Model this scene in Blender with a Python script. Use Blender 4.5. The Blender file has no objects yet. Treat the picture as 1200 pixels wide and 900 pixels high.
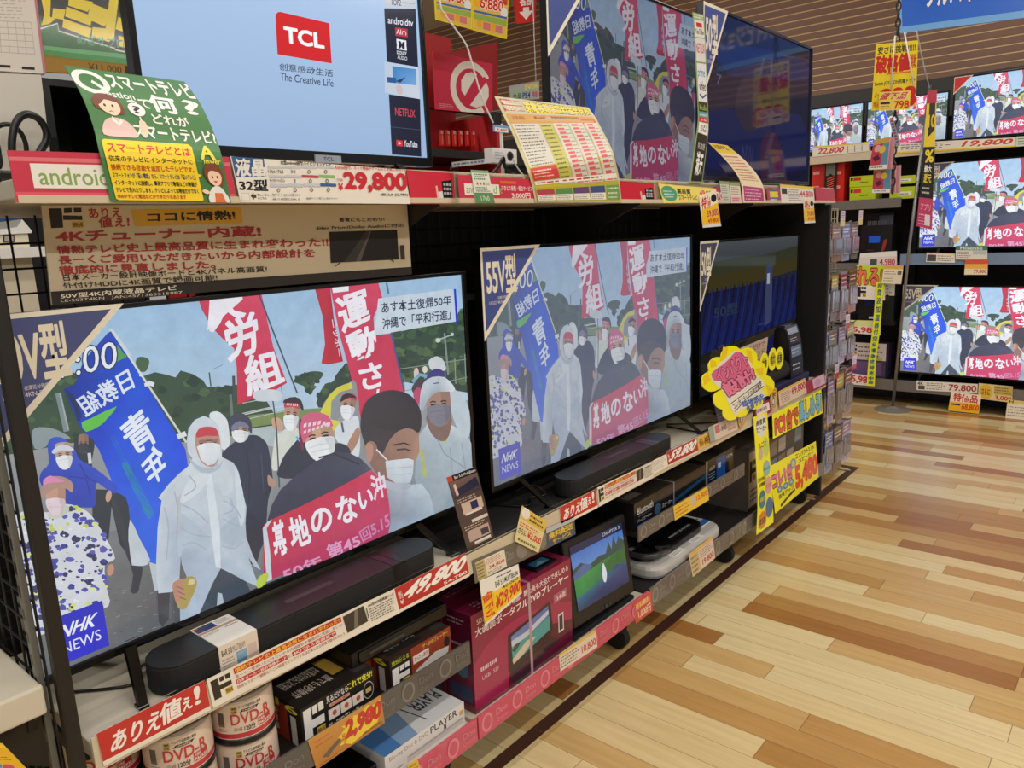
import bpy, bmesh, math, random
from mathutils import Vector as V, Matrix
S = bpy.context.scene
COL = S.collection
random.seed(7)

# ------------------------------------------------------------------ camera (f = 900 px on a 1200 x 900 frame)
RX = V((0.642367, -0.17578929, 0.74596431))      # world X in camera axes (right, down, forward)
RY = V((-0.7651854, -0.09239429, 0.63714566))
RZ = V((-0.04308054, -0.98008235, -0.19386244))
CAM = V((0, 0, 1.5))
def world_dir(a, b, c): return V((RX.x*a+RX.y*b+RX.z*c, RY.x*a+RY.y*b+RY.z*c, RZ.x*a+RZ.y*b+RZ.z*c))
cd = bpy.data.cameras.new('camera'); co = bpy.data.objects.new('camera', cd); COL.objects.link(co)
r_, u_, b_ = world_dir(1, 0, 0), world_dir(0, -1, 0), world_dir(0, 0, -1)
co.matrix_world = Matrix(((r_.x, u_.x, b_.x, CAM.x), (r_.y, u_.y, b_.y, CAM.y), (r_.z, u_.z, b_.z, CAM.z), (0, 0, 0, 1)))
cd.sensor_width = 36; cd.sensor_fit = 'HORIZONTAL'; cd.lens = 27.0; cd.clip_start = 0.02; cd.clip_end = 100
S.camera = co

# ------------------------------------------------------------------ world, lights, exposure
S.view_settings.view_transform = 'Standard'; S.view_settings.look = 'None'
S.view_settings.exposure = 0.0; S.view_settings.gamma = 1.0; S.view_settings.use_curve_mapping = False
w = bpy.data.worlds.new('world'); S.world = w; w.use_nodes = True
bg = w.node_tree.nodes['Background']; bg.inputs[0].default_value = (1.0, 0.965, 0.91, 1); bg.inputs[1].default_value = 0.34
LIGHT_E = 35.0
def area(x, y, z, sx, sy, e, colr=(1, 0.97, 0.925)):
    l = bpy.data.lights.new('ceiling_tube_light', 'AREA'); l.shape = 'RECTANGLE'; l.size = sx; l.size_y = sy
    l.energy = e; l.color = colr
    o = bpy.data.objects.new('ceiling_tube_light', l); COL.objects.link(o); o.location = (x, y, z)
for yy, k in ((-2.9, 1.7), (-0.9, 1.05), (1.2, 0.55), (3.6, 1.0)):
    for xx in (-1.2, 1.8, 4.6):
        area(xx, yy, 3.88, 2.2, 0.12, LIGHT_E*k)

# ------------------------------------------------------------------ helpers
def lin(v):
    v = v/255.0
    return v/12.92 if v <= 0.04045 else ((v+0.055)/1.055)**2.4
def C(r, g=None, b=None):
    if g is None:
        if isinstance(r, (tuple, list)): r, g, b = r[:3]
        else: g = b = r
    return (lin(r), lin(g), lin(b), 1.0)
def ray(px, py): return world_dir(px-600.0, py-450.0, 900.0)
AX = {'x': 0, 'y': 1, 'z': 2}
def at(px, py, ax, val):                     # the point of the plane ax = val that the photo shows at pixel (px, py)
    d = ray(px, py); k = AX[ax]; t = (val-CAM[k])/d[k]
    return CAM+d*t
def quad_at(pts, ax, val): return [at(x, y, ax, val) for x, y in pts]

_m = {}
def mat(name, col, rough=0.55, metal=0.0, spec=0.5, emit=None, es=1.0, var=0.06, scale=30.0, trans=0.0, coat=0.0, alpha=1.0, bump=0.0):
    if name in _m: return _m[name]
    m = bpy.data.materials.new(name); m.use_nodes = True; nt = m.node_tree; N = nt.nodes; p = N['Principled BSDF']
    cl = C(col)
    tc = N.new('ShaderNodeTexCoord'); nz = N.new('ShaderNodeTexNoise'); nz.inputs['Scale'].default_value = scale
    nz.inputs['Detail'].default_value = 3
    nt.links.new(tc.outputs['Object'], nz.inputs['Vector'])
    mx = N.new('ShaderNodeMix'); mx.data_type = 'RGBA'
    mx.inputs[6].default_value = tuple(min(1, c*(1-var)) for c in cl[:3])+(1,)
    mx.inputs[7].default_value = tuple(min(1, c*(1+var)) for c in cl[:3])+(1,)
    nt.links.new(nz.outputs[0], mx.inputs[0]); nt.links.new(mx.outputs[2], p.inputs['Base Color'])
    p.inputs['Roughness'].default_value = rough; p.inputs['Metallic'].default_value = metal
    p.inputs['Specular IOR Level'].default_value = spec
    p.inputs['Transmission Weight'].default_value = trans; p.inputs['Coat Weight'].default_value = coat
    p.inputs['Alpha'].default_value = alpha
    if bump:
        bp = N.new('ShaderNodeBump'); bp.inputs['Strength'].default_value = bump; bp.inputs['Distance'].default_value = 0.001
        nt.links.new(nz.outputs[0], bp.inputs['Height']); nt.links.new(bp.outputs[0], p.inputs['Normal'])
    if emit:
        p.inputs['Emission Color'].default_value = C(emit); p.inputs['Emission Strength'].default_value = es
    _m[name] = m
    return m
def print_mat(name, rough=0.45, spec=0.4, coat=0.0):      # printed paper or card: colour comes from the artwork
    if name in _m: return _m[name]
    m = bpy.data.materials.new(name); m.use_nodes = True; nt = m.node_tree; N = nt.nodes; p = N['Principled BSDF']
    a = N.new('ShaderNodeAttribute'); a.attribute_name = 'Col'
    nz = N.new('ShaderNodeTexNoise'); nz.inputs['Scale'].default_value = 60
    mr = N.new('ShaderNodeMapRange'); mr.inputs['To Min'].default_value = rough*0.9; mr.inputs['To Max'].default_value = rough*1.1
    nt.links.new(nz.outputs[0], mr.inputs[0]); nt.links.new(mr.outputs[0], p.inputs['Roughness'])
    nt.links.new(a.outputs['Color'], p.inputs['Base Color']); p.inputs['Specular IOR Level'].default_value = spec
    p.inputs['Coat Weight'].default_value = coat; p.inputs['Coat Roughness'].default_value = 0.08
    _m[name] = m
    return m
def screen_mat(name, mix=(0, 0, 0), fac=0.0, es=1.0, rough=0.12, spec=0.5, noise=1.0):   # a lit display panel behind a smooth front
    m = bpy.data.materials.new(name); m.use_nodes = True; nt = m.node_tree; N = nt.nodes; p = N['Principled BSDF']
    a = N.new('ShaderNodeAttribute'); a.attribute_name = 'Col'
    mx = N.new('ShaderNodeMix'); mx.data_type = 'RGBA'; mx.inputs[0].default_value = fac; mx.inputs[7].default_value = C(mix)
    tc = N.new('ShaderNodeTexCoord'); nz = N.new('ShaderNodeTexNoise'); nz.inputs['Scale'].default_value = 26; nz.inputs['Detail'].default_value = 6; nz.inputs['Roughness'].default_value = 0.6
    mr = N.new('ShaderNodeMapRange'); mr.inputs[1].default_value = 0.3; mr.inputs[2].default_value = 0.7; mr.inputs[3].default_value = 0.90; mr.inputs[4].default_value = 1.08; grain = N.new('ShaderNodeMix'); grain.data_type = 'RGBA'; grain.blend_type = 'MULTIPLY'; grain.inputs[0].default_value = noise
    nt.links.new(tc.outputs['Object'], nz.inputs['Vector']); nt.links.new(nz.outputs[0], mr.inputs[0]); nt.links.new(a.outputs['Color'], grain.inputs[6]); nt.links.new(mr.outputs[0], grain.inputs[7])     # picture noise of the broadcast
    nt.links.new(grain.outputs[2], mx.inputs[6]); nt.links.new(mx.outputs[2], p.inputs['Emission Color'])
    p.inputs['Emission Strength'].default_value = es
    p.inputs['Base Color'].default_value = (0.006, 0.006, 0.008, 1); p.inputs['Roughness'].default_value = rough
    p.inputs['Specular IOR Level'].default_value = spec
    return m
PRINT = print_mat('printed_card'); GLOSS = print_mat('glossy_print', 0.2, 0.5, 0.3); MATTE = print_mat('matte_print', 0.7, 0.2)

def spl(pts, n=4, closed=True):              # Catmull-Rom smoothing of an outline
    out = []; L = len(pts)
    rng = range(L) if closed else range(L-1)
    for i in rng:
        if closed: p0, p1, p2, p3 = pts[i-1], pts[i], pts[(i+1) % L], pts[(i+2) % L]
        else: p0, p1, p2, p3 = pts[max(i-1, 0)], pts[i], pts[i+1], pts[min(i+2, L-1)]
        for k in range(n):
            t = k/n
            out.append(tuple(0.5*((2*p1[j])+(-p0[j]+p2[j])*t+(2*p0[j]-5*p1[j]+4*p2[j]-p3[j])*t*t+(-p0[j]+3*p1[j]-3*p2[j]+p3[j])*t**3) for j in range(len(p1))))
    if not closed: out.append(tuple(pts[-1]))
    return out

_glyph = {}
def glyphs(s, bold=0.0):                     # outline of a line of text, normalised to its own box (y down)
    key = (s, round(bold, 3))
    if key in _glyph: return _glyph[key]
    cu = bpy.data.curves.new('t', 'FONT'); cu.body = s; cu.resolution_u = 3; cu.offset = bold; cu.fill_mode = 'FRONT'
    ob = bpy.data.objects.new('t', cu); COL.objects.link(ob)
    dg = bpy.context.evaluated_depsgraph_get(); dg.update()
    me = ob.evaluated_get(dg).to_mesh()
    vs = [(v.co.x, -v.co.y) for v in me.vertices]; fs = [tuple(p.vertices) for p in me.polygons]
    ob.evaluated_get(dg).to_mesh_clear()
    bpy.data.objects.remove(ob); bpy.data.curves.remove(cu)
    if vs:
        x0 = min(a for a, b in vs); x1 = max(a for a, b in vs); y0 = min(b for a, b in vs); y1 = max(b for a, b in vs)
        W = max(x1-x0, 1e-6); H = max(y1-y0, 1e-6)
        vs = [((a-x0)/W, (b-y0)/H) for a, b in vs]
    else: W = H = 1
    _glyph[key] = (vs, fs, W/H)
    return _glyph[key]

EPS = 0.00004
def cut(pts, faces, cols, planes):           # keep only what lies inside the limits (axis, value, side)
    P = []; F = []; K = []
    for f in faces:
        g = [(pts[i][0], pts[i][1], cols[i] if isinstance(cols, list) else cols) for i in f]
        for ax, lim, sg in planes:
            h = []
            for i in range(len(g)):
                a, b = g[i-1], g[i]; da, db = (a[ax]-lim)*sg, (b[ax]-lim)*sg
                if (da < 0) != (db < 0):
                    t = da/(da-db); h.append((a[0]+(b[0]-a[0])*t, a[1]+(b[1]-a[1])*t, tuple(a[2][k]*(1-t)+b[2][k]*t for k in range(4))))
                if db >= 0: h.append(b)
            g = h
            if len(g) < 3: break
        if len(g) >= 3:
            F.append(tuple(range(len(P), len(P)+len(g)))); P += [(q[0], q[1]) for q in g]; K += [q[2] for q in g]
    return P, F, K
class Art:
    """Flat printed artwork: shapes in sheet coordinates (u right, v down), each one a hair above the last."""
    def __init__(s, conv=None, clip=True, eps=EPS): s.p = []; s.conv = conv; s.k = 0; s.clip = clip; s.eps = eps; s.step = 1
    def _add(s, pts, faces, cols, layer=None):
        if s.conv: pts = [s.conv(*q) for q in pts]
        if layer is None: s.k += s.step; layer = s.k
        if s.clip and any(u < 0 or u > 1 or v < 0 or v > 1 for u, v in pts): pts, faces, cols = s._cut(pts, faces, cols)
        if faces: s.p.append((pts, faces, cols, layer))
    def _cut(s, pts, faces, cols): return cut(pts, faces, cols, ((0, 0.0, 1), (0, 1.0, -1), (1, 0.0, 1), (1, 1.0, -1)))
    def poly(s, pts, col, smooth=0):
        if smooth: pts = spl(pts, smooth)
        if isinstance(col, list): cols = [C(col[min(len(col)-1, i*len(col)//len(pts))]) for i in range(len(pts))]
        else: cols = C(col)
        s._add(list(pts), [tuple(range(len(pts)))], cols)
    def polys(s, lst, col):                  # many polygons of one colour that do not overlap
        pts = []; fs = []
        for p in lst:
            fs.append(tuple(range(len(pts), len(pts)+len(p)))); pts += list(p)
        if pts: s._add(pts, fs, C(col))
    def rect(s, x0, y0, x1, y1, col, col2=None, n=1):
        pts = []; fs = []; cols = []
        c1 = C(col); c2 = C(col2) if col2 is not None else c1
        for j in range(n+1):
            t = j/n; y = y0+(y1-y0)*t
            cc = tuple(c1[i]*(1-t)+c2[i]*t for i in range(4))
            pts += [(x0, y), (x1, y)]; cols += [cc, cc]
            if j: fs.append((2*j-2, 2*j-1, 2*j+1, 2*j))
        s._add(pts, fs, cols)
    def ell(s, cx, cy, rx, ry, col, n=20, rot=0):
        ca, sa = math.cos(rot), math.sin(rot); P = []
        for i in range(n):
            a = 2*math.pi*i/n; x, y = rx*math.cos(a), ry*math.sin(a)
            P.append((cx+x*ca-y*sa, cy+x*sa+y*ca))
        s.poly(P, col)
    def ring(s, cx, cy, rx, ry, t, col, n=28, a0=0, a1=2*math.pi):
        pts = []; fs = []
        for i in range(n+1):
            a = a0+(a1-a0)*i/n
            pts += [(cx+rx*math.cos(a), cy+ry*math.sin(a)), (cx+(rx*(1-t))*math.cos(a), cy+(ry*(1-t))*math.sin(a))]
            if i: fs.append((2*i-2, 2*i-1, 2*i+1, 2*i))
        s._add(pts, fs, C(col))
    def line(s, pts, w, col, asp=1.0):
        q = []; fs = []
        for i, p in enumerate(pts):
            a = pts[max(i-1, 0)]; b = pts[min(i+1, len(pts)-1)]
            dx, dy = b[0]-a[0], (b[1]-a[1])/asp; L = math.hypot(dx, dy) or 1
            nx, ny = -dy/L*w/2, dx/L*w/2*asp
            q += [(p[0]+nx, p[1]+ny), (p[0]-nx, p[1]-ny)]
            if i: fs.append((2*i-2, 2*i-1, 2*i+1, 2*i))
        s._add(q, fs, C(col))
    def text(s, t, q, col, bold=0.0, out=None, ow=0.05, shear=0.0):
        """t fills q: (u0,v0,u1,v1) or the four corners TL TR BR BL"""
        if len(q) == 4 and not isinstance(q[0], (tuple, list)):
            q = [(q[0], q[1]), (q[2], q[1]), (q[2], q[3]), (q[0], q[3])]
        asp = glyphs(t)[2]
        qw = math.hypot(q[1][0]-q[0][0], q[1][1]-q[0][1]); 
        def put(vs, fs, cl, shifts):
            for dx, dy in shifts:
                PP = []
                for a, b in vs:
                    a += dx/max(asp, .3); b += dy; a += shear*(0.5-b)
                    x = (q[0][0]*(1-a)+q[1][0]*a)*(1-b)+(q[3][0]*(1-a)+q[2][0]*a)*b
                    y = (q[0][1]*(1-a)+q[1][1]*a)*(1-b)+(q[3][1]*(1-a)+q[2][1]*a)*b
                    PP.append((x, y))
                s.k += 0.35; s._add(PP, fs, C(cl), s.k)
            s.k = math.ceil(s.k)
        b0 = min(bold, 0.010); ex = (bold-b0)*0.5
        vs, fs, _a = glyphs(t, b0)
        ring = lambda r, n=8: [(r*math.cos(6.2832*k/n), r*math.sin(6.2832*k/n)) for k in range(n)]
        if out is not None: put(vs, fs, out, ring(ow+ex, 8))
        put(vs, fs, col, [(0, 0)]+(ring(ex, 6) if ex > 0.004 else []))
    def scrib(s, x0, y0, x1, y1, rows, col, seed=1, fill=0.55, gap=0.12):
        """lines of print too small to read"""
        R = random.Random(seed); L = []
        h = (y1-y0)/rows
        for r in range(rows):
            x = x0; end = x0+(x1-x0)*R.uniform(0.75, 1.0)
            while x < end:
                ww = (x1-x0)*R.uniform(0.03, 0.1); e = min(x+ww, end); y = y0+h*r
                L.append([(x, y+h*(0.5-fill/2)), (e, y+h*(0.5-fill/2)), (e, y+h*(0.5+fill/2)), (x, y+h*(0.5+fill/2))])
                x = e+(x1-x0)*gap*R.uniform(0.1, 0.4)
        s.polys(L, col)
    def table(s, x0, y0, x1, y1, nx, ny, col, w=0.004, asp=1.0):
        L = []
        for i in range(nx+1):
            x = x0+(x1-x0)*i/nx; L.append([(x-w/2, y0), (x+w/2, y0), (x+w/2, y1), (x-w/2, y1)])
        s.polys(L, col); L = []
        for j in range(ny+1):
            y = y0+(y1-y0)*j/ny; L.append([(x0, y-w/2*asp), (x1, y-w/2*asp), (x1, y+w/2*asp), (x0, y+w/2*asp)])
        s.polys(L, col)

MW = {}
class M:
    """collects shapes and links them as one mesh object"""
    def __init__(s): s.v = []; s.f = []; s.mi = []; s.c = []; s.cur = 0; s.col = (0.8, 0.8, 0.8, 1)
    def add(s, vs, fs, cols=None):
        o = len(s.v); s.v += [V(q) for q in vs]
        for f in fs:
            s.f.append(tuple(i+o for i in f)); s.mi.append(s.cur)
            s.c.append([cols[i] for i in f] if isinstance(cols, list) else [cols or s.col]*len(f))
        return s
    def box(s, x0, x1, y0, y1, z0, z1, T=None, col=None):
        P = [V((x, y, z)) for z in (z0, z1) for y in (y0, y1) for x in (x0, x1)]
        if T is not None: P = [T @ p for p in P]
        s.add(P, [(0, 2, 3, 1), (4, 5, 7, 6), (0, 1, 5, 4), (2, 6, 7, 3), (0, 4, 6, 2), (1, 3, 7, 5)], col); return s
    def cyl(s, p0, p1, r0, r1=None, n=16, col=None, caps=True):
        p0, p1 = V(p0), V(p1); r1 = r0 if r1 is None else r1; d = (p1-p0).normalized()
        a = d.orthogonal().normalized(); b = d.cross(a); P = []
        for i in range(n):
            t = 2*math.pi*i/n; q = a*math.cos(t)+b*math.sin(t); P += [p0+q*r0, p1+q*r1]
        F = [(2*i, 2*((i+1) % n), 2*((i+1) % n)+1, 2*i+1) for i in range(n)]
        if caps: F += [tuple(2*i for i in range(n-1, -1, -1)), tuple(2*i+1 for i in range(n))]
        s.add(P, F, col); return s
    def tube(s, pts, r, n=8, col=None):
        pts = [V(p) for p in pts]; P = []; F = []; prev = None
        for i, p in enumerate(pts):
            d = (pts[min(i+1, len(pts)-1)]-pts[max(i-1, 0)]).normalized()
            a = d.orthogonal().normalized() if prev is None else (prev-d*prev.dot(d)).normalized()
            prev = a; b = d.cross(a)
            P += [p+(a*math.cos(2*math.pi*k/n)+b*math.sin(2*math.pi*k/n))*r for k in range(n)]
            if i:
                o = (i-1)*n
                F += [(o+k, o+(k+1) % n, o+n+(k+1) % n, o+n+k) for k in range(n)]
        F += [tuple(range(n-1, -1, -1)), tuple(range(len(P)-n, len(P)))]
        s.add(P, F, col); return s
    def prism(s, pts, off, col=None):        # an outline in space, thickened along off
        n = len(pts); P = [V(p) for p in pts]; off = V(off); P += [p+off for p in P]
        F = [tuple(range(n-1, -1, -1)), tuple(range(n, 2*n))]+[(i, (i+1) % n, n+(i+1) % n, n+i) for i in range(n)]
        s.add(P, F, col); return s
    def lathe(s, prof, c, n=32, col=None):   # (radius, height) profile round a vertical axis
        P = []; F = []; c = V(c)
        for r, z in prof: P += [c+V((r*math.cos(2*math.pi*k/n), r*math.sin(2*math.pi*k/n), z)) for k in range(n)]
        for i in range(len(prof)-1):
            o = i*n; F += [(o+k, o+(k+1) % n, o+n+(k+1) % n, o+n+k) for k in range(n)]
        F += [tuple(range(n-1, -1, -1)), tuple(range(len(P)-n, len(P)))]
        s.add(P, F, col); return s
    def art(s, a, f, n=1):                   # artwork laid on a surface: f(u, v) -> (point, outward normal); n bends
        src = a.p
        if n > 1:
            src = []
            for pts, fs, cols, layer in a.p:
                keep = []; strips = {}
                for q in fs:
                    lo = min(pts[i][1] for i in q)*n; hi = max(pts[i][1] for i in q)*n
                    if int(lo) == int(hi): keep.append(q)
                    else:
                        for j in range(max(0, int(lo)), min(n-1, int(hi))+1): strips.setdefault(j, []).append(q)
                if keep: src.append((pts, keep, cols, layer))
                for j, ff in strips.items():
                    r = cut(pts, ff, cols, ((1, j/n, 1), (1, (j+1)/n, -1)))
                    if r[1]: src.append(r+(layer,))
        for pts, fs, cols, layer in src:
            P = []
            for u, v in pts:
                p, nr = f(u, v); P.append(p+nr*(a.eps*layer))
            s.add(P, fs, cols)
        return s
    def build(s, name, mats, parent=None, smooth=False, bevel=0.0, local=False, origin=None):
        vs = s.v
        loc = None
        if parent is not None:
            if not local: inv = MW[parent.name].inverted(); vs = [inv @ v for v in vs]
        elif not local:
            xs = [v.x for v in vs]; ys = [v.y for v in vs]; zs = [v.z for v in vs]
            loc = V(((min(xs)+max(xs))/2, (min(ys)+max(ys))/2, min(zs))); vs = [v-loc for v in vs]
        me = bpy.data.meshes.new(name); me.from_pydata([tuple(v) for v in vs], [], s.f)
        mats = mats if isinstance(mats, (list, tuple)) else [mats]
        for m in mats: me.materials.append(m)
        me.polygons.foreach_set('material_index', [min(i, len(mats)-1) for i in s.mi])
        ca = me.color_attributes.new('Col', 'FLOAT_COLOR', 'CORNER')
        ca.data.foreach_set('color', [x for f in s.c for c in f for x in c])
        if smooth: me.polygons.foreach_set('use_smooth', [True]*len(me.polygons))
        me.update()
        o = bpy.data.objects.new(name, me); COL.objects.link(o)
        if parent is not None: o.parent = parent
        MW[o.name] = MW[parent.name] if parent is not None else Matrix.Translation(loc or V((0, 0, 0)))
        if loc is not None: o.location = loc
        if bevel:
            b = o.modifiers.new('bevel', 'BEVEL'); b.width = bevel; b.segments = 2; b.limit_method = 'ANGLE'
        return o
def tag(o, label, cat, group=None):
    o['label'] = label; o['category'] = cat
    if group: o['group'] = group
    return o
def thing(name, label, cat, loc, rz=0.0, group=None, rot=None):
    o = bpy.data.objects.new(name, None); COL.objects.link(o); o.empty_display_size = 0.05
    R = (rot.to_4x4() if rot is not None else Matrix.Rotation(rz, 4, 'Z'))
    o.location = V(loc); o.rotation_euler = R.to_euler()
    MW[o.name] = Matrix.Translation(V(loc)) @ R
    return tag(o, label, cat, group)
def struct(o): o['kind'] = 'structure'; return o
def copy_tree(o, parent=None):
    c = o.copy(); COL.objects.link(c)
    if parent is not None: c.parent = parent
    for ch in list(o.children): copy_tree(ch, c)
    return c

def surf(rows):
    """a sheet through rows of (left, right) points from top to bottom -> f(u, v)"""
    rows = [(V(a), V(b)) for a, b in rows]; n = len(rows)-1
    def f(u, v):
        t = min(max(v, 0), 1)*n; i = min(int(t), n-1); k = t-i+(v-min(max(v, 0), 1))*n
        L = rows[i][0].lerp(rows[i+1][0], k); R = rows[i][1].lerp(rows[i+1][1], k)
        nr = -((rows[i][1]-rows[i][0]).cross(rows[i+1][0]-rows[i][0])).normalized()
        return L.lerp(R, u), nr
    return f, n
def sheet(m, rows, base, thick=0.0012, art=None):
    """paper or card with a real thickness, front face on the rows"""
    if len(rows) > 2:                        # a bent sheet: smooth its curve
        L = spl([tuple(a) for a, b in rows], 4, False); R = spl([tuple(b) for a, b in rows], 4, False); rows = list(zip(L, R))
    f, n = surf(rows); bc = C(base)
    front = []; back = []
    for j in range(n+1):
        for u in (0, 1):
            p, nr = f(u, j/n); front.append(p); back.append(p-nr*thick)
    P = front+back; k = len(front); F = []
    for j in range(n):
        a, b, c, d = 2*j, 2*j+1, 2*j+3, 2*j+2
        F += [(a, d, c, b), (k+a, k+b, k+c, k+d), (a, k+a, k+d, d), (b, c, k+c, k+b)]
    F += [(0, 1, k+1, k), (2*n, k+2*n, k+2*n+1, 2*n+1)]
    m.add(P, F, bc)
    if art is not None: m.art(art, f, n)
    return f
def card(name, label, cat, q, base, art=None, group=None, thick=0.0012, m=None, parent=None):
    """a flat printed card on four corners TL TR BR BL"""
    mm = M(); sheet(mm, [(q[0], q[1]), (q[3], q[2])], base, thick, art)
    o = mm.build(name, m or PRINT, parent)
    return tag(o, label, cat, group) if parent is None else o
def cardp(name, label, cat, px, ax, val, base, art=None, **k): return card(name, label, cat, quad_at(px, ax, val), base, art, **k)
def face_art(m, q, art): m.art(art, surf([(q[0], q[1]), (q[3], q[2])])[0])
# ------------------------------------------------------------------ the setting
def floor_mat():
    m = bpy.data.materials.new('wood_plank_floor'); m.use_nodes = True; nt = m.node_tree; N = nt.nodes; p = N['Principled BSDF']
    L = nt.links.new
    def math_(op, a, b=None, c=None):
        n = N.new('ShaderNodeMath'); n.operation = op
        for i, q in enumerate((a, b, c)):
            if q is None: continue
            if isinstance(q, (int, float)): n.inputs[i].default_value = q
            else: L(q, n.inputs[i])
        return n.outputs[0]
    g = N.new('ShaderNodeNewGeometry'); sp = N.new('ShaderNodeSeparateXYZ'); L(g.outputs['Position'], sp.inputs[0])
    W, LEN = 0.0985, 0.91
    xr = math_('DIVIDE', math_('ADD', sp.outputs[0], 10.03), W); row = math_('FLOOR', xr); fx = math_('FRACT', xr)
    wn = N.new('ShaderNodeTexWhiteNoise'); wn.noise_dimensions = '1D'; L(row, wn.inputs['W'])
    yr = math_('ADD', math_('DIVIDE', math_('ADD', sp.outputs[1], 20.0), LEN), math_('MULTIPLY', wn.outputs['Value'], 7.0))
    pl = math_('FLOOR', yr); fy = math_('FRACT', yr)
    cb = N.new('ShaderNodeCombineXYZ'); L(row, cb.inputs[0]); L(pl, cb.inputs[1])
    w2 = N.new('ShaderNodeTexWhiteNoise'); w2.noise_dimensions = '2D'; L(cb.outputs[0], w2.inputs['Vector'])
    cr = N.new('ShaderNodeValToRGB'); e = cr.color_ramp; e.interpolation = 'CONSTANT'
    tones = [(0.0, (212, 189, 139)), (0.20, (196, 162, 106)), (0.38, (182, 141, 84)), (0.50, (214, 195, 148)), (0.64, (172, 128, 72)), (0.76, (194, 159, 102)), (0.90, (156, 107, 56))]
    e.elements[0].position = 0; e.elements[0].color = C(tones[0][1]); e.elements[1].position = tones[1][0]; e.elements[1].color = C(tones[1][1])
    for ps, cc in tones[2:]:
        q = e.elements.new(ps); q.color = C(cc)
    L(w2.outputs['Value'], cr.inputs[0])
    # grain running along the planks
    cg = N.new('ShaderNodeCombineXYZ'); L(math_('MULTIPLY', sp.outputs[0], 55.0), cg.inputs[0]); L(math_('MULTIPLY', sp.outputs[1], 3.0), cg.inputs[1]); L(math_('MULTIPLY', pl, 3.7), cg.inputs[2])
    gr = N.new('ShaderNodeTexNoise'); gr.inputs['Scale'].default_value = 1.0; gr.inputs['Detail'].default_value = 4; L(cg.outputs[0], gr.inputs['Vector'])
    mg = N.new('ShaderNodeMix'); mg.data_type = 'RGBA'; mg.blend_type = 'MULTIPLY'; mg.inputs[0].default_value = 0.28
    rg = N.new('ShaderNodeValToRGB'); rg.color_ramp.elements[0].position = 0.3; rg.color_ramp.elements[0].color = (0.55, 0.48, 0.4, 1); rg.color_ramp.elements[1].position = 0.65; rg.color_ramp.elements[1].color = (1, 1, 1, 1)
    L(gr.outputs[0], rg.inputs[0]); L(cr.outputs[0], mg.inputs[6]); L(rg.outputs[0], mg.inputs[7])
    # seams
    sx = math_('LESS_THAN', math_('MULTIPLY', math_('MINIMUM', fx, math_('SUBTRACT', 1.0, fx)), W), 0.0009)
    sy = math_('LESS_THAN', math_('MULTIPLY', math_('MINIMUM', fy, math_('SUBTRACT', 1.0, fy)), LEN), 0.0011)
    sm = math_('MAXIMUM', sx, sy)
    ms = N.new('ShaderNodeMix'); ms.data_type = 'RGBA'; L(math_('MULTIPLY', sm, 0.7), ms.inputs[0]); L(mg.outputs[2], ms.inputs[6]); ms.inputs[7].default_value = C(92, 58, 30)
    L(ms.outputs[2], p.inputs['Base Color'])
    rr = N.new('ShaderNodeTexNoise'); rr.inputs['Scale'].default_value = 7; mr = N.new('ShaderNodeMapRange'); mr.inputs['To Min'].default_value = 0.16; mr.inputs['To Max'].default_value = 0.34
    L(rr.outputs[0], mr.inputs[0]); L(mr.outputs[0], p.inputs['Roughness']); p.inputs['Specular IOR Level'].default_value = 0.5
    bp = N.new('ShaderNodeBump'); bp.inputs['Strength'].default_value = 0.25; bp.inputs['Distance'].default_value = 0.002
    L(math_('SUBTRACT', 1.0, sm), bp.inputs['Height']); L(bp.outputs[0], p.inputs['Normal'])
    return m
struct(M().box(-3, 9.5, -5, 10, -0.05, 0.0).build('floor', floor_mat()))
STRIP = mat('dark_floor_strip', (70, 44, 36), 0.3, var=0.15, scale=12)
sm_ = M()
for x0, x1 in ((-1.0, 1.62), (1.622, 2.62), (2.622, 3.62), (3.622, 4.72)):
    sm_.box(x0, x1, 1.318, 1.362, 0.0, 0.0015)
sm_.box(4.722, 4.768, 1.318, 3.2, 0.0, 0.0015)
struct(sm_.build('trim_1', STRIP))
CEIL_Z = 4.0
struct(M().box(-3, 9.5, -5, 10, CEIL_Z, CEIL_Z+0.06).build('ceiling', mat('ceiling_board', (206, 196, 178), 0.8, var=0.04, scale=4)))
# far wall of brown slats with pale gaps, a dark fascia beneath it
BROWN = mat('brown_slat', (138, 105, 87), 0.55, var=0.10, scale=5)
PALE = mat('pale_slat_edge', (240, 204, 150), 0.6)
wl = M(); wl.box(7.23, 7.32, -5, 10, 2.55, CEIL_Z)
wl.cur = 0
zz = 2.55
k = 0
while zz < CEIL_Z:
    wl.cur = 0; wl.box(7.19, 7.23, -5, 10, zz, min(zz+0.050, CEIL_Z))
    wl.cur = 1; wl.box(7.195, 7.23, -5, 10, zz+0.050, min(zz+0.0605, CEIL_Z)); zz += 0.0605
struct(wl.build('wall_back', [BROWN, PALE]))
struct(M().box(7.12, 7.32, -5, 10, 2.25, 2.55).build('trim_2', mat('dark_fascia', (58, 56, 54), 0.5)))
struct(M().box(7.2, 7.32, -5, 10, 0, 2.25).build('wall_back_lower', mat('dark_lower_wall', (46, 42, 40), 0.7)))
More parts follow.
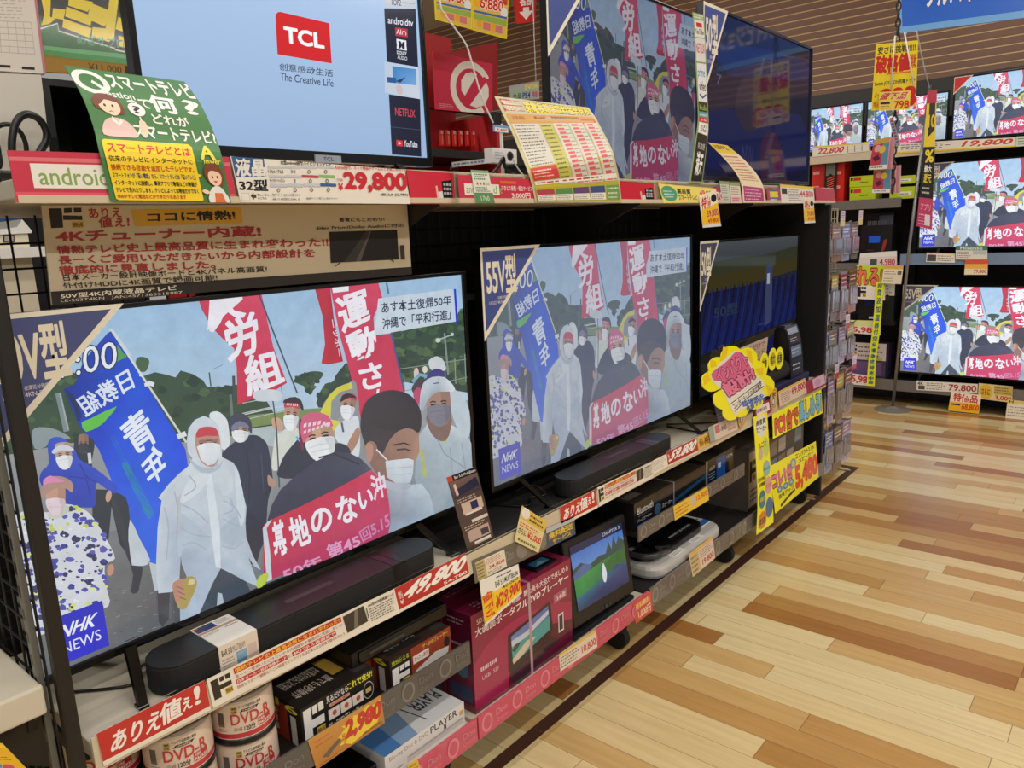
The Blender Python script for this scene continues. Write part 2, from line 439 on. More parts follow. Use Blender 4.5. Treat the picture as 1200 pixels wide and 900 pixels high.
# ------------------------------------------------------------------ the gondola that carries the television row
BLACK = mat('black_steel', (26, 24, 23), 0.45, var=0.1)
SATIN = mat('black_plastic', (17, 17, 18), 0.35, var=0.1)
GLOSSBLK = mat('gloss_black_bezel', (12, 12, 13), 0.16, var=0.1)
BEIGE = mat('beige_shelf_paint', (206, 198, 178), 0.42, var=0.04, scale=8)
RAILGREY = mat('grey_rail_film', (112, 107, 102), 0.3, var=0.1, scale=60)
RAILPINK = mat('pink_rail_film', (206, 84, 108), 0.3, var=0.1, scale=60)
STEEL = mat('galvanised_steel', (150, 150, 146), 0.35, 0.8, var=0.15, scale=50)
RUBBER = mat('caster_rubber', (22, 22, 22), 0.6)
WHITEP = mat('white_plastic', (225, 222, 214), 0.35)
CLEAR = mat('clear_plastic', (250, 250, 250), 0.06, trans=1.0, spec=0.5, var=0.0)
CLEAR.node_tree.nodes['Principled BSDF'].inputs['IOR'].default_value = 1.12
FR = 1.30
g = thing('display_gondola', 'long black and beige gondola shelving that carries the two rows of televisions', 'shelf', (2.21, 1.6, 0))
def P_(m, name, mt, bevel=0.0): return m.build(name, mt, g, bevel=bevel)
# shelves
def shelf_mesh(x0, x1, y0, y1, z, t=0.028, lip=0.0):
    m = M().box(x0, x1, y0, y1, z-t, z)
    return m
P_(shelf_mesh(0.42, 4.03, FR, 1.98, 1.608, 0.03), 'shelf', BEIGE, 0.003)
for x0, x1, mm_ in ((0.40, 1.312, BEIGE), (1.3125, 2.217, mat('dark_shelf', (34, 32, 31), 0.5)), (2.2175, 4.03, BEIGE)): P_(shelf_mesh(x0, x1, FR, 1.74, 0.69, 0.03), 'shelf', mm_, 0.002)  # second bay's board is darker than its neighbours
P_(shelf_mesh(0.42, 1.305, FR+0.01, 1.72, 0.415, 0.02), 'shelf', mat('dark_shelf', (34, 32, 31), 0.5), 0.002)
P_(shelf_mesh(2.188, 3.02, FR+0.004, 1.72, 0.452, 0.02), 'shelf', mat('dark_shelf', (34, 32, 31), 0.5), 0.002)
for x0, x1, mm_ in ((0.42, 1.305, BEIGE), (1.318, 2.215, BEIGE), (2.225, 3.115, mat('dark_shelf', (34, 32, 31), 0.5)), (3.125, 4.03, mat('dark_shelf', (34, 32, 31), 0.5))):  # bottom boards: beige in the left bays, darker in the right ones
    P_(shelf_mesh(x0, x1, FR+0.01, 1.74, 0.215, 0.03), 'shelf', mm_, 0.002)
# price rails along the shelf fronts
P_(M().box(0.42, 4.03, FR-0.012, FR, 1.5725, 1.584).box(0.42, 4.03, FR-0.004, FR, 1.584, 1.645), 'price_rail', mat('ivory_rail', (206, 192, 164), 0.4))
P_(M().box(0.40, 4.03, FR-0.004, FR, 0.640, 0.702), 'price_rail', mat('ivory_rail', (206, 192, 164), 0.4))
def don(m, q, dark, lightc, n):
    a = Art()
    for i in range(n):
        u0 = i/n; wd = 1/n
        a.ell(u0+wd*0.27, 0.5, wd*0.17, 0.40, lightc, 18); a.ell(u0+wd*0.27, 0.5, wd*0.12, 0.29, dark, 18)
        a.text('Don', (u0+wd*0.56, 0.24, u0+wd*0.92, 0.52), lightc, 0.02)
        a.text('Quijote', (u0+wd*0.56, 0.62, u0+wd*0.92, 0.84), lightc, 0.0)
    face_art(m, q, a)
def don_rail(x0, x1, z0, z1, y, base, lightc, n):
    m = M(); bc = C(base)
    m.box(x0, x1, y, y+0.006, z0, z1, None, bc)
    don(m, [V((x0, y, z1)), V((x1, y, z1)), V((x1, y, z0)), V((x0, y, z0))], base, lightc, n)
    o = m.build('price_rail', GLOSS, g); return o
don_rail(0.42, 1.302, 0.398, 0.462, FR-0.004, (88, 84, 80), (122, 117, 112), 7)
don_rail(2.150, 3.02, 0.438, 0.492, FR-0.004, (104, 98, 94), (132, 126, 121), 7)
don_rail(0.42, 1.312, 0.163, 0.232, FR-0.004, (206, 78, 104), (226, 132, 146), 7)
don_rail(1.318, 2.215, 0.163, 0.232, FR-0.004, (206, 78, 104), (226, 132, 146), 7)
don_rail(2.225, 3.115, 0.163, 0.235, FR-0.004, (108, 103, 99), (136, 131, 126), 7)
don_rail(3.125, 4.03, 0.163, 0.235, FR-0.004, (108, 103, 99), (136, 131, 126), 7)
# clear lip over the shelf edge
P_(M().box(0.41, 4.02, FR-0.006, FR-0.004, 0.700, 0.716), 'clear_lip', CLEAR)
P_(M().box(0.405, 4.06, FR-0.0085, FR-0.0075, 1.584, 1.642), 'clear_lip', CLEAR)
# uprights, brackets, casters
P_(M().box(0.366, 0.389, FR, FR+0.02, 0.0, 1.565), 'post', BLACK, 0.003)
P_(M().box(0.355, 0.385, 1.90, 1.945, 0.0, 1.60), 'post', BLACK, 0.003)
def slot_mat():
    m = mat('slotted_grey_upright', (112, 112, 104), 0.4); nt = m.node_tree; N = nt.nodes; p = N['Principled BSDF']; g_ = N.new('ShaderNodeNewGeometry'); sp = N.new('ShaderNodeSeparateXYZ'); nt.links.new(g_.outputs['Position'], sp.inputs[0])
    def o_(op, a, b):
        n = N.new('ShaderNodeMath'); n.operation = op
        for i, q in enumerate((a, b)):
            if isinstance(q, float): n.inputs[i].default_value = q
            else: nt.links.new(q, n.inputs[i])
        return n.outputs[0]
    s_ = o_('LESS_THAN', o_('FRACT', o_('MULTIPLY', sp.outputs[2], 25.0), 0.0), 0.5)
    s_ = o_('MULTIPLY', s_, o_('LESS_THAN', o_('ABSOLUTE', o_('SUBTRACT', sp.outputs[1], 1.354), 0.0), 0.005))
    mx = N.new('ShaderNodeMix'); mx.data_type = 'RGBA'; nt.links.new(s_, mx.inputs[0]); src = p.inputs['Base Color'].links[0].from_socket; nt.links.new(src, mx.inputs[6]); mx.inputs[7].default_value = (.01, .01, .01, 1); nt.links.new(mx.outputs[2], p.inputs['Base Color'])
    return m
P_(M().box(0.352, 0.3625, 1.345, 1.363, 0.0, 1.566), 'slotted_upright', slot_mat(), 0.002)
for x in (1.31, 2.22, 3.12):
    P_(M().box(x-0.02, x+0.02, 1.70, 1.74, 0.03, 1.60), 'post', BLACK, 0.002)
for x in (0.394, 1.307, 2.217, 3.117, 3.995):
    pts = [(x, 1.32, 1.578), (x, 1.74, 1.578), (x, 1.74, 1.40), (x, 1.66, 1.425), (x, 1.58, 1.455), (x, 1.51, 1.485), (x, 1.44, 1.515), (x, 1.38, 1.545), (x, 1.32, 1.568)]
    P_(M().prism(pts, (0.006, 0, 0)), 'shelf_bracket', BLACK)
    P_(M().prism([(x, 1.31, 0.66), (x, 1.74, 0.66), (x, 1.74, 0.60), (x, 1.34, 0.645)], (0.006, 0, 0)), 'shelf_bracket', BLACK)
for x in (0.50, 1.26, 2.17, 3.06, 3.97):
    c = M().cyl((x-0.014, 1.40, 0.042), (x+0.014, 1.40, 0.042), 0.042, n=20).box(x-0.022, x+0.022, 1.375, 1.425, 0.07, 0.165)
    P_(c, 'caster', RUBBER)
P_(M().box(0.42, 4.03, 1.36, 1.40, 0.14, 0.186).box(0.42, 4.03, 1.70, 1.74, 0.12, 0.186), 'base_frame', BLACK)
# back of the fixture: black board with wire mesh in front; open mesh at the left end
P_(M().box(0.93, 4.0, 1.775, 1.79, 0.19, 1.575), 'back_board', mat('black_board', (20, 19, 19), 0.6))
P_(M().box(0.42, 0.93, 1.775, 1.79, 0.19, 1.30), 'back_board', mat('black_board', (20, 19, 19), 0.6))
wm = M()
r = 0.0022
x = 0.40
while x < 4.0:
    wm.cyl((x, 1.765, 0.19), (x, 1.765, 1.575), r, n=6, caps=False); x += 0.05
z = 0.22
while z < 1.57:
    wm.cyl((0.40, 1.761, z), (4.0, 1.761, z), r, n=6, caps=False); z += 0.05
P_(wm, 'wire_mesh', BLACK)
sp_ = M()
y = 1.345
while y < 1.90:
    sp_.cyl((0.366, y, 0.06), (0.366, y, 1.59), r, n=6, caps=False); y += 0.05
z = 0.10
while z < 1.58:
    sp_.cyl((0.3655, 1.345, z), (0.3655, 1.90, z), r, n=6, caps=False); z += 0.05
P_(sp_, 'side_mesh', BLACK)
P_(M().box(4.004, 4.03, FR, 1.95, 0.05, 1.566), 'end_panel', mat('black_board', (20, 19, 19), 0.6), 0.002)

# shelf of the neighbouring bay, in the left foreground
ls = thing('perforated_shelf', 'empty beige perforated steel shelf on a dark bracket at the left edge', 'shelf', (0.05, 1.5, 0.78))
m = M().box(-0.55, 0.350, 1.316, 1.72, 0.806, 0.820).box(-0.55, 0.350, 1.312, 1.324, 0.772, 0.822)
m.build('shelf_board', BEIGE, ls, bevel=0.004)
hm = M()
for i in range(26): hm.box(0.285-i*0.024, 0.2915-i*0.024, 1.352, 1.358, 0.8200, 0.8206)
hm.build('perforations', BLACK, ls)
br = M().prism([(0.327, 1.32, 0.80), (0.327, 1.72, 0.80), (0.327, 1.72, 0.60), (0.327, 1.50, 0.645), (0.327, 1.345, 0.735)], (0.014, 0, 0))
br.prism([(0.20, 1.40, 0.80), (0.3485, 1.345, 0.80), (0.3485, 1.345, 0.66), (0.28, 1.36, 0.70)], (0, 0.006, 0))
br.cyl((0.333, 1.342, 0.800), (0.333, 1.336, 0.800), 0.006, n=12)
br.build('bracket', BLACK, ls)
# ------------------------------------------------------------------ the news picture, traced once in the plane of the first television
S1 = (0.382, 1.487, 0.772, 1.392)          # that screen: x0 x1 z0 z1 in the plane y = 1.43
def uv1(px, py):
    p = at(px, py, 'y', 1.43)
    return ((p.x-S1[0])/(S1[1]-S1[0]), (S1[3]-p.z)/(S1[3]-S1[2]))
def zoomed(x0, y0, k): return lambda pts: [(x0+a/k, y0+b/k) for a, b in pts]
zA = zoomed(60, 320, 5); zB = zoomed(300, 310, 4.615); zC = zoomed(30, 600, 4); zD = zoomed(180, 470, 3.75); zE = zoomed(320, 540, 5); z5 = zoomed(0, 420, 4); z6 = zoomed(280, 420, 4)
def news():
    A = Art(eps=0.000012)
    R = random.Random(3)
    A.rect(0, 0, 1, 1, (158, 192, 222), (206, 218, 226), 6)
    A.conv = uv1
    def blobs(pts, n, rr, cols, seed):
        R2 = random.Random(seed); xs = [p[0] for p in pts]; ys = [p[1] for p in pts]
        def ins(x, y):
            c = False
            for i in range(len(pts)):
                (xa, ya), (xb, yb) = pts[i-1], pts[i]
                if (ya > y) != (yb > y) and x < (xb-xa)*(y-ya)/(yb-ya)+xa: c = not c
            return c
        k = 0; A.step = 0.2
        while k < n:
            x, y = R2.uniform(min(xs), max(xs)), R2.uniform(min(ys), max(ys))
            if not ins(x, y): continue
            k += 1; rx = R2.uniform(rr*0.4, rr); c = R2.choice(cols); m = R2.randint(7, 10)
            A.poly([(x+rx*R2.uniform(.6, 1.1)*math.cos(6.283*i/m), y+rx*.75*R2.uniform(.6, 1.1)*math.sin(6.283*i/m)) for i in range(m)], c)
        A.step = 1; A.k = math.ceil(A.k)
    G1 = [(52, 74, 50), (64, 90, 54), (40, 60, 44), (74, 100, 62), (46, 66, 50)]
    # trees
    t = [(-60, 520), (-40, 455), (0, 450), (30, 440), (60, 430), (90, 440), (110, 460), (140, 450), (170, 442), (182, 438), (196, 441), (206, 444), (212, 436), (226, 440), (238, 447), (243, 455), (262, 455), (280, 452), (300, 452), (312, 470), (330, 500), (300, 525), (200, 545), (60, 560), (-60, 560)]
    A.poly(t, (56, 78, 54)); blobs(t, 170, 9, G1, 1)
    t = [(160, 422), (168, 420), (175, 424), (173, 434), (168, 438), (160, 434)]
    A.poly(t, (70, 96, 60), 3)
    t = zB([(205, 640), (230, 610), (300, 585), (360, 590), (355, 620), (320, 650), (310, 690), (300, 710), (285, 705), (270, 670), (240, 655)]); A.poly(t, (58, 78, 60), 3); blobs(t, 30, 5, G1, 5)
    t = zB([(340, 720), (370, 660), (420, 640), (430, 610), (470, 560), (490, 540), (520, 560), (520, 760), (340, 780)]); A.poly(t, (50, 66, 58), 2); blobs(t, 30, 6, G1, 6)
    t = zB([(735, 380), (860, 350), (1090, 280), (1150, 210), (1160, 560), (1160, 700), (800, 640), (760, 520)]); A.poly(t, (52, 72, 52)); blobs(t, 130, 8, G1+[(84, 108, 60)], 8)
    # road, verge, rails
    A.poly([(-60, 548), (90, 520), (240, 520), (330, 498), (430, 470), (560, 470), (580, 640), (60, 800), (-60, 810)], [(146, 150, 152), (150, 154, 156), (150, 155, 156), (156, 160, 160), (156, 162, 164), (150, 156, 160), (120, 126, 132), (92, 96, 100), (96, 98, 100)])
    A.poly([(60, 640), (150, 620), (230, 650), (235, 730), (80, 800), (40, 700)], [(120, 120, 122), (120, 122, 124), (104, 104, 104), (78, 74, 74), (110, 112, 116), (120, 122, 124)])
    for i in range(60):
        x, y = R.uniform(110, 205), R.uniform(690, 745); A.line([(x, y), (x+R.uniform(2, 6), y-R.uniform(0, 2))], 0.8, R.choice([(96, 92, 92), (140, 140, 142), (120, 116, 114)]))
    A.poly(z6([(30, 275), (150, 262), (210, 250), (430, 235), (430, 280), (150, 315), (50, 330)]), (122, 142, 84))
    A.line(z6([(0, 275), (150, 240), (290, 215)]), 1.2, (206, 214, 216)); A.line(z6([(0, 300), (150, 265), (250, 245)]), 0.8, (190, 198, 200))
    A.poly(z6([(30, 340), (160, 320), (200, 345), (170, 420), (100, 410)]), (178, 190, 194))
    A.line(zA([(925, 590), (935, 672)]), 1.6, (70, 80, 84)); A.line(zA([(940, 575), (1005, 545)]), .6, (110, 125, 130))
    A.line(zA([(1068, 610), (1072, 760)]), 3.4, (66, 76, 74)); A.line(zA([(1050, 720), (1060, 850)]), 3, (110, 118, 114))
    A.line(zA([(1120, 830), (1300, 790)]), 1, (200, 206, 206)); A.line(zA([(1120, 770), (1300, 735)]), .8, (190, 200, 200))
    A.line(zB([(1020, 375), (1040, 600)]), 2.2, (130, 138, 138)); A.line(zB([(980, 415), (1060, 385)]), 1.4, (176, 184, 186)); A.ell(513.5, 400, 3, 2.6, (206, 212, 212)); A.ell(530, 393, 2, 2, (200, 208, 208))
    for k in range(7): A.line(zB([(800+55*k, 590-18*k+10), (806+55*k, 700-10*k)]), 1, (150, 158, 160))
    A.line(zB([(780, 570), (1150, 515)]), .9, (140, 150, 150)); A.line(zB([(800, 690), (1160, 610)]), .9, (140, 150, 150))
    A.line(z5([(270, 170), (310, 350)]), 7, (126, 140, 142)); A.line(z5([(278, 170), (318, 340)]), 2, (160, 172, 174))
    A.poly(z5([(150, 345), (200, 330), (270, 345), (330, 385), (240, 385), (215, 420), (160, 430)]), (140, 152, 156), 3)
    # flag pole and blue flag
    A.poly(zA([(330, 340), (360, 335), (470, 490), (440, 505), (390, 420)]), (196, 212, 220))
    A.poly([(125, 393), (131, 389), (143, 408), (160, 436), (178, 464), (200, 500), (217, 528), (222, 560), (206, 590), (190, 640), (180, 666), (167, 645), (150, 612), (140, 588), (125, 552), (115, 528), (92, 500), (74, 458), (88, 452), (92, 438), (98, 424)],
           [(22, 52, 168), (26, 66, 190), (30, 76, 200), (24, 78, 212), (20, 76, 220), (20, 76, 226), (20, 78, 230), (22, 80, 230), (30, 92, 232), (34, 96, 230), (40, 104, 232), (36, 98, 230), (32, 92, 228), (28, 86, 226), (26, 80, 222), (22, 66, 206), (20, 56, 184), (18, 46, 150), (20, 48, 160), (24, 54, 172), (22, 52, 168)])
    A.poly(zA([(385, 430), (420, 480), (440, 500), (380, 530), (270, 600), (330, 560), (380, 500)]), (86, 160, 72), 2)
    A.poly(zA([(190, 880), (380, 790), (290, 890), (210, 900)]), (98, 190, 66)); A.poly(z5([(380, 310), (420, 290), (545, 232), (500, 290), (470, 320), (402, 352)]), (98, 192, 70), 2)
    A.poly(z5([(300, 150), (350, 190), (380, 280), (360, 300), (345, 240)]), (30, 40, 96), 2)
    A.text('日教組', [(149, 432), (86, 470), (101, 491), (158, 456)], (222, 232, 244), 0.03)
    A.text('青', [(166, 477), (137, 502), (158, 536), (186, 517)], (230, 238, 248), 0.04); A.text('年', [(185, 518), (162, 544), (177, 572), (197, 557)], (230, 238, 248), 0.04)
    A.text('for the future', [(131, 509), (125, 512), (174, 612), (182, 606)], (40, 150, 150), 0.01)
    A.line([(129, 387), (218, 520)], 2.4, (214, 220, 210)); A.line(z5([(690, 120), (720, 130)]), 5, (230, 234, 236)); A.line(z5([(830, 375), (870, 358)]), 6, (226, 232, 236)); A.line(zA([(515, 605), (530, 610)]), 3, (226, 232, 236)); A.line(zA([(545, 665), (580, 655)]), 4, (226, 232, 236))
    # clock in the corner
    A.text('7:00', [(66, 415), (136, 401), (137, 432), (68, 446)], (232, 238, 244), 0.0, (30, 36, 80), 0.05)
    # red flags
    A.poly(zA([(862, 165), (880, 220), (935, 320), (1000, 390), (1070, 450), (1085, 560), (1090, 780), (1200, 735), (1290, 708), (1380, 650), (1345, 560), (1300, 440), (1255, 240), (1230, 120), (1200, 110)]), [(206, 50, 80), (206, 50, 80), (200, 44, 74), (196, 42, 70), (202, 48, 76), (208, 50, 80), (206, 46, 76), (200, 44, 70), (206, 48, 78), (196, 40, 66), (206, 48, 80), (212, 56, 90), (214, 60, 92), (216, 70, 98), (216, 70, 98)])
    A.poly([(233, 353), (306, 346), (303, 340), (260, 340)], (212, 60, 90))
    A.text('一', [(246, 345), (282, 333), (284, 352), (243, 388)], (236, 232, 240), 0.06)
    A.text('人', [(240, 352), (282, 340), (288, 372), (246, 392)], (238, 234, 242), 0.05); A.text('労', [(260, 380), (299, 366), (304, 412), (268, 426)], (238, 234, 242), 0.06); A.text('組', [(285, 420), (322, 411), (333, 448), (290, 466)], (238, 234, 242), 0.06)
    A.line([(303, 346), (316, 380), (348, 462)], 1.8, (64, 76, 96)); A.line(zA([(1250, 330), (1300, 430)]), .1, (64, 76, 96))
    A.poly(zB([(318, 140), (400, 128), (420, 300), (470, 530), (440, 537), (385, 548), (352, 540), (372, 440), (360, 290)]), [(186, 34, 58)]*2+[(168, 24, 44)]*2+[(196, 32, 54)]*5)
    A.text('ニッポー', zB([(440, 300), (468, 500), (436, 506), (404, 306)]), (220, 210, 220), 0.04)
    A.poly(zB([(400, 130), (660, 100), (682, 185), (635, 290), (640, 388), (735, 378), (770, 540), (800, 690), (780, 760), (565, 835), (545, 740), (510, 600), (450, 380)]), [(214, 62, 92), (210, 60, 92), (206, 54, 84), (206, 54, 86), (200, 48, 80), (198, 46, 78), (204, 50, 84), (208, 54, 90), (208, 54, 90), (206, 50, 84), (204, 48, 82), (206, 52, 84), (210, 58, 88)])
    A.text('運', [(392, 352), (429, 340), (434, 376), (402, 392)], (240, 236, 244), 0.06); A.text('動', [(404, 394), (438, 381), (442, 414), (414, 428)], (240, 236, 244), 0.06)
    A.text('さ', [(419, 430), (446, 424), (450, 452), (426, 460)], (240, 236, 244), 0.05); A.text('ん', [(434, 462), (452, 452), (456, 474), (438, 486)], (240, 236, 244), 0.05)
    A.text('一', zB([(410, 128), (500, 118), (500, 150), (415, 160)]), (240, 236, 244), 0.04)
    A.line(zB([(730, 375), (800, 690)]), 2.2, (70, 84, 130)); A.line(zB([(705, 105), (716, 165)]), 2, (90, 110, 130))
    # caption
    A.poly(zB([(660, 190), (1062, 138), (1088, 312), (638, 389)]), [(204, 216, 228), (198, 212, 226), (196, 210, 224), (206, 218, 228)])
    A.text('あす本土復帰50年', zB([(676, 210), (1054, 170), (1056, 224), (680, 272)]), (26, 28, 62), 0.02); A.text('沖縄で「平和行進」', zB([(680, 298), (1052, 246), (1052, 302), (684, 358)]), (20, 24, 60), 0.025)
    A.poly(zB([(1069, 139), (1080, 138), (1091, 316), (1080, 319)]), (20, 40, 200))
    def face(cx, cy, w, h, skin, tilt=0.0, mask=(232, 236, 238), band=None, eyes=True, mk=0.5):
        """head seen from in front: skin, eyes, brows, mask over nose and mouth, head band"""
        ca, sa = math.cos(tilt), math.sin(tilt)
        def q(pts): return [(cx+w*(a*ca-b*sa*h/w), cy+w*a*sa+h*b*ca) for a, b in pts]
        A.poly(q([(-.46, -.3), (-.40, -.48), (0, -.54), (.40, -.48), (.46, -.3), (.45, .1), (.32, .42), (0, .54), (-.32, .42), (-.45, .1)]), skin, 3)
        A.poly(q([(.1, -.5), (.40, -.45), (.46, -.3), (.45, .1), (.32, .42), (.18, .45)]), tuple(int(c*.9) for c in skin), 2)
        if eyes:
            for sx in (-.2, .2):
                A.line(q([(sx-.11, -.09), (sx, -.115), (sx+.11, -.09)]), h*.035, (52, 40, 38)); A.line(q([(sx-.1, -.02), (sx, -.035), (sx+.1, -.02)]), h*.045, (40, 30, 30))
        if band:
            A.poly(q([(-.48, -.24), (-.46, -.42), (0, -.52), (.46, -.42), (.48, -.24), (0, -.30)]), band, 2)
            A.polys([q([(x-.03, -.40), (x+.02, -.42), (x+.03, -.34), (x-.02, -.32)]) for x in (-.32, -.2, -.08, .06, .18, .3)], (240, 220, 226))
        if mask:
            A.poly(q([(-.45, .04), (-.2, -.01), (0, -.03), (.2, -.01), (.45, .04), (.42, .26), (.24, .47), (0, .54), (-.24, .47), (-.42, .26)]), mask, 3)
            md = tuple(int(c*.9) for c in mask)
            A.line(q([(-.36, .16), (0, .13), (.36, .16)]), h*.02, md); A.line(q([(-.34, .27), (0, .26), (.34, .27)]), h*.02, md); A.poly(q([(.16, .02), (.45, .05), (.42, .26), (.22, .46), (.24, .2)]), md, 2)
    # person in dark hood far left, blue rain coat
    A.poly(z5([(345, 390), (380, 360), (430, 385), (440, 420), (430, 520), (510, 580), (480, 600), (360, 520)]), (46, 54, 62), 3); face(97, 522, 13, 22, (150, 116, 100), mask=(60, 66, 74)); A.line(z5([(415, 450), (420, 500)]), 4, (206, 212, 214))
    A.poly(z5([(440, 620), (560, 640), (600, 700), (610, 900), (560, 880), (520, 700), (505, 860), (440, 830), (430, 700)]), (40, 48, 58), 2)
    A.poly(z5([(220, 410), (245, 378), (290, 380), (320, 405), (350, 440), (370, 480), (440, 520), (505, 570), (545, 605), (535, 640), (490, 615), (450, 590), (445, 650), (440, 700), (380, 705), (300, 690), (190, 600), (190, 540), (225, 500)]), [(52, 82, 200)]*6+[(46, 74, 194)]*7+[(36, 62, 176)]*4+[(44, 70, 190)]*2, 3)
    A.line(z5([(370, 500), (400, 560), (450, 590)]), 2, (34, 56, 160)); A.line(z5([(320, 560), (400, 570), (420, 640)]), 1.6, (32, 52, 156)); A.line(z5([(230, 560), (240, 640)]), 2, (34, 56, 160))
    face(74, 536, 21, 30, (196, 160, 140), -.1); A.poly(z5([(240, 440), (285, 410), (335, 425), (340, 440), (285, 438), (250, 455)]), (206, 212, 222), 2)
    A.ell(126.5, 583, 3.4, 7, (196, 156, 136), rot=.2)
    # woman in a flowered coat
    body = [(-12, 640), (8, 612), (30, 600), (55, 602), (75, 592), (100, 600), (113, 615), (125, 635), (134, 656), (122, 664), (124, 690), (126, 712), (92, 722), (60, 740), (20, 750), (0, 700)]
    A.poly(body, (212, 216, 224), 3); blobs([(q[0], q[1]) for q in body], 170, 6.4, [(60, 64, 150), (72, 76, 170), (48, 50, 100), (90, 92, 180)], 21); blobs([(q[0], q[1]) for q in body], 46, 4.6, [(212, 220, 110), (222, 228, 150), (196, 206, 90)], 22); blobs(body, 120, 2.8, [(38, 42, 80), (230, 232, 238), (44, 46, 96)], 23)
    A.poly(z5([(215, 740), (300, 690), (320, 720), (260, 760)]), (200, 204, 190), 2)
    face(64, 586, 25, 36, (196, 150, 128), mask=(226, 208, 216), eyes=False)
    A.poly(z5([(180, 655), (196, 600), (212, 568), (260, 558), (304, 566), (336, 592), (334, 634), (300, 614), (250, 618), (210, 645)]), (176, 140, 128), 3); A.poly(z5([(200, 575), (230, 556), (258, 565), (300, 585), (230, 590), (200, 600)]), (218, 140, 176), 2)
    A.ell(128.5, 669, 4, 7, (200, 146, 126), rot=.2)
    # dark legs and white coat tail of the walkers behind
    A.poly(zC([(485, 40), (530, 130), (580, 230), (545, 258), (490, 262), (478, 160)]), (196, 206, 214), 2); A.poly(zC([(395, -60), (440, 0), (480, 150), (495, 255), (545, 258), (530, 350), (520, 382), (488, 380), (500, 300), (470, 210), (420, 60)]), (52, 54, 62), 2)
    A.poly(zC([(575, 240), (610, 250), (620, 380), (600, 370)]), (190, 200, 206)); A.poly(zC([(612, 370), (672, 372), (668, 500), (640, 545), (620, 520)]), (62, 60, 64))
    # navy figure, pale figure behind
    A.poly(zD([(240, 70), (275, 50), (310, 75), (325, 110), (330, 210), (290, 210), (285, 150)]), (220, 226, 230), 3)
    A.poly(zD([(345, 190), (300, 230), (275, 270), (300, 300), (345, 290), (375, 350), (400, 480), (390, 560), (415, 640), (470, 650), (490, 560), (500, 440), (520, 370), (518, 320), (505, 230), (490, 185), (450, 155), (400, 160)]), [(48, 56, 78)]*6+[(40, 46, 66)]*6+[(46, 52, 74)]*6, 3)
    A.line(zD([(405, 215), (420, 330), (415, 450)]), 1.6, (36, 42, 60)); A.line(zD([(470, 240), (480, 400)]), 1.4, (62, 70, 92))
    face(281, 506, 22, 26, (176, 140, 122), .1)
    A.poly(zD([(328, 120), (330, 80), (365, 58), (400, 65), (425, 95), (428, 150), (410, 128), (375, 112), (340, 135)]), (64, 66, 88), 3); A.poly(zD([(340, 115), (375, 92), (412, 110), (412, 128), (375, 115), (345, 140)]), (120, 124, 148), 2)
    A.poly(zD([(498, 330), (515, 340), (535, 365), (520, 385), (500, 370)]), (184, 140, 122), 3)
    A.poly(zD([(385, 560), (480, 560), (470, 640), (450, 720), (420, 720), (400, 640)]), (44, 44, 56))
    # walker with a red head band carrying the pole
    A.poly(z6([(165, 380), (195, 350), (245, 320), (280, 345), (275, 400), (220, 470), (190, 520), (150, 520)]), (212, 216, 206), 3)
    face(340.5, 488, 19, 34, (190, 148, 126), .1, band=(196, 62, 90)); A.poly(z6([(205, 215), (215, 195), (260, 185), (290, 205), (300, 250), (285, 240), (270, 215)]), (60, 44, 50), 2)
    A.poly(z6([(150, 290), (175, 280), (198, 300), (200, 340), (175, 345), (155, 325)]), (202, 160, 138), 3); A.line(z6([(150, 160), (172, 330), (186, 610)]), 1.6, (70, 74, 78)); A.line(z6([(196, 140), (200, 200)]), 1, (90, 94, 96))
    A.poly(z6([(60, 165), (130, 150), (190, 160), (200, 200), (150, 205), (80, 205)]), (206, 214, 220), 2)
    # yellow umbrella walker
    A.poly(z6([(380, 250), (420, 180), (460, 140), (510, 120), (545, 118), (560, 300), (480, 260), (430, 330)]), (140, 146, 150), 2); A.poly(z6([(378, 255), (420, 175), (462, 138), (525, 116), (530, 145), (470, 162), (430, 205), (425, 290), (475, 300), (440, 345), (430, 330)]), (214, 206, 66), 1)
    A.poly(z6([(445, 340), (480, 300), (540, 275), (560, 300), (560, 460), (510, 440), (455, 390)]), (214, 220, 226), 3); A.line(z6([(478, 305), (486, 350)]), 2.4, (86, 92, 116)); face(407, 477, 18, 30, (178, 136, 116), .15, band=(200, 70, 96)); A.poly(z6([(472, 210), (480, 180), (510, 168), (540, 180), (542, 192), (510, 188)]), (44, 36, 38), 2)
    A.poly(z6([(490, 440), (540, 340), (560, 330), (560, 380), (520, 450)]), (176, 134, 112), 2)
    # main marcher with banner
    A.poly(z6([(180, 560), (190, 500), (215, 450), (270, 385), (300, 350), (330, 420), (470, 400), (520, 440), (480, 480), (300, 560)]), (44, 50, 68), 3); A.line(z6([(265, 370), (285, 400), (290, 360)]), 3, (90, 190, 216))
    face(373, 515, 38, 52, (202, 160, 134), -.22)
    A.poly(z6([(280, 330), (285, 290), (320, 262), (370, 258), (415, 275), (438, 320), (420, 322), (360, 325), (300, 400), (290, 380)]), (208, 96, 130), 2); A.polys([z6([(300+k*22, 300+abs(k-3)*4), (314+k*22, 294+abs(k-3)*4), (312+k*22, 312+abs(k-3)*4), (298+k*22, 318+abs(k-3)*4)]) for k in range(6)], (236, 206, 218)); A.polys([z6([(300+k*20, 345-k*7), (312+k*20, 340-k*7), (310+k*20, 354-k*7), (298+k*20, 360-k*7)]) for k in range(6)], (236, 206, 218)); A.poly(z6([(290, 290), (280, 340), (300, 410), (292, 440), (278, 380), (276, 300)]), (120, 40, 70), 2)
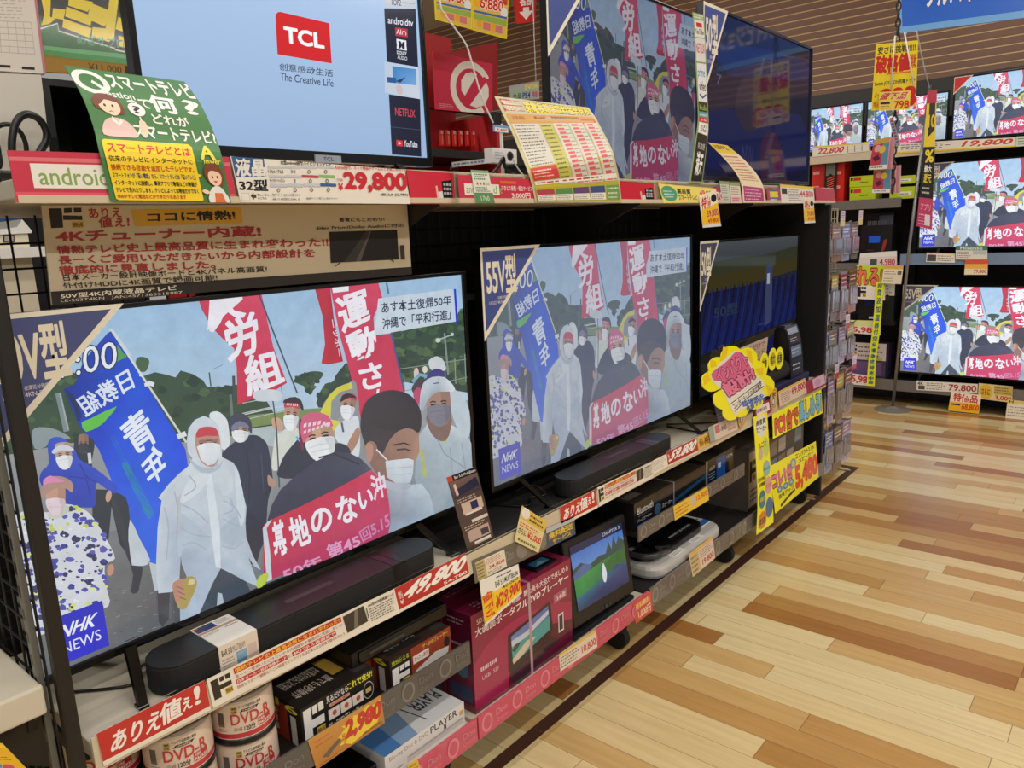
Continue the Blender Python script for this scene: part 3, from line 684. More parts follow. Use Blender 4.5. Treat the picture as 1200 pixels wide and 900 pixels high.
    A.poly(z6([(130, 760), (150, 690), (190, 620), (260, 555), (350, 490), (450, 438), (520, 450), (570, 475), (620, 525), (500, 620), (300, 740), (140, 800)]), [(54, 56, 78), (56, 58, 80), (58, 60, 82), (60, 62, 84), (62, 64, 86), (56, 58, 78), (60, 62, 84), (66, 70, 92), (76, 80, 102), (58, 60, 84), (48, 50, 72), (46, 48, 68)], 0); A.line(z6([(370, 470), (440, 450), (560, 500)]), 2, (40, 42, 58))
    # white-capped man and the man in front
    for q in ([(885, 20), (905, 0), (930, -5), (955, 15), (965, 60), (900, 60)],): A.poly(z6(q), (204, 210, 214), 3)
    A.poly(z6([(875, 90), (910, 55), (950, 60), (960, 95), (900, 105)]), (62, 52, 130), 3); A.poly(z6([(805, 150), (830, 110), (870, 100), (880, 140), (840, 190)]), (70, 60, 70), 3); A.ell(487, 439, 3, 7, (220, 200, 190)); A.ell(497, 434, 3, 4, (224, 214, 206)); A.line(zB([(842, 640), (880, 600), (920, 610)]), 4, (120, 170, 196))
    A.poly(z6([(815, 160), (845, 140), (860, 230), (820, 200)]), (186, 70, 110), 2)
    A.poly(z6([(820, 560), (830, 380), (880, 310), (960, 300), (1000, 320), (1060, 350), (1085, 400), (1100, 720), (900, 760), (850, 680)]), [(160, 172, 182), (168, 182, 190), (190, 202, 206), (200, 208, 214), (202, 210, 214), (196, 206, 214), (176, 190, 200), (132, 148, 164), (150, 164, 176), (150, 162, 172)], 0)
    A.poly(z6([(960, 130), (1010, 150), (1060, 200), (1080, 280), (1075, 370), (1030, 350), (990, 250)]), (190, 202, 212), 3); A.line(z6([(940, 350), (975, 345), (960, 400)]), 4, (186, 190, 96)); A.line(z6([(900, 330), (960, 450), (1060, 520)]), 1.4, (140, 154, 166)); A.line(z6([(850, 430), (870, 560)]), 5, (176, 184, 120)); A.line(z6([(985, 420), (1000, 560)]), 1.2, (150, 164, 176)); A.line(z6([(1040, 400), (1070, 600)]), 1.2, (150, 164, 176))
    A.poly(z6([(880, 250), (885, 330), (920, 380), (965, 390), (990, 330), (985, 260)]), (128, 100, 92), 2)
    face(513, 476, 31, 46, (168, 132, 114), -.08, mask=(126, 124, 138)); A.poly(z6([(845, 240), (845, 180), (860, 120), (900, 92), (960, 92), (1000, 130), (1004, 158), (930, 160), (880, 200), (860, 250)]), [(196, 206, 214)]*4+[(214, 222, 228)]*3+[(160, 172, 184)]*3, 2); A.line(z6([(908, 122), (935, 118)]), 1.2, (70, 80, 100))
    A.poly(z6([(640, 560), (690, 545), (760, 600), (850, 590), (890, 640), (912, 720), (900, 790), (690, 830), (640, 740)]), [(110, 100, 110), (170, 176, 184), (186, 196, 206), (196, 208, 216), (188, 202, 212), (170, 186, 200), (160, 178, 196), (150, 170, 192), (120, 120, 140)])
    A.poly(z6([(580, 400), (620, 330), (760, 310), (838, 330), (842, 440), (810, 520), (790, 590), (720, 600), (650, 560), (600, 480)]), [(150, 112, 98), (158, 120, 104), (170, 132, 112), (166, 128, 108), (170, 132, 112), (176, 136, 118), (150, 116, 104), (140, 108, 98), (130, 98, 88), (140, 104, 92)])
    A.poly(z6([(568, 350), (565, 300), (575, 240), (602, 195), (645, 168), (705, 152), (770, 162), (815, 190), (846, 245), (852, 300), (846, 340), (832, 352), (810, 336), (775, 332), (735, 350), (704, 384), (684, 420), (668, 452), (650, 446), (640, 410), (622, 392), (600, 396), (588, 412)]), [(56, 50, 56)]*6+[(44, 38, 44)]*8+[(60, 52, 56)]*9, 2)
    A.poly(z6([(588, 420), (600, 400), (622, 410), (625, 450), (610, 490), (595, 470)]), (184, 136, 120), 3); A.line(z6([(640, 430), (690, 480), (690, 520)]), 1.6, (226, 230, 234)); A.line(z6([(735, 432), (775, 428), (800, 436)]), 2, (70, 54, 50)); A.line(z6([(720, 410), (770, 400), (800, 412)]), 1.8, (50, 42, 42))
    A.poly(z6([(682, 485), (730, 478), (790, 472), (815, 480), (812, 540), (800, 585), (740, 595), (690, 560)]), [(206, 214, 222), (214, 222, 228), (222, 228, 234), (214, 220, 228), (200, 210, 218), (190, 200, 210), (186, 196, 206), (196, 206, 214)]); A.line(z6([(690, 520), (750, 515), (812, 510)]), 1, (180, 190, 200)); A.line(z6([(690, 545), (750, 548), (805, 540)]), 1, (180, 190, 200))
    A.poly(z6([(668, 570), (720, 585), (800, 590), (790, 615), (720, 622), (680, 600)]), (176, 184, 194), 2)
    # banner
    A.poly(z6([(108, 800), (112, 782), (150, 758), (300, 690), (470, 605), (615, 525), (650, 560), (690, 620), (700, 690), (706, 770), (690, 850), (110, 1050)]), [(196, 44, 70), (198, 46, 70), (200, 46, 72), (200, 44, 72), (202, 48, 76), (206, 64, 100), (204, 56, 96), (200, 50, 92), (194, 46, 92), (186, 46, 96), (184, 48, 100), (186, 44, 84)])
    A.poly(z6([(106, 800), (130, 768), (150, 758), (125, 800), (140, 900), (150, 1040), (126, 1050)]), (206, 212, 222), 1)
    def ch(t, q, c, b): A.text(t, q, c, b)
    wv = (236, 234, 242)
    A.text('基', zD([(512, 545), (565, 520), (585, 690), (530, 700)]), wv, .06); A.text('地', zD([(585, 520), (660, 500), (690, 620), (605, 660)]), wv, .06); A.text('の', zD([(680, 490), (770, 462), (785, 560), (695, 595)]), wv, .06); A.text('な', zD([(792, 432), (880, 405), (895, 520), (810, 550)]), wv, .06)
    A.text('い', zE([(490, 195), (572, 160), (582, 250), (505, 300)]), wv, .06); A.text('沖', zE([(560, 95), (640, 60), (662, 205), (585, 240)]), (230, 214, 228), .05)
    A.text('50年', zE([(45, 640), (265, 555), (305, 615), (60, 715)]), (222, 150, 190), .05); A.text('第45', zE([(300, 500), (490, 430), (510, 500), (320, 590)]), (222, 156, 194), .05); A.text('回5.15', zE([(495, 420), (670, 300), (680, 390), (520, 480)]), (206, 130, 176), .04)
    # man in the white rain coat, in front of all
    A.poly(zC([(800, 490), (910, 262), (1030, 330), (1060, 400), (1000, 440), (700, 560)]), (58, 68, 80)); A.poly(zC([(895, 380), (915, 385), (925, 440), (890, 450)]), (176, 190, 202)); A.poly(zC([(690, 400), (722, 430), (715, 540), (695, 560)]), (70, 70, 74))
    coat = zD([(140, 180), (148, 125), (175, 88), (215, 70), (255, 85), (280, 115), (292, 170), (295, 250), (345, 275), (368, 315), (376, 350), (385, 400), (403, 470), (398, 540), (402, 600), (430, 680), (466, 745), (436, 728), (412, 690), (440, 770), (458, 820), (400, 795), (345, 765), (290, 738), (255, 800), (190, 950), (112, 1000), (110, 900), (140, 775), (118, 720), (114, 680), (106, 820), (75, 842), (15, 848), (5, 730), (12, 560), (30, 440), (15, 430), (60, 370), (105, 325), (150, 288), (165, 255), (145, 230)])
    cc = [(206, 214, 222)]*8+[(196, 206, 216), (192, 202, 212), (188, 198, 210), (184, 196, 208), (180, 192, 206), (178, 190, 204), (176, 188, 204), (180, 192, 208), (190, 202, 214), (178, 190, 206), (176, 188, 204), (184, 198, 212), (186, 200, 214), (180, 196, 212), (176, 192, 208), (180, 194, 210), (176, 192, 210), (172, 190, 208), (170, 188, 206), (168, 186, 206), (176, 190, 206), (170, 184, 202), (166, 180, 200), (186, 200, 214), (196, 208, 218), (200, 212, 222), (202, 214, 222), (198, 210, 220), (196, 206, 216), (206, 216, 224), (200, 210, 220), (204, 214, 222), (206, 216, 222), (206, 214, 222), (206, 214, 222)]
    A.poly(coat, cc[:len(coat)]+[(200, 210, 220)]*(len(coat)-len(cc)))
    A.poly(zD([(222, 330), (250, 325), (285, 560), (290, 738), (268, 735), (245, 560)]), (216, 226, 232), 0)
    A.poly(zD([(108, 500), (150, 520), (230, 590), (245, 640), (200, 660), (130, 650), (112, 690), (100, 660)]), (180, 194, 208), 2); A.poly(zD([(290, 560), (380, 500), (398, 560), (370, 640), (300, 620)]), (176, 190, 204), 2)
    A.poly(zD([(100, 430), (118, 420), (112, 520), (105, 600), (96, 520)]), (188, 196, 198), 2); A.poly(zD([(350, 290), (370, 330), (398, 470), (380, 560), (360, 460)]), (206, 216, 224), 2); A.poly(zD([(200, 320), (240, 335), (200, 400), (130, 450), (110, 440), (150, 350)]), (214, 222, 228), 2); A.poly(zD([(300, 300), (340, 330), (340, 400), (300, 420), (280, 360)]), (202, 212, 220), 2)
    for p in ([(120, 460), (180, 490), (235, 540)], [(115, 560), (170, 590), (245, 600)], [(120, 640), (170, 625), (230, 660)], [(300, 440), (350, 470), (380, 520)], [(300, 520), (345, 545), (390, 560)], [(295, 640), (350, 650), (390, 620)], [(165, 270), (210, 310), (280, 280)], [(150, 330), (180, 380), (130, 420)], [(330, 430), (345, 480), (300, 500)], [(40, 470), (60, 560), (50, 700)], [(85, 400), (100, 480), (95, 620)]):
        A.line(spl(zD(p), 4, False), 1.5, (168, 182, 198))
    A.poly(zD([(178, 200), (180, 150), (200, 122), (235, 116), (268, 125), (284, 160), (288, 220), (270, 280), (235, 292), (200, 265)]), (188, 140, 122), 3); A.poly(zD([(182, 165), (190, 130), (228, 118), (268, 126), (280, 158), (230, 156)]), (200, 66, 78), 2); A.line(zD([(192, 186), (225, 178), (276, 176)]), 1.4, (70, 60, 62)); A.ell(236, 519, 5, 2.6, (150, 112, 104)); A.ell(250, 518.5, 4, 2.4, (150, 112, 104)); A.line(zD([(196, 190), (222, 192)]), 1, (50, 40, 42)); A.line(zD([(242, 188), (268, 186)]), 1, (50, 40, 42))
    A.poly(zD([(184, 205), (215, 190), (255, 187), (288, 195), (286, 245), (262, 280), (232, 288), (202, 262)]), [(226, 230, 234), (232, 236, 240), (236, 240, 242), (220, 226, 232), (212, 220, 226), (210, 218, 224), (216, 222, 228), (222, 226, 230)])
    A.poly(zD([(148, 250), (185, 285), (235, 300), (285, 285), (300, 255), (285, 300), (235, 322), (180, 305)]), (178, 190, 204), 2)
    A.poly(zC([(682, 345), (700, 325), (735, 315), (760, 330), (765, 380), (745, 440), (722, 455), (700, 430), (688, 390)]), (186, 136, 112), 3); A.poly(zC([(735, 330), (755, 305), (790, 312), (796, 345), (775, 400), (745, 455), (718, 458), (705, 435), (735, 390)]), (176, 154, 78), 2); A.poly(zC([(760, 320), (785, 318), (785, 340), (755, 345)]), (214, 204, 160), 1)
    for k in range(3): A.line(zC([(700+8*k, 350+26*k), (735+6*k, 366+24*k)]), 1.2, (140, 96, 80))
    A.poly(zC([(1076, 330), (1095, 300), (1130, 288), (1128, 320), (1100, 355), (1080, 358)]), (186, 206, 60), 2)
    # station mark
    A.conv = None
    A.rect(0.021, 0.838, 0.101, 0.982, (20, 22, 190), (24, 26, 206), 2)
    A.text('NHK', (0.034, 0.868, 0.088, 0.905), (236, 238, 248), 0.05, shear=.18); A.text('NEWS', (0.031, 0.921, 0.091, 0.953), (226, 230, 246), 0.0)
    return A
NEWS = news()

def tv(name, label, W, H, loc, rz=0.0, art=None, smat=None, depth=0.055, bez=(0.012, 0.010, 0.016), feet=(), foot_h=0.06, foot_out=0.12, sticker=None, group=None, extra=None, bezmat=None, scol=(8, 8, 10)):
    """a flat television: local x along its width, y away from the viewer, z up from the shelf it stands on"""
    loc = (loc[0], loc[1], loc[2]+.0006); t = thing(name, label, 'television', loc, rz, group)
    b, tp, bt = bez; z0 = foot_h; h2 = W/2
    f = M()
    f.box(-h2, -h2+b, 0, depth*.5, z0, z0+H); f.box(h2-b, h2, 0, depth*.5, z0, z0+H); f.box(-h2+b, h2-b, 0, depth*.5, z0+H-tp, z0+H); f.box(-h2+b, h2-b, 0, depth*.5, z0, z0+bt)
    t_bezel = f.build('bezel', bezmat or GLOSSBLK, t, local=True, bevel=0.0015)
    bk = M().box(-h2+b*.5, h2-b*.5, depth*.2, depth*.6, z0+bt*.5, z0+H-tp*.5)
    bk.prism([(-h2*.7, depth*.6, z0+.02), (h2*.7, depth*.6, z0+.02), (h2*.7, depth*.6, z0+H*.6), (-h2*.7, depth*.6, z0+H*.6)], (0, depth*.6, 0))
    bk.build('back_cover', SATIN, t, local=True)
    s = M(); x0, x1, za, zb = -h2+b, h2-b, z0+bt, z0+H-tp
    q = [V((x0, 0.007, zb)), V((x1, 0.007, zb)), V((x1, 0.007, za)), V((x0, 0.007, za))]
    sheet(s, [(q[0], q[1]), (q[3], q[2])], scol, 0.006, art)
    s.build('screen', smat, t, local=True)
    for fx, dx in feet:
        yf = -foot_out; mm = M()
        zt = z0+0.02; p0 = V((fx, depth*.3, zt)); p1 = V((fx+dx, yf, 0.0)); p2 = V((fx+dx, depth*.3+.14, 0.0))
        for p in (p1, p2):
            sd = V((0.011, 0, 0)); u = V((0, 0.013 if p is p1 else -0.013, 0))
            mm.prism([p0-sd, p0+sd, p+sd*.7+V((0, 0, 0.004)), p-sd*.7+V((0, 0, 0.004))], u)
            mm.box(p.x-.009, p.x+.009, min(p.y, p.y+u.y*1.6), max(p.y, p.y+u.y*1.6), 0, 0.006)
        mm.build('foot', GLOSSBLK, t, local=True)
    if sticker:
        txt, sw, sh, bgc, mode = sticker
        mm = M(); P = [V((-h2, -0.0012, z0+H)), V((-h2+sw, -0.0012, z0+H)), V((-h2, -0.0012, z0+H-sh))]
        mm.prism([P[0], P[2], P[1]], (0, 0.0010, 0), C((232, 226, 208)))
        a = Art()
        a.poly([(0.03, 0.035), (0.90, 0.035), (0.03, 0.90)], bgc)
        if txt:
            a.text(txt, (0.075, 0.09, 0.56, 0.50), (232, 224, 200), 0.05)
            a.text('在庫処分価格', (0.24, 0.53, 0.40, 0.565), (226, 220, 210)); a.text('LE-552T4KN-BK', (0.10, 0.58, 0.38, 0.615), (226, 220, 210))
        face_art(mm, [V((-h2, -0.0012, z0+H)), V((-h2+sw, -0.0012, z0+H)), V((-h2+sw, -0.0012, z0+H-sh)), V((-h2, -0.0012, z0+H-sh))], a)
        mm.build('size_sticker', PRINT, t_bezel, local=True)
    if extra: extra(t_bezel, h2, z0, H)
    return t
SCR1 = screen_mat('lit_screen_front', (150, 175, 195), 0.06, 0.92)
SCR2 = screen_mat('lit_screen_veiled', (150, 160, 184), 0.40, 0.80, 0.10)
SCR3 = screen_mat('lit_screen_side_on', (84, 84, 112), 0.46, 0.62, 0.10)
SCR4 = screen_mat('lit_screen_oblique', (12, 14, 40), 0.1, 0.55, 0.06, noise=0.0)
SCRT = screen_mat('lit_screen_title', (160, 190, 225), 0.0, 0.95, noise=0.0)
SCRF = screen_mat('lit_screen_far', (210, 220, 245), 0.06, 1.18)
STK = (76, 84, 132)
WT = 1.137
tv1 = tv('television', 'large television nearest the viewer, on the lower row below the beige board', 1.130, 0.648, (0.372+1.13/2, 1.428, 0.69), art=NEWS, smat=SCR1, feet=((-0.40, -0.035), (0.33, 0.03)), foot_h=0.066, foot_out=0.10, sticker=('50V型', 0.235, 0.225, STK, 1))
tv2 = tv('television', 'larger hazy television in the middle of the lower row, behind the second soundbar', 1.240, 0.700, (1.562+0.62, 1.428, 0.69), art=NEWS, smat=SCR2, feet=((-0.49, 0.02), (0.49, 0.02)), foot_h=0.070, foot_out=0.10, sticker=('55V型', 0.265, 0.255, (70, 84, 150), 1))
def dark_art(kind):
    a = Art()
    if kind == 'ripple':
        a.rect(0, 0, 1, 1, (40, 48, 62), (14, 20, 60), 4)
        a.rect(0, 0, 1, .13, (92, 98, 104), (70, 78, 84)); a.poly([(0, .14), (.3, .11), (.6, .12), (1, .08), (1, .25), (.5, .30), (0, .34)], (62, 66, 40)); a.poly([(0, .22), (.5, .2), (1, .17), (1, .27), (0, .36)], (74, 66, 24))
        a.rect(0, .32, 1, .78, (22, 26, 70), (16, 34, 120), 5)
        for k in range(30):
            x = k*0.04-.1; a.line([(x+.05, .30), (x+.015, .5), (x-.08, .86)], .012, (12, 14, 40) if k % 2 else (26, 48, 110))
        a.poly([(0, .72), (1, .66), (1, 1), (0, 1)], (34, 32, 28)); a.poly([(.1, .9), (.5, .7), (.9, .74), (.6, 1), (.1, 1)], (64, 50, 34), 2); a.poly([(.6, .8), (.9, .7), (1, .8), (.8, .95)], (24, 30, 96), 2)
        a.poly([(.63, .2), (.70, .2), (.70, .62), (.62, .66)], (70, 80, 120)); a.poly([(.64, .26), (.67, .26), (.67, .34), (.64, .34)], (200, 205, 225))
        a.text('50型', (.12, .42, .34, .50), (48, 62, 90), .04)
    else:
        a.rect(0, 0, 1, 1, (18, 22, 54), (24, 26, 60), 4)
        a.poly([(.1, .2), (.5, .12), (.95, .1), (.95, .24), (.5, .3), (.2, .36)], (26, 40, 96), 2)
        a.poly([(.0, .62), (.4, .55), (.9, .5), (1, .9), (0, .95)], (28, 36, 92), 2)
        a.poly([(.25, .55), (.30, .38), (.38, .33), (.46, .38), (.5, .55), (.46, .66), (.34, .68)], (52, 44, 66), 3); a.poly([(.5, .72), (.62, .66), (.7, .8), (.66, 1), (.5, 1)], (70, 36, 70), 2)
        a.text('7', (.10, .37, .14, .43), (96, 110, 150), 0); a.text('NW', (.32, .78, .42, .92), (60, 60, 110), .02)
    return a
tv5 = tv('television', 'television with a dark rippled blue picture, at the far end of the lower row', 1.10, 0.655, (2.862+0.55, 1.428, 0.69), art=dark_art('ripple'), smat=SCR4, feet=((-0.44, 0.0), (0.44, 0.0)), foot_h=0.085, foot_out=0.10, sticker=('50型', 0.17, 0.28, (70, 74, 100), 1))
# upper row
def title_art():
    a = Art()
    a.rect(0, 0, 1, 1, (178, 205, 240), (156, 184, 220), 4)
    # red name plate with rounded top left corner
    f = lambda x, y: uvT(x, y)
    def uvT(x, y):
        p = at(x, y, 'y', 1.452); return ((p.x-0.705)/0.706, (2.078-p.z)/0.391)
    z = zoomed(250, 0, 4)
    a.conv = uvT
    a.poly([z([q])[0] for q in ((296, 90), (300, 78), (310, 70), (322, 70), (548, 122), (560, 310), (306, 268))], (214, 26, 34))
    a.text('TCL', z([(336, 138), (520, 172), (524, 240), (340, 212)]), (250, 250, 252), .09)
    a.text('创意感动生活', z([(314, 306), (566, 340), (566, 374), (314, 342)]), (70, 84, 104), .012)
    a.text('The Creative Life', z([(318, 352), (568, 386), (568, 420), (318, 390)]), (60, 74, 94), .008)
    a.poly(z([(806, -60), (945, -60), (950, 52), (806, 48)]), (196, 200, 210)); a.text('TOP2', z([(836, 8), (884, 12), (884, 40), (836, 36)]), (30, 34, 50), .02); a.text('in the world', z([(890, 20), (946, 24), (946, 32), (890, 28)]), (60, 64, 80))
    a.poly(z([(805, 52), (952, 54), (964, 326), (818, 302)]), (28, 34, 56))
    a.text('androidtv', z([(822, 90), (940, 104), (941, 138), (823, 122)]), (232, 236, 244), .01)
    a.poly(z([(856, 140), (914, 148), (916, 188), (858, 180)]), (190, 50, 70)); a.text('AI', z([(862, 148), (884, 151), (884, 174), (862, 171)]), (240, 240, 244), .01); a.text('∩', z([(888, 156), (908, 159), (908, 178), (888, 175)]), (240, 240, 244), .01)
    a.poly(z([(862, 194), (908, 202), (911, 250), (864, 243)]), (236, 238, 244)); a.ell(250+875/4, 222/4, 3.0, 4.6, (28, 34, 56)); a.ell(250+898/4, 226/4, 3.0, 4.6, (28, 34, 56)); a.poly(z([(864, 206), (873, 207), (873, 238), (865, 237)]), (236, 238, 244)); a.poly(z([(900, 210), (908, 211), (909, 243), (901, 242)]), (236, 238, 244))
    a.text('DOLBY', z([(864, 250), (910, 256), (910, 272), (864, 265)]), (236, 238, 244), .04); a.text('AUDIO', z([(866, 272), (912, 279), (912, 296), (866, 288)]), (236, 238, 244), .0)
    a.poly(z([(806, 300), (964, 328), (972, 476), (808, 446)]), [(190, 206, 226), (196, 212, 230), (206, 214, 224), (196, 206, 220)]); a.poly(z([(842, 322), (954, 336), (956, 412), (846, 400)]), [(60, 130, 200), (90, 150, 210), (120, 170, 220), (70, 140, 206)]); a.poly(z([(816, 372), (860, 376), (860, 402), (820, 398)]), (40, 90, 150)); a.poly(z([(858, 392), (905, 372), (880, 400)]), (40, 60, 90)); a.poly(z([(858, 420), (875, 408), (890, 430), (885, 456), (866, 450)]), (206, 190, 190), 2)
    a.poly(z([(826, 454), (972, 476), (978, 745), (840, 735)]), (26, 32, 54)); a.line(z([(834, 606), (974, 620)]), .5, (80, 90, 120))
    a.text('NETFLIX', z([(854, 514), (948, 528), (950, 562), (856, 552)]), (200, 70, 84), .03)
    a.poly(z([(860, 666), (890, 670), (891, 698), (861, 695)]), (210, 50, 60), 0); a.poly(z([(870, 674), (884, 683), (871, 690)]), (245, 245, 248)); a.text('YouTube', z([(896, 668), (958, 676), (960, 702), (897, 698)]), (230, 232, 240), .03)
    return a
def tcl_extra(t, h2, z0, H):
    a = Art(); a.rect(0, 0, 1, 1, (150, 156, 166)); a.text('TCL', (.3, .25, .7, .75), (60, 64, 74), .04)
    m = M(); x = 0.04
    face_art(m.box(x-.035, x+.035, -0.004, 0.004, z0-0.002, z0+0.014, None, C((150, 156, 166))), [V((x-.035, -.004, z0+.014)), V((x+.035, -.004, z0+.014)), V((x+.035, -.004, z0-.002)), V((x-.035, -.004, z0-.002))], a)
    m.build('name_plate', GLOSS, t, local=True)
tvt = tv('television', 'small television on the top shelf showing a pale blue page and a red plate', 0.732, 0.428, (0.692+0.366, 1.448, 1.608), art=title_art(), smat=SCRT, feet=((-0.25, 0.0), (0.25, 0.0)), foot_h=0.062, foot_out=0.07, bez=(0.013, 0.014, 0.022), extra=tcl_extra)
# ------------------------------------------------------------------ televisions of the upper row
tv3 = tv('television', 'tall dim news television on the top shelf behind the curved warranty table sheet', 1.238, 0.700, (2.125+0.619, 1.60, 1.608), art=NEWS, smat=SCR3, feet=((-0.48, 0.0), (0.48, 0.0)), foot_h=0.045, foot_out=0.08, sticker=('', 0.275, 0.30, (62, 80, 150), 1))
_m4 = mat('grey_bezel', (40, 42, 46), 0.2)
tv4 = tv('television', 'nearly dark blue television at the far end of the top shelf, seen side on', 1.118, 0.618, (2.715+0.559, 1.345, 1.608), art=dark_art('dark'), smat=SCR4, feet=((-0.42, 0.0), (0.42, 0.0)), foot_h=0.05, foot_out=0.04, sticker=('50型', 0.20, 0.33, (66, 82, 150), 1), bezmat=_m4)

def solveY(px, py, X):
    d = ray(px, py); return X*d.y/d.x
def rows_px(rows, X=None):
    """rows of (left pixel, right pixel, y) -> points in space; y None: the depth that keeps the left edge at x = X"""
    out = []
    for l, r, y in rows:
        if y is None: y = solveY(l[0], l[1], X)
        out.append((at(l[0], l[1], 'y', y), at(r[0], r[1], 'y', y)))
    return out
RY0 = 1.2885                                   # front face of the upper price rail's cards
def upper(name, label, cat, px, base, art=None, dy=0.0, **k): return cardp(name, label, cat, px, 'y', RY0-dy, base, art, **k)
RED = (208, 46, 66); PINKR = (206, 60, 82); YEL = (246, 216, 40); WHT = (238, 232, 220); INK = (32, 30, 34)
# red strip with a green word on white
a = Art(); a.rect(0.0, 0.12, 1, 0.2, (226, 120, 126)); a.rect(0, .80, 1, .86, (222, 96, 108)); a.rect(0.075, 0.24, 0.62, 0.72, (240, 238, 228)); a.text('android', (0.10, 0.31, 0.385, 0.66), (140, 172, 92), 0.012)
upper('shelf_card', 'red shelf strip with a green word on white, beside the curved question sheet', 'price card', [(8, 176), (268, 184), (278, 238), (20, 237)], PINKR, a, m=GLOSS)
# white specification and price card
Z = lambda pts: [(270+x/5.4545, 175+y/5.4545) for x, y in pts]
q4 = [(270, 183), (474, 199), (481, 239), (282, 237)]
def in_quad(px4, ax, val):                      # pixel -> sheet coordinates of a card on those corners
    o = [at(x, y, ax, val) for x, y in px4]; ex = o[1]-o[0]; ey = o[3]-o[0]
    def f(x, y):
        p = at(x, y, ax, val)-o[0]
        a11, a12, a22 = ex.dot(ex), ex.dot(ey), ey.dot(ey); b1, b2 = p.dot(ex), p.dot(ey); D = a11*a22-a12*a12
        return ((b1*a22-b2*a12)/D, (b2*a11-b1*a12)/D)
    return f
a = Art(in_quad(q4, 'y', RY0-0.0015))
a.poly(Z([(5, 45), (212, 55), (230, 175), (35, 180)]), (62, 96, 150)); a.text('液晶', Z([(28, 58), (215, 62), (225, 172), (40, 172)]), (236, 232, 222), .07); a.text('32型', Z([(52, 196), (235, 196), (240, 268), (62, 262)]), (30, 30, 32), .07)
a.poly(Z([(66, 278), (120, 280), (126, 332), (72, 330)]), (200, 196, 186)); a.poly(Z([(70, 282), (116, 284), (122, 328), (76, 326)]), (238, 232, 220)); a.poly(Z([(128, 300), (146, 278), (148, 290), (164, 290), (166, 312), (150, 312), (152, 324)]), (90, 60, 50)); a.text('新しい時代', Z([(170, 284), (245, 290), (246, 304), (172, 300)]), INK); a.text('はこちら', Z([(174, 306), (230, 308), (232, 322), (176, 320)]), INK)
a.text('32型android搭載ハイビジョンテレビ', Z([(318, 70), (645, 88), (647, 110), (320, 98)]), INK, .03)
for r, (y0, y1) in enumerate([(108, 124), (166, 186), (222, 244)]):
    for cidx, (x0, x1) in enumerate([(235, 345), (345, 445), (447, 555), (555, 660)]):
        cl = [[(200, 204, 212)]*4, [(200, 204, 212), (200, 204, 212), (196, 70, 80), (140, 190, 110)], [(200, 204, 212), (200, 204, 212), (206, 204, 212), (60, 100, 160)]][r][cidx]
        a.poly(Z([(x0+r*8, y0), (x1+r*8-3, y0+4), (x1+r*8, y1+2), (x0+r*8+2, y1-2)]), cl)
        if cidx >= 2 or r == 2: cx, cy = (x0+x1)/2+r*8, y1+22; a.line(spl(Z([(cx-9, cy), (cx, cy-12), (cx+9, cy), (cx, cy+12), (cx-9, cy)]), 3, False), .7, (60, 60, 60))
a.text('1366×768', Z([(236, 130), (335, 134), (338, 156), (240, 152)]), (60, 60, 64)); a.text('32', Z([(382, 134), (414, 136), (416, 156), (384, 154)]), (60, 60, 64)); a.text('外付けHDD', Z([(246, 190), (344, 194), (346, 214), (248, 210)]), (60, 60, 64)); a.text('2', Z([(400, 194), (416, 195), (418, 214), (402, 213)]), (60, 60, 64))
a.text('地デジ 2  BS/110度CS 2', Z([(262, 284), (440, 290), (442, 306), (264, 302)]), (60, 60, 64)); a.text('4K/110度CS4K 0', Z([(266, 312), (440, 318), (442, 332), (268, 330)]), (60, 60, 64)); a.text('画面サイズ 幅73.2×高さ43.6cm', Z([(484, 314), (680, 318), (682, 330), (486, 328)]), (60, 60, 64))
a.text('Android搭載、ネット動画やゲームなどを楽しめるTV', Z([(662, 98), (1112, 118), (1114, 142), (664, 130)]), (206, 60, 70), .01)
a.text('29,800', Z([(720, 150), (1120, 160), (1126, 292), (736, 276)]), (206, 40, 52), .10); a.text('¥', Z([(684, 222), (716, 224), (720, 272), (690, 270)]), (206, 40, 52), .04); a.text('特価', Z([(678, 190), (714, 192), (716, 210), (680, 208)]), (206, 60, 70)); a.text('(税込¥ 32,780)', Z([(955, 292), (1130, 294), (1132, 318), (958, 314)]), INK, .02); a.scrib(.65, .93, .82, .98, 2, (90, 90, 90), 3)
upper('price_card', 'wide white price card with a specification grid under the title page television', 'price card', q4, WHT, a, dy=0.0015, m=GLOSS)
def red_tv_card(px, label):
    a = Art(); a.poly([(.62, .62), (.95, .55), (.95, .92), (.60, .92)], (226, 220, 216)); a.poly([(.72, .28), (.96, .22), (.98, .86), (.74, .84)], (30, 30, 34)); a.poly([(.58, .44), (.62, .42), (.64, .82), (.60, .84)], (226, 190, 180))
    for i in range(3):
        for j in range(3): a.rect(.76+i*.065, .34+j*.14, .81+i*.065, .42+j*.14, (176, 180, 184))
    upper('shelf_card', label, 'price card', px, RED, a, m=GLOSS)
red_tv_card([(476, 199), (531, 203), (533, 239), (482, 239)], 'red shelf strip with a small black television picture, right of the specification card')
red_tv_card([(724, 212), (766, 215), (767, 238), (728, 238)], 'red shelf strip with a small black television picture, right of the warranty table sheet')
cl = M().box(at(531, 220, 'y', RY0).x-0.008, at(531, 220, 'y', RY0).x+0.012, RY0-0.008, RY0-0.002, 1.572, 1.655)
tag(cl.build('rail_joint', CLEAR), 'clear plastic joint between two rail strips right of the small television', 'price rail')
a = Art(); a.rect(.08, .28, .52, .68, (236, 230, 220)); a.text('andr', (.10, .34, .24, .62), (140, 172, 92), .01); a.text('d t', (.44, .34, .56, .62), (140, 172, 92), .01); a.rect(.54, .13, .76, .23, (216, 120, 40)); a.text('ひきとり設置・組立サービス', (.55, .30, .98, .50), (240, 226, 222), .02); a.text('3,000円', (.68, .58, .94, .82), (244, 236, 230), .03)
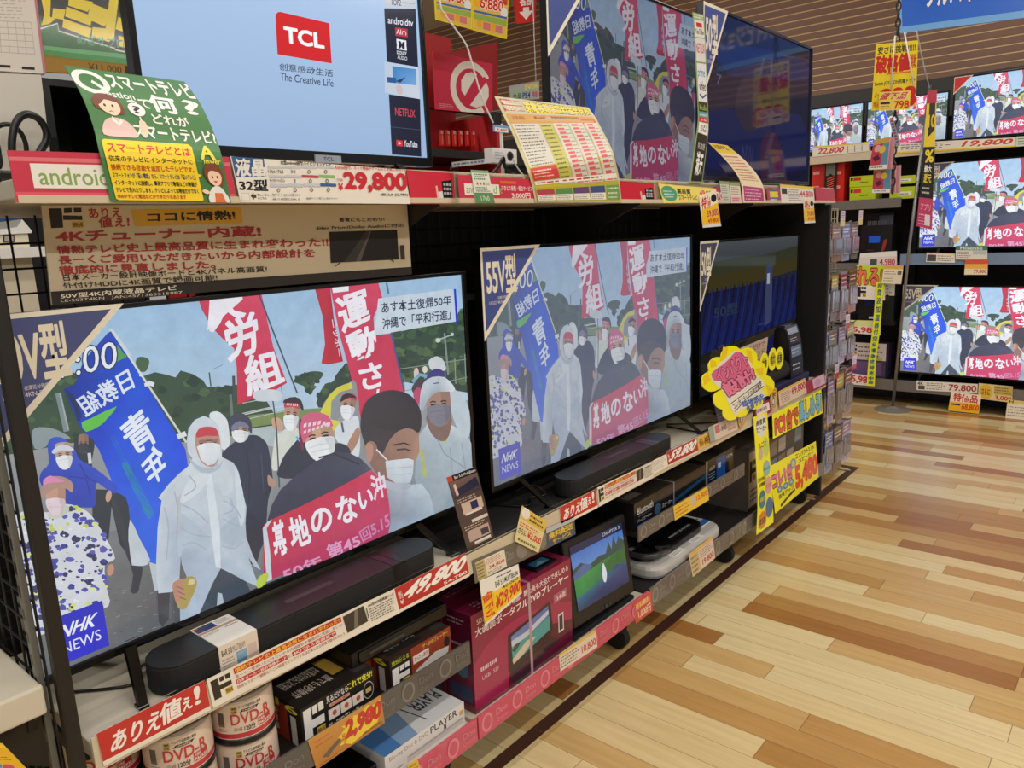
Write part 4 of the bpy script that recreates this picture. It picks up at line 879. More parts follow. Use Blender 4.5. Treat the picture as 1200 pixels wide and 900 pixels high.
upper('shelf_card', 'red shelf strip for a delivery service, left of the warranty table sheet', 'price card', [(535, 205), (624, 210), (627, 238), (538, 239)], PINKR, a, m=GLOSS)
a = Art(); a.rect(0, .68, 1, 1, (92, 140, 92)); a.text('1760', (.3, .78, .75, .92), (220, 236, 216)); a.rect(0, 0, 1, .08, (120, 170, 120)); a.scrib(.1, .1, .9, .3, 3, (60, 90, 70), 2); a.text('★★★3.0', (.15, .34, .9, .46), (206, 70, 70), .02); a.scrib(.1, .5, .9, .66, 3, (60, 80, 66), 4)
upper('review_tag', 'narrow green and white tag over the red delivery strip', 'price tag', [(552, 199), (572, 200), (580, 238), (558, 238)], (224, 232, 216), a, dy=0.003)
# curved question and answer sheet
X0 = at(130, 236, 'y', RY0-0.003).x
rws = rows_px([((74.5, 76.5), (216, 95.5), None), ((88, 97), (232, 117), None), ((100, 121), (244, 140), None), ((110, 150), (254, 164), None), ((116, 176), (260, 184), RY0-.004), ((124, 210), (266, 214), RY0-.004), ((130, 236), (271, 237.5), RY0-.004)], X0)
a = Art()
GRN = (72, 126, 70)
a.ring(.135, .135, .135, .105, .36, (240, 240, 232)); a.line([(.14, .13), (.22, .20)], .03, (240, 240, 232)); a.text('uestion', (.16, .20, .42, .25), (236, 240, 230), .03)
a.text('スマートテレビ', (.28, .035, 1.0, .165), (244, 244, 236), .06); a.text('って', (.34, .235, .52, .31), (244, 244, 236), .04); a.text('何', (.53, .185, .75, .325), (248, 248, 240), .07); a.text('?', (.83, .19, .96, .31), (244, 244, 236), .06); a.text('どれが', (.49, .345, .80, .42), (244, 244, 236), .04); a.text('スマートテレビ?', (.30, .435, .99, .545), (244, 244, 236), .05)
a.conv = lambda u, v: (u*.93+.015, (v-.15)*.84+.235)
# small drawing of a doubtful shopper
a.poly([(.05, .52), (.07, .42), (.13, .37), (.2, .36), (.27, .38), (.32, .44), (.33, .52), (.20, .53)], (232, 198, 188), 3); a.poly([(.05, .22), (.10, .16), (.2, .15), (.27, .19), (.29, .27), (.26, .33), (.10, .31), (.05, .28)], (122, 66, 46), 3); a.poly([(.09, .24), (.13, .20), (.22, .20), (.26, .25), (.245, .31), (.19, .345), (.12, .32), (.09, .28)], (250, 214, 186), 3); a.poly([(.08, .26), (.12, .18), (.2, .17), (.26, .22), (.2, .215), (.15, .21), (.11, .25)], (122, 66, 46), 2)
for ex in (.135, .20): a.ell(ex, .262, .010, .013, (40, 26, 24), 12)
a.line([(.155, .315), (.175, .308), (.19, .316)], .006, (150, 70, 60)); a.poly([(.16, .35), (.20, .40), (.23, .36), (.24, .39), (.2, .43), (.15, .39)], (246, 240, 232)); a.ell(.40, .265, .072, .06, (246, 244, 238)); a.text('?', (.37, .235, .43, .30), (70, 50, 70), .05); a.line([(.40, .33), (.405, .40)], .012, (246, 244, 238)); a.poly([(.37, .40), (.39, .36), (.43, .37), (.435, .44), (.40, .52), (.37, .50)], (250, 214, 186), 2)
a.conv = None
a.poly([(.03, .60), (.05, .585), (.72, .575), (.745, .60), (.75, .97), (.73, .985), (.06, .985), (.04, .97)], (250, 216, 44)); a.poly([(.74, .78), (.78, .79), (.74, .81)], (250, 216, 44)); a.text('スマートテレビとは', (.06, .61, .72, .675), (216, 60, 50), .05)
for k, (t, c) in enumerate((('従来のテレビにインターネットに', INK), ('接続できる機能を追加したテレビです。', (190, 50, 44)), ('スマートフォンが「賢い電話」なら、スマートテレビは「賢いテレビ」', (60, 66, 110)), ('インターネットに接続し、専用アプリで動画などの動画が', INK), ('テレビで見れたりします。テレビによっては動画だけでなく', (60, 50, 40)), ('SNSやテレビ電話などができたりもあります', (190, 70, 44)))):
    y0 = .695+k*.047; a.text(t, (.055, y0, .72 if k != 5 else .60, y0+.034), c, .03)
a.text('A', (.80, .585, .93, .69), (240, 226, 70), .08); a.text('nswer', (.82, .695, .97, .72), (240, 226, 70), .03)
a.poly([(.80, 1), (.82, .90), (.88, .86), (.94, .88), (.985, 1)], (238, 236, 230), 2); a.poly([(.85, 1), (.86, .91), (.93, .91), (.95, 1)], (226, 120, 70)); a.poly([(.80, .78), (.83, .725), (.9, .715), (.96, .75), (.97, .82), (.94, .86), (.85, .85)], (132, 72, 46), 3); a.poly([(.83, .79), (.86, .76), (.93, .77), (.95, .80), (.93, .845), (.885, .86), (.84, .835)], (250, 214, 186), 3); a.ell(.868, .80, .008, .010, (40, 26, 24), 10); a.ell(.912, .80, .008, .010, (40, 26, 24), 10); a.poly([(.87, .825), (.91, .825), (.89, .845)], (216, 80, 80)); a.poly([(.75, .90), (.78, .885), (.82, .905), (.79, .92)], (250, 214, 186), 2)
m = M(); sheet(m, rws, GRN, 0.0012, a)
tag(m.build('question_sheet', PRINT), 'curved green question and answer sheet with a drawn shopper, slotted into the top rail', 'sign')
# curved warranty price table
X0 = at(627.5, 237, 'y', RY0-.003).x
rws = rows_px([((579.5, 112.5), (689.5, 126), None), ((590, 135), (698, 138), None), ((600, 155), (705, 151), None), ((609, 177), (713, 166), None), ((617.5, 198), (719, 181), RY0-.003), ((623, 216), (725, 206), RY0-.003), ((627.5, 237), (728.5, 237), RY0-.003)], X0)
a = Art(); YT = (206, 186, 60)
a.rect(.02, .02, .98, .985, YT); a.rect(.03, .025, .23, .135, (176, 52, 84)); a.text('壊れたときには', (.05, .035, .21, .075), (246, 226, 190), .02); a.text('もう遅い', (.07, .085, .19, .125), (246, 226, 190), .02); a.text('家電長期保証料金早見表', (.255, .03, .965, .135), (250, 222, 40), .04, (30, 28, 26), .07)
a.rect(.03, .155, .97, .245, (206, 150, 78)); a.rect(.80, .20, .97, .26, (206, 80, 50)); a.text('対象商品', (.07, .17, .19, .215), (110, 70, 40)); a.text('購入金額', (.29, .17, .41, .2), (110, 70, 40)); a.text('家電長期保証加入料金', (.47, .165, .78, .20), (110, 70, 40))
a.rect(.03, .25, .30, .66, (210, 204, 188)); a.scrib(.05, .26, .28, .66, 13, (70, 64, 58), 5, .3); a.rect(.31, .25, .44, .86, (196, 190, 92)); a.scrib(.32, .26, .43, .86, 14, (70, 80, 40), 6, .35)
for i, (x0, x1) in enumerate(((.45, .615), (.625, .79), (.81, .97))):
    a.rect(x0, .25, x1, .86, (214, 208, 196)); R = random.Random(i)
    cells = [[(x0+.03, .262+k*.0435), (x0+.105, .262+k*.0435), (x0+.105, .288+k*.0435), (x0+.03, .288+k*.0435)] for k in range(14)]
    a.polys(cells, (216, 96, 96)); a.polys([[(x0+.112, .278+k*.0435), (x1-.008, .278+k*.0435), (x1-.008, .288+k*.0435), (x0+.112, .288+k*.0435)] for k in range(14)], (150, 140, 130)); a.polys([[(x0, .292+k*.0435), (x1, .292+k*.0435), (x1, .295+k*.0435), (x0, .295+k*.0435)] for k in range(14)], (206, 196, 150))
a.rect(.03, .67, .30, .80, (214, 70, 66)); a.scrib(.05, .69, .28, .78, 3, (244, 214, 200), 7, .4); a.rect(.03, .81, .97, .845, (240, 234, 220)); a.scrib(.05, .815, .95, .84, 1, (190, 60, 60), 8, .5)
a.rect(.02, .87, .98, .985, (176, 176, 60))
for i, cl in enumerate(((176, 66, 80), (90, 140, 76), (100, 70, 116), (66, 78, 130))):
    x0 = .03+i*.195; a.rect(x0, .885, x0+.18, .975, (230, 226, 216)); a.rect(x0, .885, x0+.18, .925, cl); a.scrib(x0+.01, .93, x0+.17, .97, 3, (110, 106, 100), i+10, .4)
a.rect(.815, .885, .975, .975, (110, 156, 84)); a.scrib(.825, .89, .965, .97, 3, (226, 232, 200), 15, .4)
m = M(); sheet(m, rws, (196, 188, 156), 0.0012, a)
tag(m.build('warranty_table', PRINT), 'curved yellow and white sheet printed with a warranty price table', 'sign')
# clear strip of service logos between the two dark televisions
a = Art(); GS = (150, 170, 120); a.rect(0.08, .005, .92, .06, (170, 190, 140)); a.scrib(.1, .01, .9, .055, 2, (236, 240, 226), 2, .5)
def blk(v0, v1, c): a.rect(.08, v0, .92, v1, c)
blk(.065, .17, (230, 228, 222)); a.poly([(.25, .085), (.75, .085), (.75, .115), (.25, .115)], (206, 50, 54)); a.text('YouTube', (.14, .125, .86, .155), (60, 56, 56), .02)
blk(.175, .265, (226, 224, 220)); a.text('NETFLIX', (.12, .20, .88, .235), (196, 60, 66), .02); blk(.27, .40, (230, 232, 232)); a.text('prime', (.14, .285, .8, .32), (70, 150, 190), .01); a.text('video', (.2, .325, .84, .358), (40, 44, 52), .02); a.line([(.2, .372), (.5, .385), (.85, .37)], .06, (40, 110, 150), .15)
blk(.405, .475, (52, 56, 48)); a.text('hulu', (.16, .42, .84, .46), (150, 190, 90), .02); blk(.48, .54, (100, 160, 176)); a.text('U-NEXT', (.12, .5, .88, .525), (232, 236, 236), .02); blk(.545, .60, (206, 62, 62)); a.text('d tv', (.25, .56, .75, .585), (244, 230, 228), .02)
blk(.605, .725, (236, 234, 228)); a.ring(.5, .665, .36, .05, .14, (40, 40, 40), 4, math.pi/4, math.pi*2.25); a.text('DA', (.32, .635, .68, .66), INK, .03); a.text('ZN', (.32, .668, .68, .695), INK, .03); blk(.73, .99, (32, 34, 32)); a.text('見放題', (.2, .80, .8, .835), (200, 204, 196)); a.text('満天', (.25, .85, .8, .95), (236, 236, 226), .05)
m = M(); sheet(m, rows_px([((811.5, 14), (825, 17.5), 1.336), ((814, 50), (827, 52), 1.334), ((817.5, 118), (829.5, 120), 1.328), ((818, 142), (830.5, 145), 1.322), ((815, 165), (828.5, 170), 1.31), ((808, 214), (823, 214.5), 1.292)]), GS, 0.0012, a)
tag(m.build('service_strip', GLOSS), 'tall narrow strip of stacked service logos standing between the two dark upper televisions', 'sign')
# rest of the upper rail
a = Art(); a.ell(.14, .5, .13, .42, (76, 160, 130)); a.scrib(.05, .3, .23, .75, 3, (230, 236, 210), 3, .4); a.text('高画質', (.28, .2, .52, .5), (60, 50, 46), .05); a.text('スマートテレビ', (.28, .56, .62, .86), (60, 50, 46), .04); a.text('49,900', (.68, .2, .96, .66), (214, 80, 40), .05, (246, 236, 200), .06)
upper('shelf_card', 'yellow handwritten shelf card with a green round mark on the top rail', 'price card', [(771, 215), (838, 221), (840, 236), (778, 238)], (240, 222, 110), a, dy=.001)
a = Art(); a.text('TC', (.2, .3, .95, .8), (240, 220, 226), .05)
upper('shelf_card', 'short crimson shelf strip with two pale letters, right of the yellow handwritten card', 'price card', [(837, 219), (846, 220), (848, 238), (840, 238)], (176, 60, 92), a)
for i, (px, lb, bc) in enumerate((([(843, 212), (854, 213), (856, 237), (847, 237)], 'pale green slip standing right of the crimson shelf strip', (196, 206, 190)), ([(855, 214), (867, 215), (869, 238), (857, 238)], 'cream slip with a pink foot, left of the long curled yellow sheet', (226, 216, 196)))):
    a = Art(); a.rect(0, 0, 1, .14, (150, 160, 110)); a.scrib(.1, .18, .9, .6, 4, (110, 104, 100), 31+i, .4); a.rect(.08, .68, .92, .95, ((190, 200, 190), (226, 170, 180))[i]); a.scrib(.15, .72, .85, .92, 2, (150, 50, 70), 41+i, .5)
    upper('price_card', lb, 'price card', px, bc, a, dy=.001*i+.001)
a = Art(); a.rect(0, 0, 1, .16, (236, 206, 80)); a.text('お買得品', (.1, .03, .75, .11), (120, 90, 30), .03); a.scrib(.08, .18, .9, .62, 9, (196, 96, 80), 12, .4); a.rect(.06, .74, .94, .97, (190, 84, 136)); a.scrib(.12, .77, .88, .95, 4, (240, 200, 220), 9, .35)
m = M(); sheet(m, rows_px([((829.6, 166.7), (852.5, 170.4), 1.300), ((850, 187), (873, 188), 1.296), ((864, 205), (889, 207), 1.289), ((869, 218), (895, 221), 1.285), ((871, 237.5), (897, 237.5), 1.285)]), (240, 224, 190), 0.0012, a)
tag(m.build('curled_price_sheet', GLOSS), 'long curled yellow and pink sheet bending out of the top rail before the dark television', 'sign')
a = Art(); a.rect(0, 0, 1, 1, (178, 72, 96)); a.rect(.15, .1, .85, .9, (96, 100, 150)); a.rect(.2, .2, .8, .6, (226, 206, 70)); a.scrib(.22, .66, .8, .86, 1, (226, 226, 230), 3, .5)
upper('shelf_card', 'small crimson and blue card with a yellow panel on the top rail', 'price card', [(898, 221), (914, 221), (916, 238), (900, 238)], (178, 72, 96), a)
a = Art(); a.rect(0, 0, 1, .14, (230, 200, 90)); a.rect(.03, .2, .18, .5, (60, 60, 66)); a.scrib(.22, .2, .6, .9, 6, (120, 112, 110), 7, .4); a.text('44,800', (.56, .28, .97, .7), (196, 60, 70), .04)
upper('price_card', 'white price card with a yellow edge near the right end of the top rail', 'price card', [(914, 216), (953, 219), (955, 238), (916, 238)], (226, 220, 214), a, dy=.001)
upper('shelf_card', 'plain pink strip closing the right end of the top rail', 'price card', [(955, 219), (977, 222), (980, 238), (957, 238)], (196, 70, 92), None, m=GLOSS)
def hang_tag(px, label):
    a = Art(); a.poly([(0, .45), (1, .35), (1, .92), (0, .92)], (246, 200, 50)); a.text('特価', (.1, .08, .62, .42), (206, 50, 46), .06, shear=.2); a.ell(.80, .2, .16, .11, (40, 38, 40)); a.text('59,800', (.3, .5, .95, .72), (190, 60, 110), .04); a.text('49,800', (.3, .75, .95, .9), (206, 50, 46), .03); a.rect(0, .93, 1, 1, (226, 226, 230))
    cardp('hanging_tag', label, 'price tag', px, 'y', RY0-.0045, (246, 238, 214), a, m=GLOSS)
hang_tag([(819, 230), (839, 222), (845, 265), (824, 267)], 'yellow and white special price tag hanging from the top rail over the middle lower television')
hang_tag([(941.5, 233), (953, 233), (955.5, 261), (943, 262)], 'small yellow special price tag hanging near the right end of the top rail')
# tuner board on top of the first television
q4 = [(48, 239), (490, 240), (489, 309), (60, 354)]
BY = 1.4225
q4b = [(48, 239), (490, 239), (488.5, 321), (61, 358)]
a = Art(in_quad(q4b, 'y', BY)); z6b = lambda pts: [(x/4, 200+y/4) for x, y in pts]; z7 = lambda pts: [(250+x/3.636, 200+y/3.636) for x, y in pts]
K = (40, 36, 32); DR = (168, 52, 52)
a.poly(z6b([(228, 170), (292, 170), (300, 262), (240, 265)]), K); a.poly(z6b([(298, 204), (392, 206), (394, 226), (300, 226)]), K); a.poly(z6b([(303, 170), (342, 168), (342, 192), (304, 194)]), K); a.poly(z6b([(350, 168), (388, 168), (390, 190), (352, 192)]), K); a.poly(z6b([(340, 234), (398, 232), (400, 262), (342, 264)]), (206, 170, 60)); a.text('情熱価格', z6b([(346, 238), (394, 237), (395, 258), (348, 260)]), K, .02)
a.text('ありえ', z6b([(418, 170), (582, 168), (584, 214), (430, 218)]), DR, .04); a.text('値ぇ!', z6b([(470, 212), (620, 206), (622, 258), (475, 262)]), DR, .05)
a.poly(z6b([(630, 180), (1165, 168), (1170, 240), (650, 256)]), (214, 170, 58)); a.text('ココに情熱!', z6b([(708, 192), (1130, 180), (1136, 224), (712, 236)]), K, .06)
a.text('4Kチューナー内蔵!', [(65.5, 269), (313, 263.5), (314.5, 275.5), (66.5, 283)], DR, .06)
a.text('情熱テレビ史上最高品質に生まれ変わった!!', [(66, 287), (394, 277), (394.5, 287), (68, 297)], DR, .05); a.text('長ーくご愛用いただきたいから内部設計を', [(68, 299), (378, 290), (378, 299.5), (70, 309)], DR, .05); a.text('徹底的に見直しました。', [(68.5, 311), (258, 304), (259, 313), (71, 321.5)], DR, .05)
a.text('日本メーカー設計映像ボードと4Kパネル高画質!', [(73.5, 321), (320, 310), (320.5, 317), (75, 329)], K, .015); a.text('外付けHDDに4K画質で録画可能!', [(73, 331), (260, 320), (261, 328), (75, 338)], K, .015)
a.poly([(50, 342.3), (480, 311), (495, 310), (495, 330), (50, 366)], (38, 32, 28))
a.text('50V型4K内蔵液晶テレビ', [(70.5, 344), (211, 333), (212, 339), (71.5, 350)], (214, 204, 184), .03); a.text('LE-503T4KN   JAN:4571365315987', [(71, 351), (218, 340), (218, 344), (71.5, 355)], (196, 186, 168), .0)
a.text('音質にもこだわり!', z7([(575, 198), (770, 196), (771, 212), (576, 214)]), K, .02); a.text('Eilex Prism/Dolby Audioに対応', z7([(476, 232), (855, 220), (856, 238), (478, 250)]), K, .01)
a.poly(z7([(530, 256), (824, 247), (827, 370), (533, 386)]), (30, 28, 26)); a.poly(z7([(640, 380), (700, 252), (712, 251), (662, 378)]), (92, 88, 84)); a.poly(z7([(590, 382), (640, 380), (708, 252), (690, 252)]), (58, 54, 50)); a.line(z7([(575, 384), (552, 400)]), 1, K); a.line(z7([(788, 368), (806, 380)]), 1, K); a.poly(z7([(834, 312), (852, 310), (854, 370), (836, 371)]), (60, 54, 50))
qb = quad_at(q4b, 'y', BY)
for q_ in qb: q_.x = min(q_.x, 1.303); q_.z = min(q_.z, 1.5765)
card('tuner_board', 'wide beige board with red writing and a black foot, standing on the nearest television', 'sign', qb, (206, 194, 168), a, m=PRINT, thick=.004)
# ------------------------------------------------------------------ the middle rail's cards
MY = 1.2935
def mid(name, label, cat, px, base, art=None, dy=0.0, **k): return cardp(name, label, cat, px, 'y', MY-dy, base, art, **k)
def do_mark(a, z0, w, h, x0, y0, ink, gold=(214, 176, 60)):     # the bold house-brand mark: a stem, a bar and two dots
    a.rect(x0, y0, x0+w*.38, y0+h, ink); a.rect(x0+w*.38, y0+h*.38, x0+w, y0+h*.62, ink); a.rect(x0+w*.44, y0, x0+w*.68, y0+h*.24, ink); a.rect(x0+w*.74, y0, x0+w, y0+h*.24, ink); a.rect(x0+w*.6, y0+h*.68, x0+w, y0+h*.98, gold); a.text('情熱価格', (x0+w*.63, y0+h*.72, x0+w*.97, y0+h*.94), (40, 34, 28), .02)
def brush_card(px, label, lo=.80):
    a = Art(); a.rect(0, 0, 1, .86, (198, 48, 46)); a.text('ありえ', (.10, .20, .54, .74), (248, 242, 236), .06, shear=.12); a.text('値', (.53, .10, .74, .72), (248, 242, 236), .05, shear=.12); a.text('ぇ', (.75, .24, .84, .62), (248, 242, 236), .05, shear=.12); a.text('!', (.87, .06, .93, .62), (248, 242, 236), .03, shear=.3)
    mid('slogan_card', label, 'price card', px, (238, 230, 214), a, m=GLOSS)
brush_card([(113, 860), (240, 797), (247, 832), (122, 898)], 'red card with white brush writing on the middle rail, nearest the viewer')
brush_card([(656, 595), (698, 573.5), (700.5, 595), (657.5, 617)], 'red card with white brush writing on the middle rail, below the hazy television')
def spec_strip(px, label, wide):
    a = Art(); R1 = (196, 44, 46); k = wide
    do_mark(a, 0, .085*k, .66, .012, .12, (36, 32, 30))
    a.rect(.115*k, .06, .665, .26, R1); a.text('情熱テレビ史上最高品質に生まれ変わった!!', (.12*k, .08, .66, .24), (250, 206, 70), .02)
    a.text('長〜くご愛用いただきたいから内部設計を徹底的に見直しました!', (.115*k, .30, .665, .42), (170, 60, 56)); a.rect(.115*k, .46, .36, .62, R1); a.text('日本メーカー設計映像ボード', (.12*k, .48, .355, .60), (246, 236, 226), .02); a.text('と', (.365, .49, .38, .6), R1); a.rect(.385, .46, .62, .62, R1); a.text('4Kパネル高画質で', (.39, .48, .615, .60), (246, 236, 226), .02); a.text('映画もスポーツ観戦もすごい綺麗でビックリするほど楽しめる映像で観られちゃう', (.115*k, .66, .665, .78), (170, 60, 56))
    a.poly([(.675, .10), (.80, .06), (.805, .70), (.68, .76)], (58, 54, 48)); a.poly([(.72, .73), (.745, .08), (.765, .075), (.745, .72)], (120, 112, 100)); a.rect(.81, .2, .815, .62, (50, 46, 44))
    a.text('50v型4K内蔵液晶テレビ', (.825, .10, .99, .22), (50, 46, 44), .02); a.scrib(.825, .26, .99, .80, 6, (110, 104, 96), 6, .4)
    mid('spec_strip', label, 'price card', px, (238, 230, 214), a, m=GLOSS)
spec_strip([(242, 796.5), (462, 690), (469, 718), (250, 830)], 'long white feature strip with red lines on the middle rail under the first soundbar', 1)
spec_strip([(700, 571.5), (764.5, 541), (766, 559), (702, 594)], 'short white feature strip with orange lines on the middle rail under the second soundbar', 1)
def price(px, label, t1, t2, base, ink, out=None, lab='特価¥', low=None):
    a = Art(); a.rect(0, 0, 1, .88, base); a.text(lab[0:2], (.03, .18, .085, .5), (246, 232, 226), .02); a.text('¥', (.035, .55, .08, .72), (246, 232, 226), .03); a.text(t1, (.12, .10, .96, .68), ink, .10, shear=.22)
    if low: a.text(low, (.62, .70, .97, .84), (248, 240, 232), .02)
    mid('price_card', label, 'price card', px, (238, 230, 214), a, m=GLOSS)
price([(462, 690), (545, 648), (550.5, 675), (468.5, 718)], 'red price card with big white numerals, below the first soundbar', '49,800', '', (190, 42, 44), (250, 246, 240), low='54,780')
price([(781, 530), (816, 513.5), (818, 530), (783, 547)], 'red price card with white numerals on the middle rail, beside the second soundbar', '59.800', '', (178, 46, 50), (250, 246, 240))
a = Art(); a.rect(.05, .1, .95, .85, (226, 176, 70)); a.text('価格', (.12, .18, .9, .78), (90, 50, 30), .04)
mid('price_card', 'small amber card right of the red numerals beside the second soundbar', 'price card', [(817, 513), (831, 506.5), (832.5, 521), (818.5, 528)], (226, 190, 110), a, dy=.0006)
a = Art(); a.scrib(.05, .1, .95, .5, 4, (110, 104, 98), 5, .4); a.scrib(.05, .56, .9, .85, 3, (150, 140, 130), 7, .4)
mid('price_card', 'small white text card left of the red numerals beside the second soundbar', 'price card', [(765, 540), (781, 532), (783, 546), (766, 556)], (238, 230, 214), a, dy=.0004)
a = Art(); a.rect(0, 0, 1, .25, (190, 190, 186)); a.text('無料配送', (.08, .30, .92, .62), (236, 200, 60), .05); a.text('サービス', (.20, .68, .84, .92), (236, 200, 60), .04)
mid('service_card', 'slate blue card with yellow delivery writing on the middle rail', 'price card', [(640, 619.5), (673, 604.5), (674.5, 626), (641, 643)], (84, 88, 100), a)
# brown film strip between the first two televisions
a = Art()
for i in range(3): a.ell(.34+.3*i, .5, .08, .38, (132, 126, 118), 16); a.text('Don', (.42+.3*i, .26, .52+.3*i, .7), (132, 126, 118), .01)
mid('rail_film', 'brown translucent film strip on the middle rail between the two news televisions', 'price rail', [(553, 657), (640, 620), (641, 643), (557, 684)], (104, 98, 88), a, m=GLOSS, dy=-.0006)
a = Art(); a.rect(0, 0, .3, 1, (196, 176, 120)); a.scrib(.02, .05, .28, .95, 5, (70, 60, 50), 3, .4); a.scrib(.34, .06, .96, .4, 4, (190, 90, 80), 4, .4); a.text('34,800', (.4, .48, .95, .7), (200, 60, 56), .03); a.scrib(.34, .75, .96, .95, 2, (110, 104, 96), 8, .4)
mid('price_card', 'cream price card on the brown film strip above the yellow markdown tag', 'price card', [(557, 660), (591, 644), (594, 664), (561, 681)], (230, 220, 196), a, dy=.0008)
a = Art(); a.rect(0, .40, 1, .94, (246, 206, 42)); a.rect(0, .35, .30, .95, (246, 196, 40)); a.text('値下げ', [(.26, .30), (.28, .92), (.06, .92), (.02, .34)], (214, 60, 44), .05); a.text('BAR 5.0 MULTIBEAM', (.36, .18, .95, .33), (44, 42, 44), .03); a.text('40,000', (.52, .38, .95, .49), (60, 54, 50), .02); a.text('¥29,900', (.32, .52, .98, .90), (216, 56, 44), .08, shear=.1); a.scrib(.4, .05, .9, .13, 1, (80, 80, 84), 4, .5)
mid('markdown_tag', 'yellow and white markdown tag with red price hanging from the middle rail', 'price tag', [(562, 681), (607.5, 661), (611.5, 695), (568.5, 734)], (240, 236, 226), a, dy=.004, m=GLOSS)
a = Art(); a.rect(0, 0, 1, .35, (226, 190, 84)); a.ell(.18, .14, .16, .15, (236, 232, 222)); a.scrib(.36, .06, .95, .30, 2, (70, 50, 40), 3, .5); a.scrib(.05, .40, .9, .55, 2, (214, 100, 60), 5, .5); a.text('¥3,000', (.42, .56, .97, .78), (206, 50, 46), .05); a.text('さらに', (.04, .58, .36, .74), (70, 50, 44), .04); a.scrib(.1, .84, .9, .96, 1, (100, 110, 60), 6, .5)
mid('coupon_card', 'small tilted cream and yellow coupon card clipped to the middle rail', 'price tag', [(612, 592.5), (641, 611.5), (631, 648), (603, 634)], (230, 214, 160), a, dy=.006, m=GLOSS)
# leaflet stand
ql = [(523.5, 559.5), (558, 546.7), (580, 636), (549, 650)]
t = thing('leaflet_stand', 'tall leaflet of a dark brown page in a clear stand, between the two news televisions', 'leaflet', at(565, 645, 'y', 1.305))
t.location.z = 0.6906; MW[t.name] = Matrix.Translation(t.location)
Q = [at(*ql[0], 'y', 1.345), at(*ql[1], 'y', 1.345), at(*ql[2], 'y', 1.306), at(*ql[3], 'y', 1.306)]
for q_ in Q[2:]: q_.z = max(q_.z, .694)
a = Art(); a.rect(0, 0, 1, .07, (30, 28, 30)); a.rect(0, 0, .16, .07, (206, 70, 50)); a.text('Bar 5.0 MultiBeam', (.22, .02, .95, .055), (226, 220, 214), .01); a.rect(.03, .08, .97, .30, (120, 96, 90), (60, 50, 54), 3); a.poly([(.1, .2), (.9, .12), (.95, .24), (.2, .28)], (40, 40, 66)); a.poly([(.12, .12), (.2, .11), (.22, .26), (.14, .27)], (226, 190, 180)); a.rect(.2, .38, .92, .52, (206, 180, 160)); a.rect(.5, .40, .75, .50, (46, 44, 90)); a.rect(.25, .52, .85, .545, (226, 216, 206)); a.rect(.4, .62, .98, .66, (214, 204, 194)); a.rect(.15, .74, .92, .88, (186, 160, 146)); a.rect(.6, .78, .88, .86, (70, 60, 70)); a.rect(.3, .9, .9, .94, (226, 218, 208)); a.scrib(.1, .31, .9, .37, 2, (200, 180, 166), 4, .4); a.scrib(.1, .67, .9, .73, 2, (200, 180, 166), 5, .4)
mm = M(); sheet(mm, [(Q[0], Q[1]), (Q[3], Q[2])], (84, 66, 58), .001, a); mm.build('leaflet', GLOSS, t)
nrm = V((0, -1, 0.2)).normalized()
mm = M(); mm.prism([Q[3]-nrm*.003, Q[2]-nrm*.003, Q[1]-nrm*.003, Q[0]-nrm*.003], -nrm*.002); b0 = (Q[2]+Q[3])/2; mm.box(b0.x-.055, b0.x+.055, 1.307, 1.40, .691, .6935); mm.build('clear_holder', CLEAR, t)
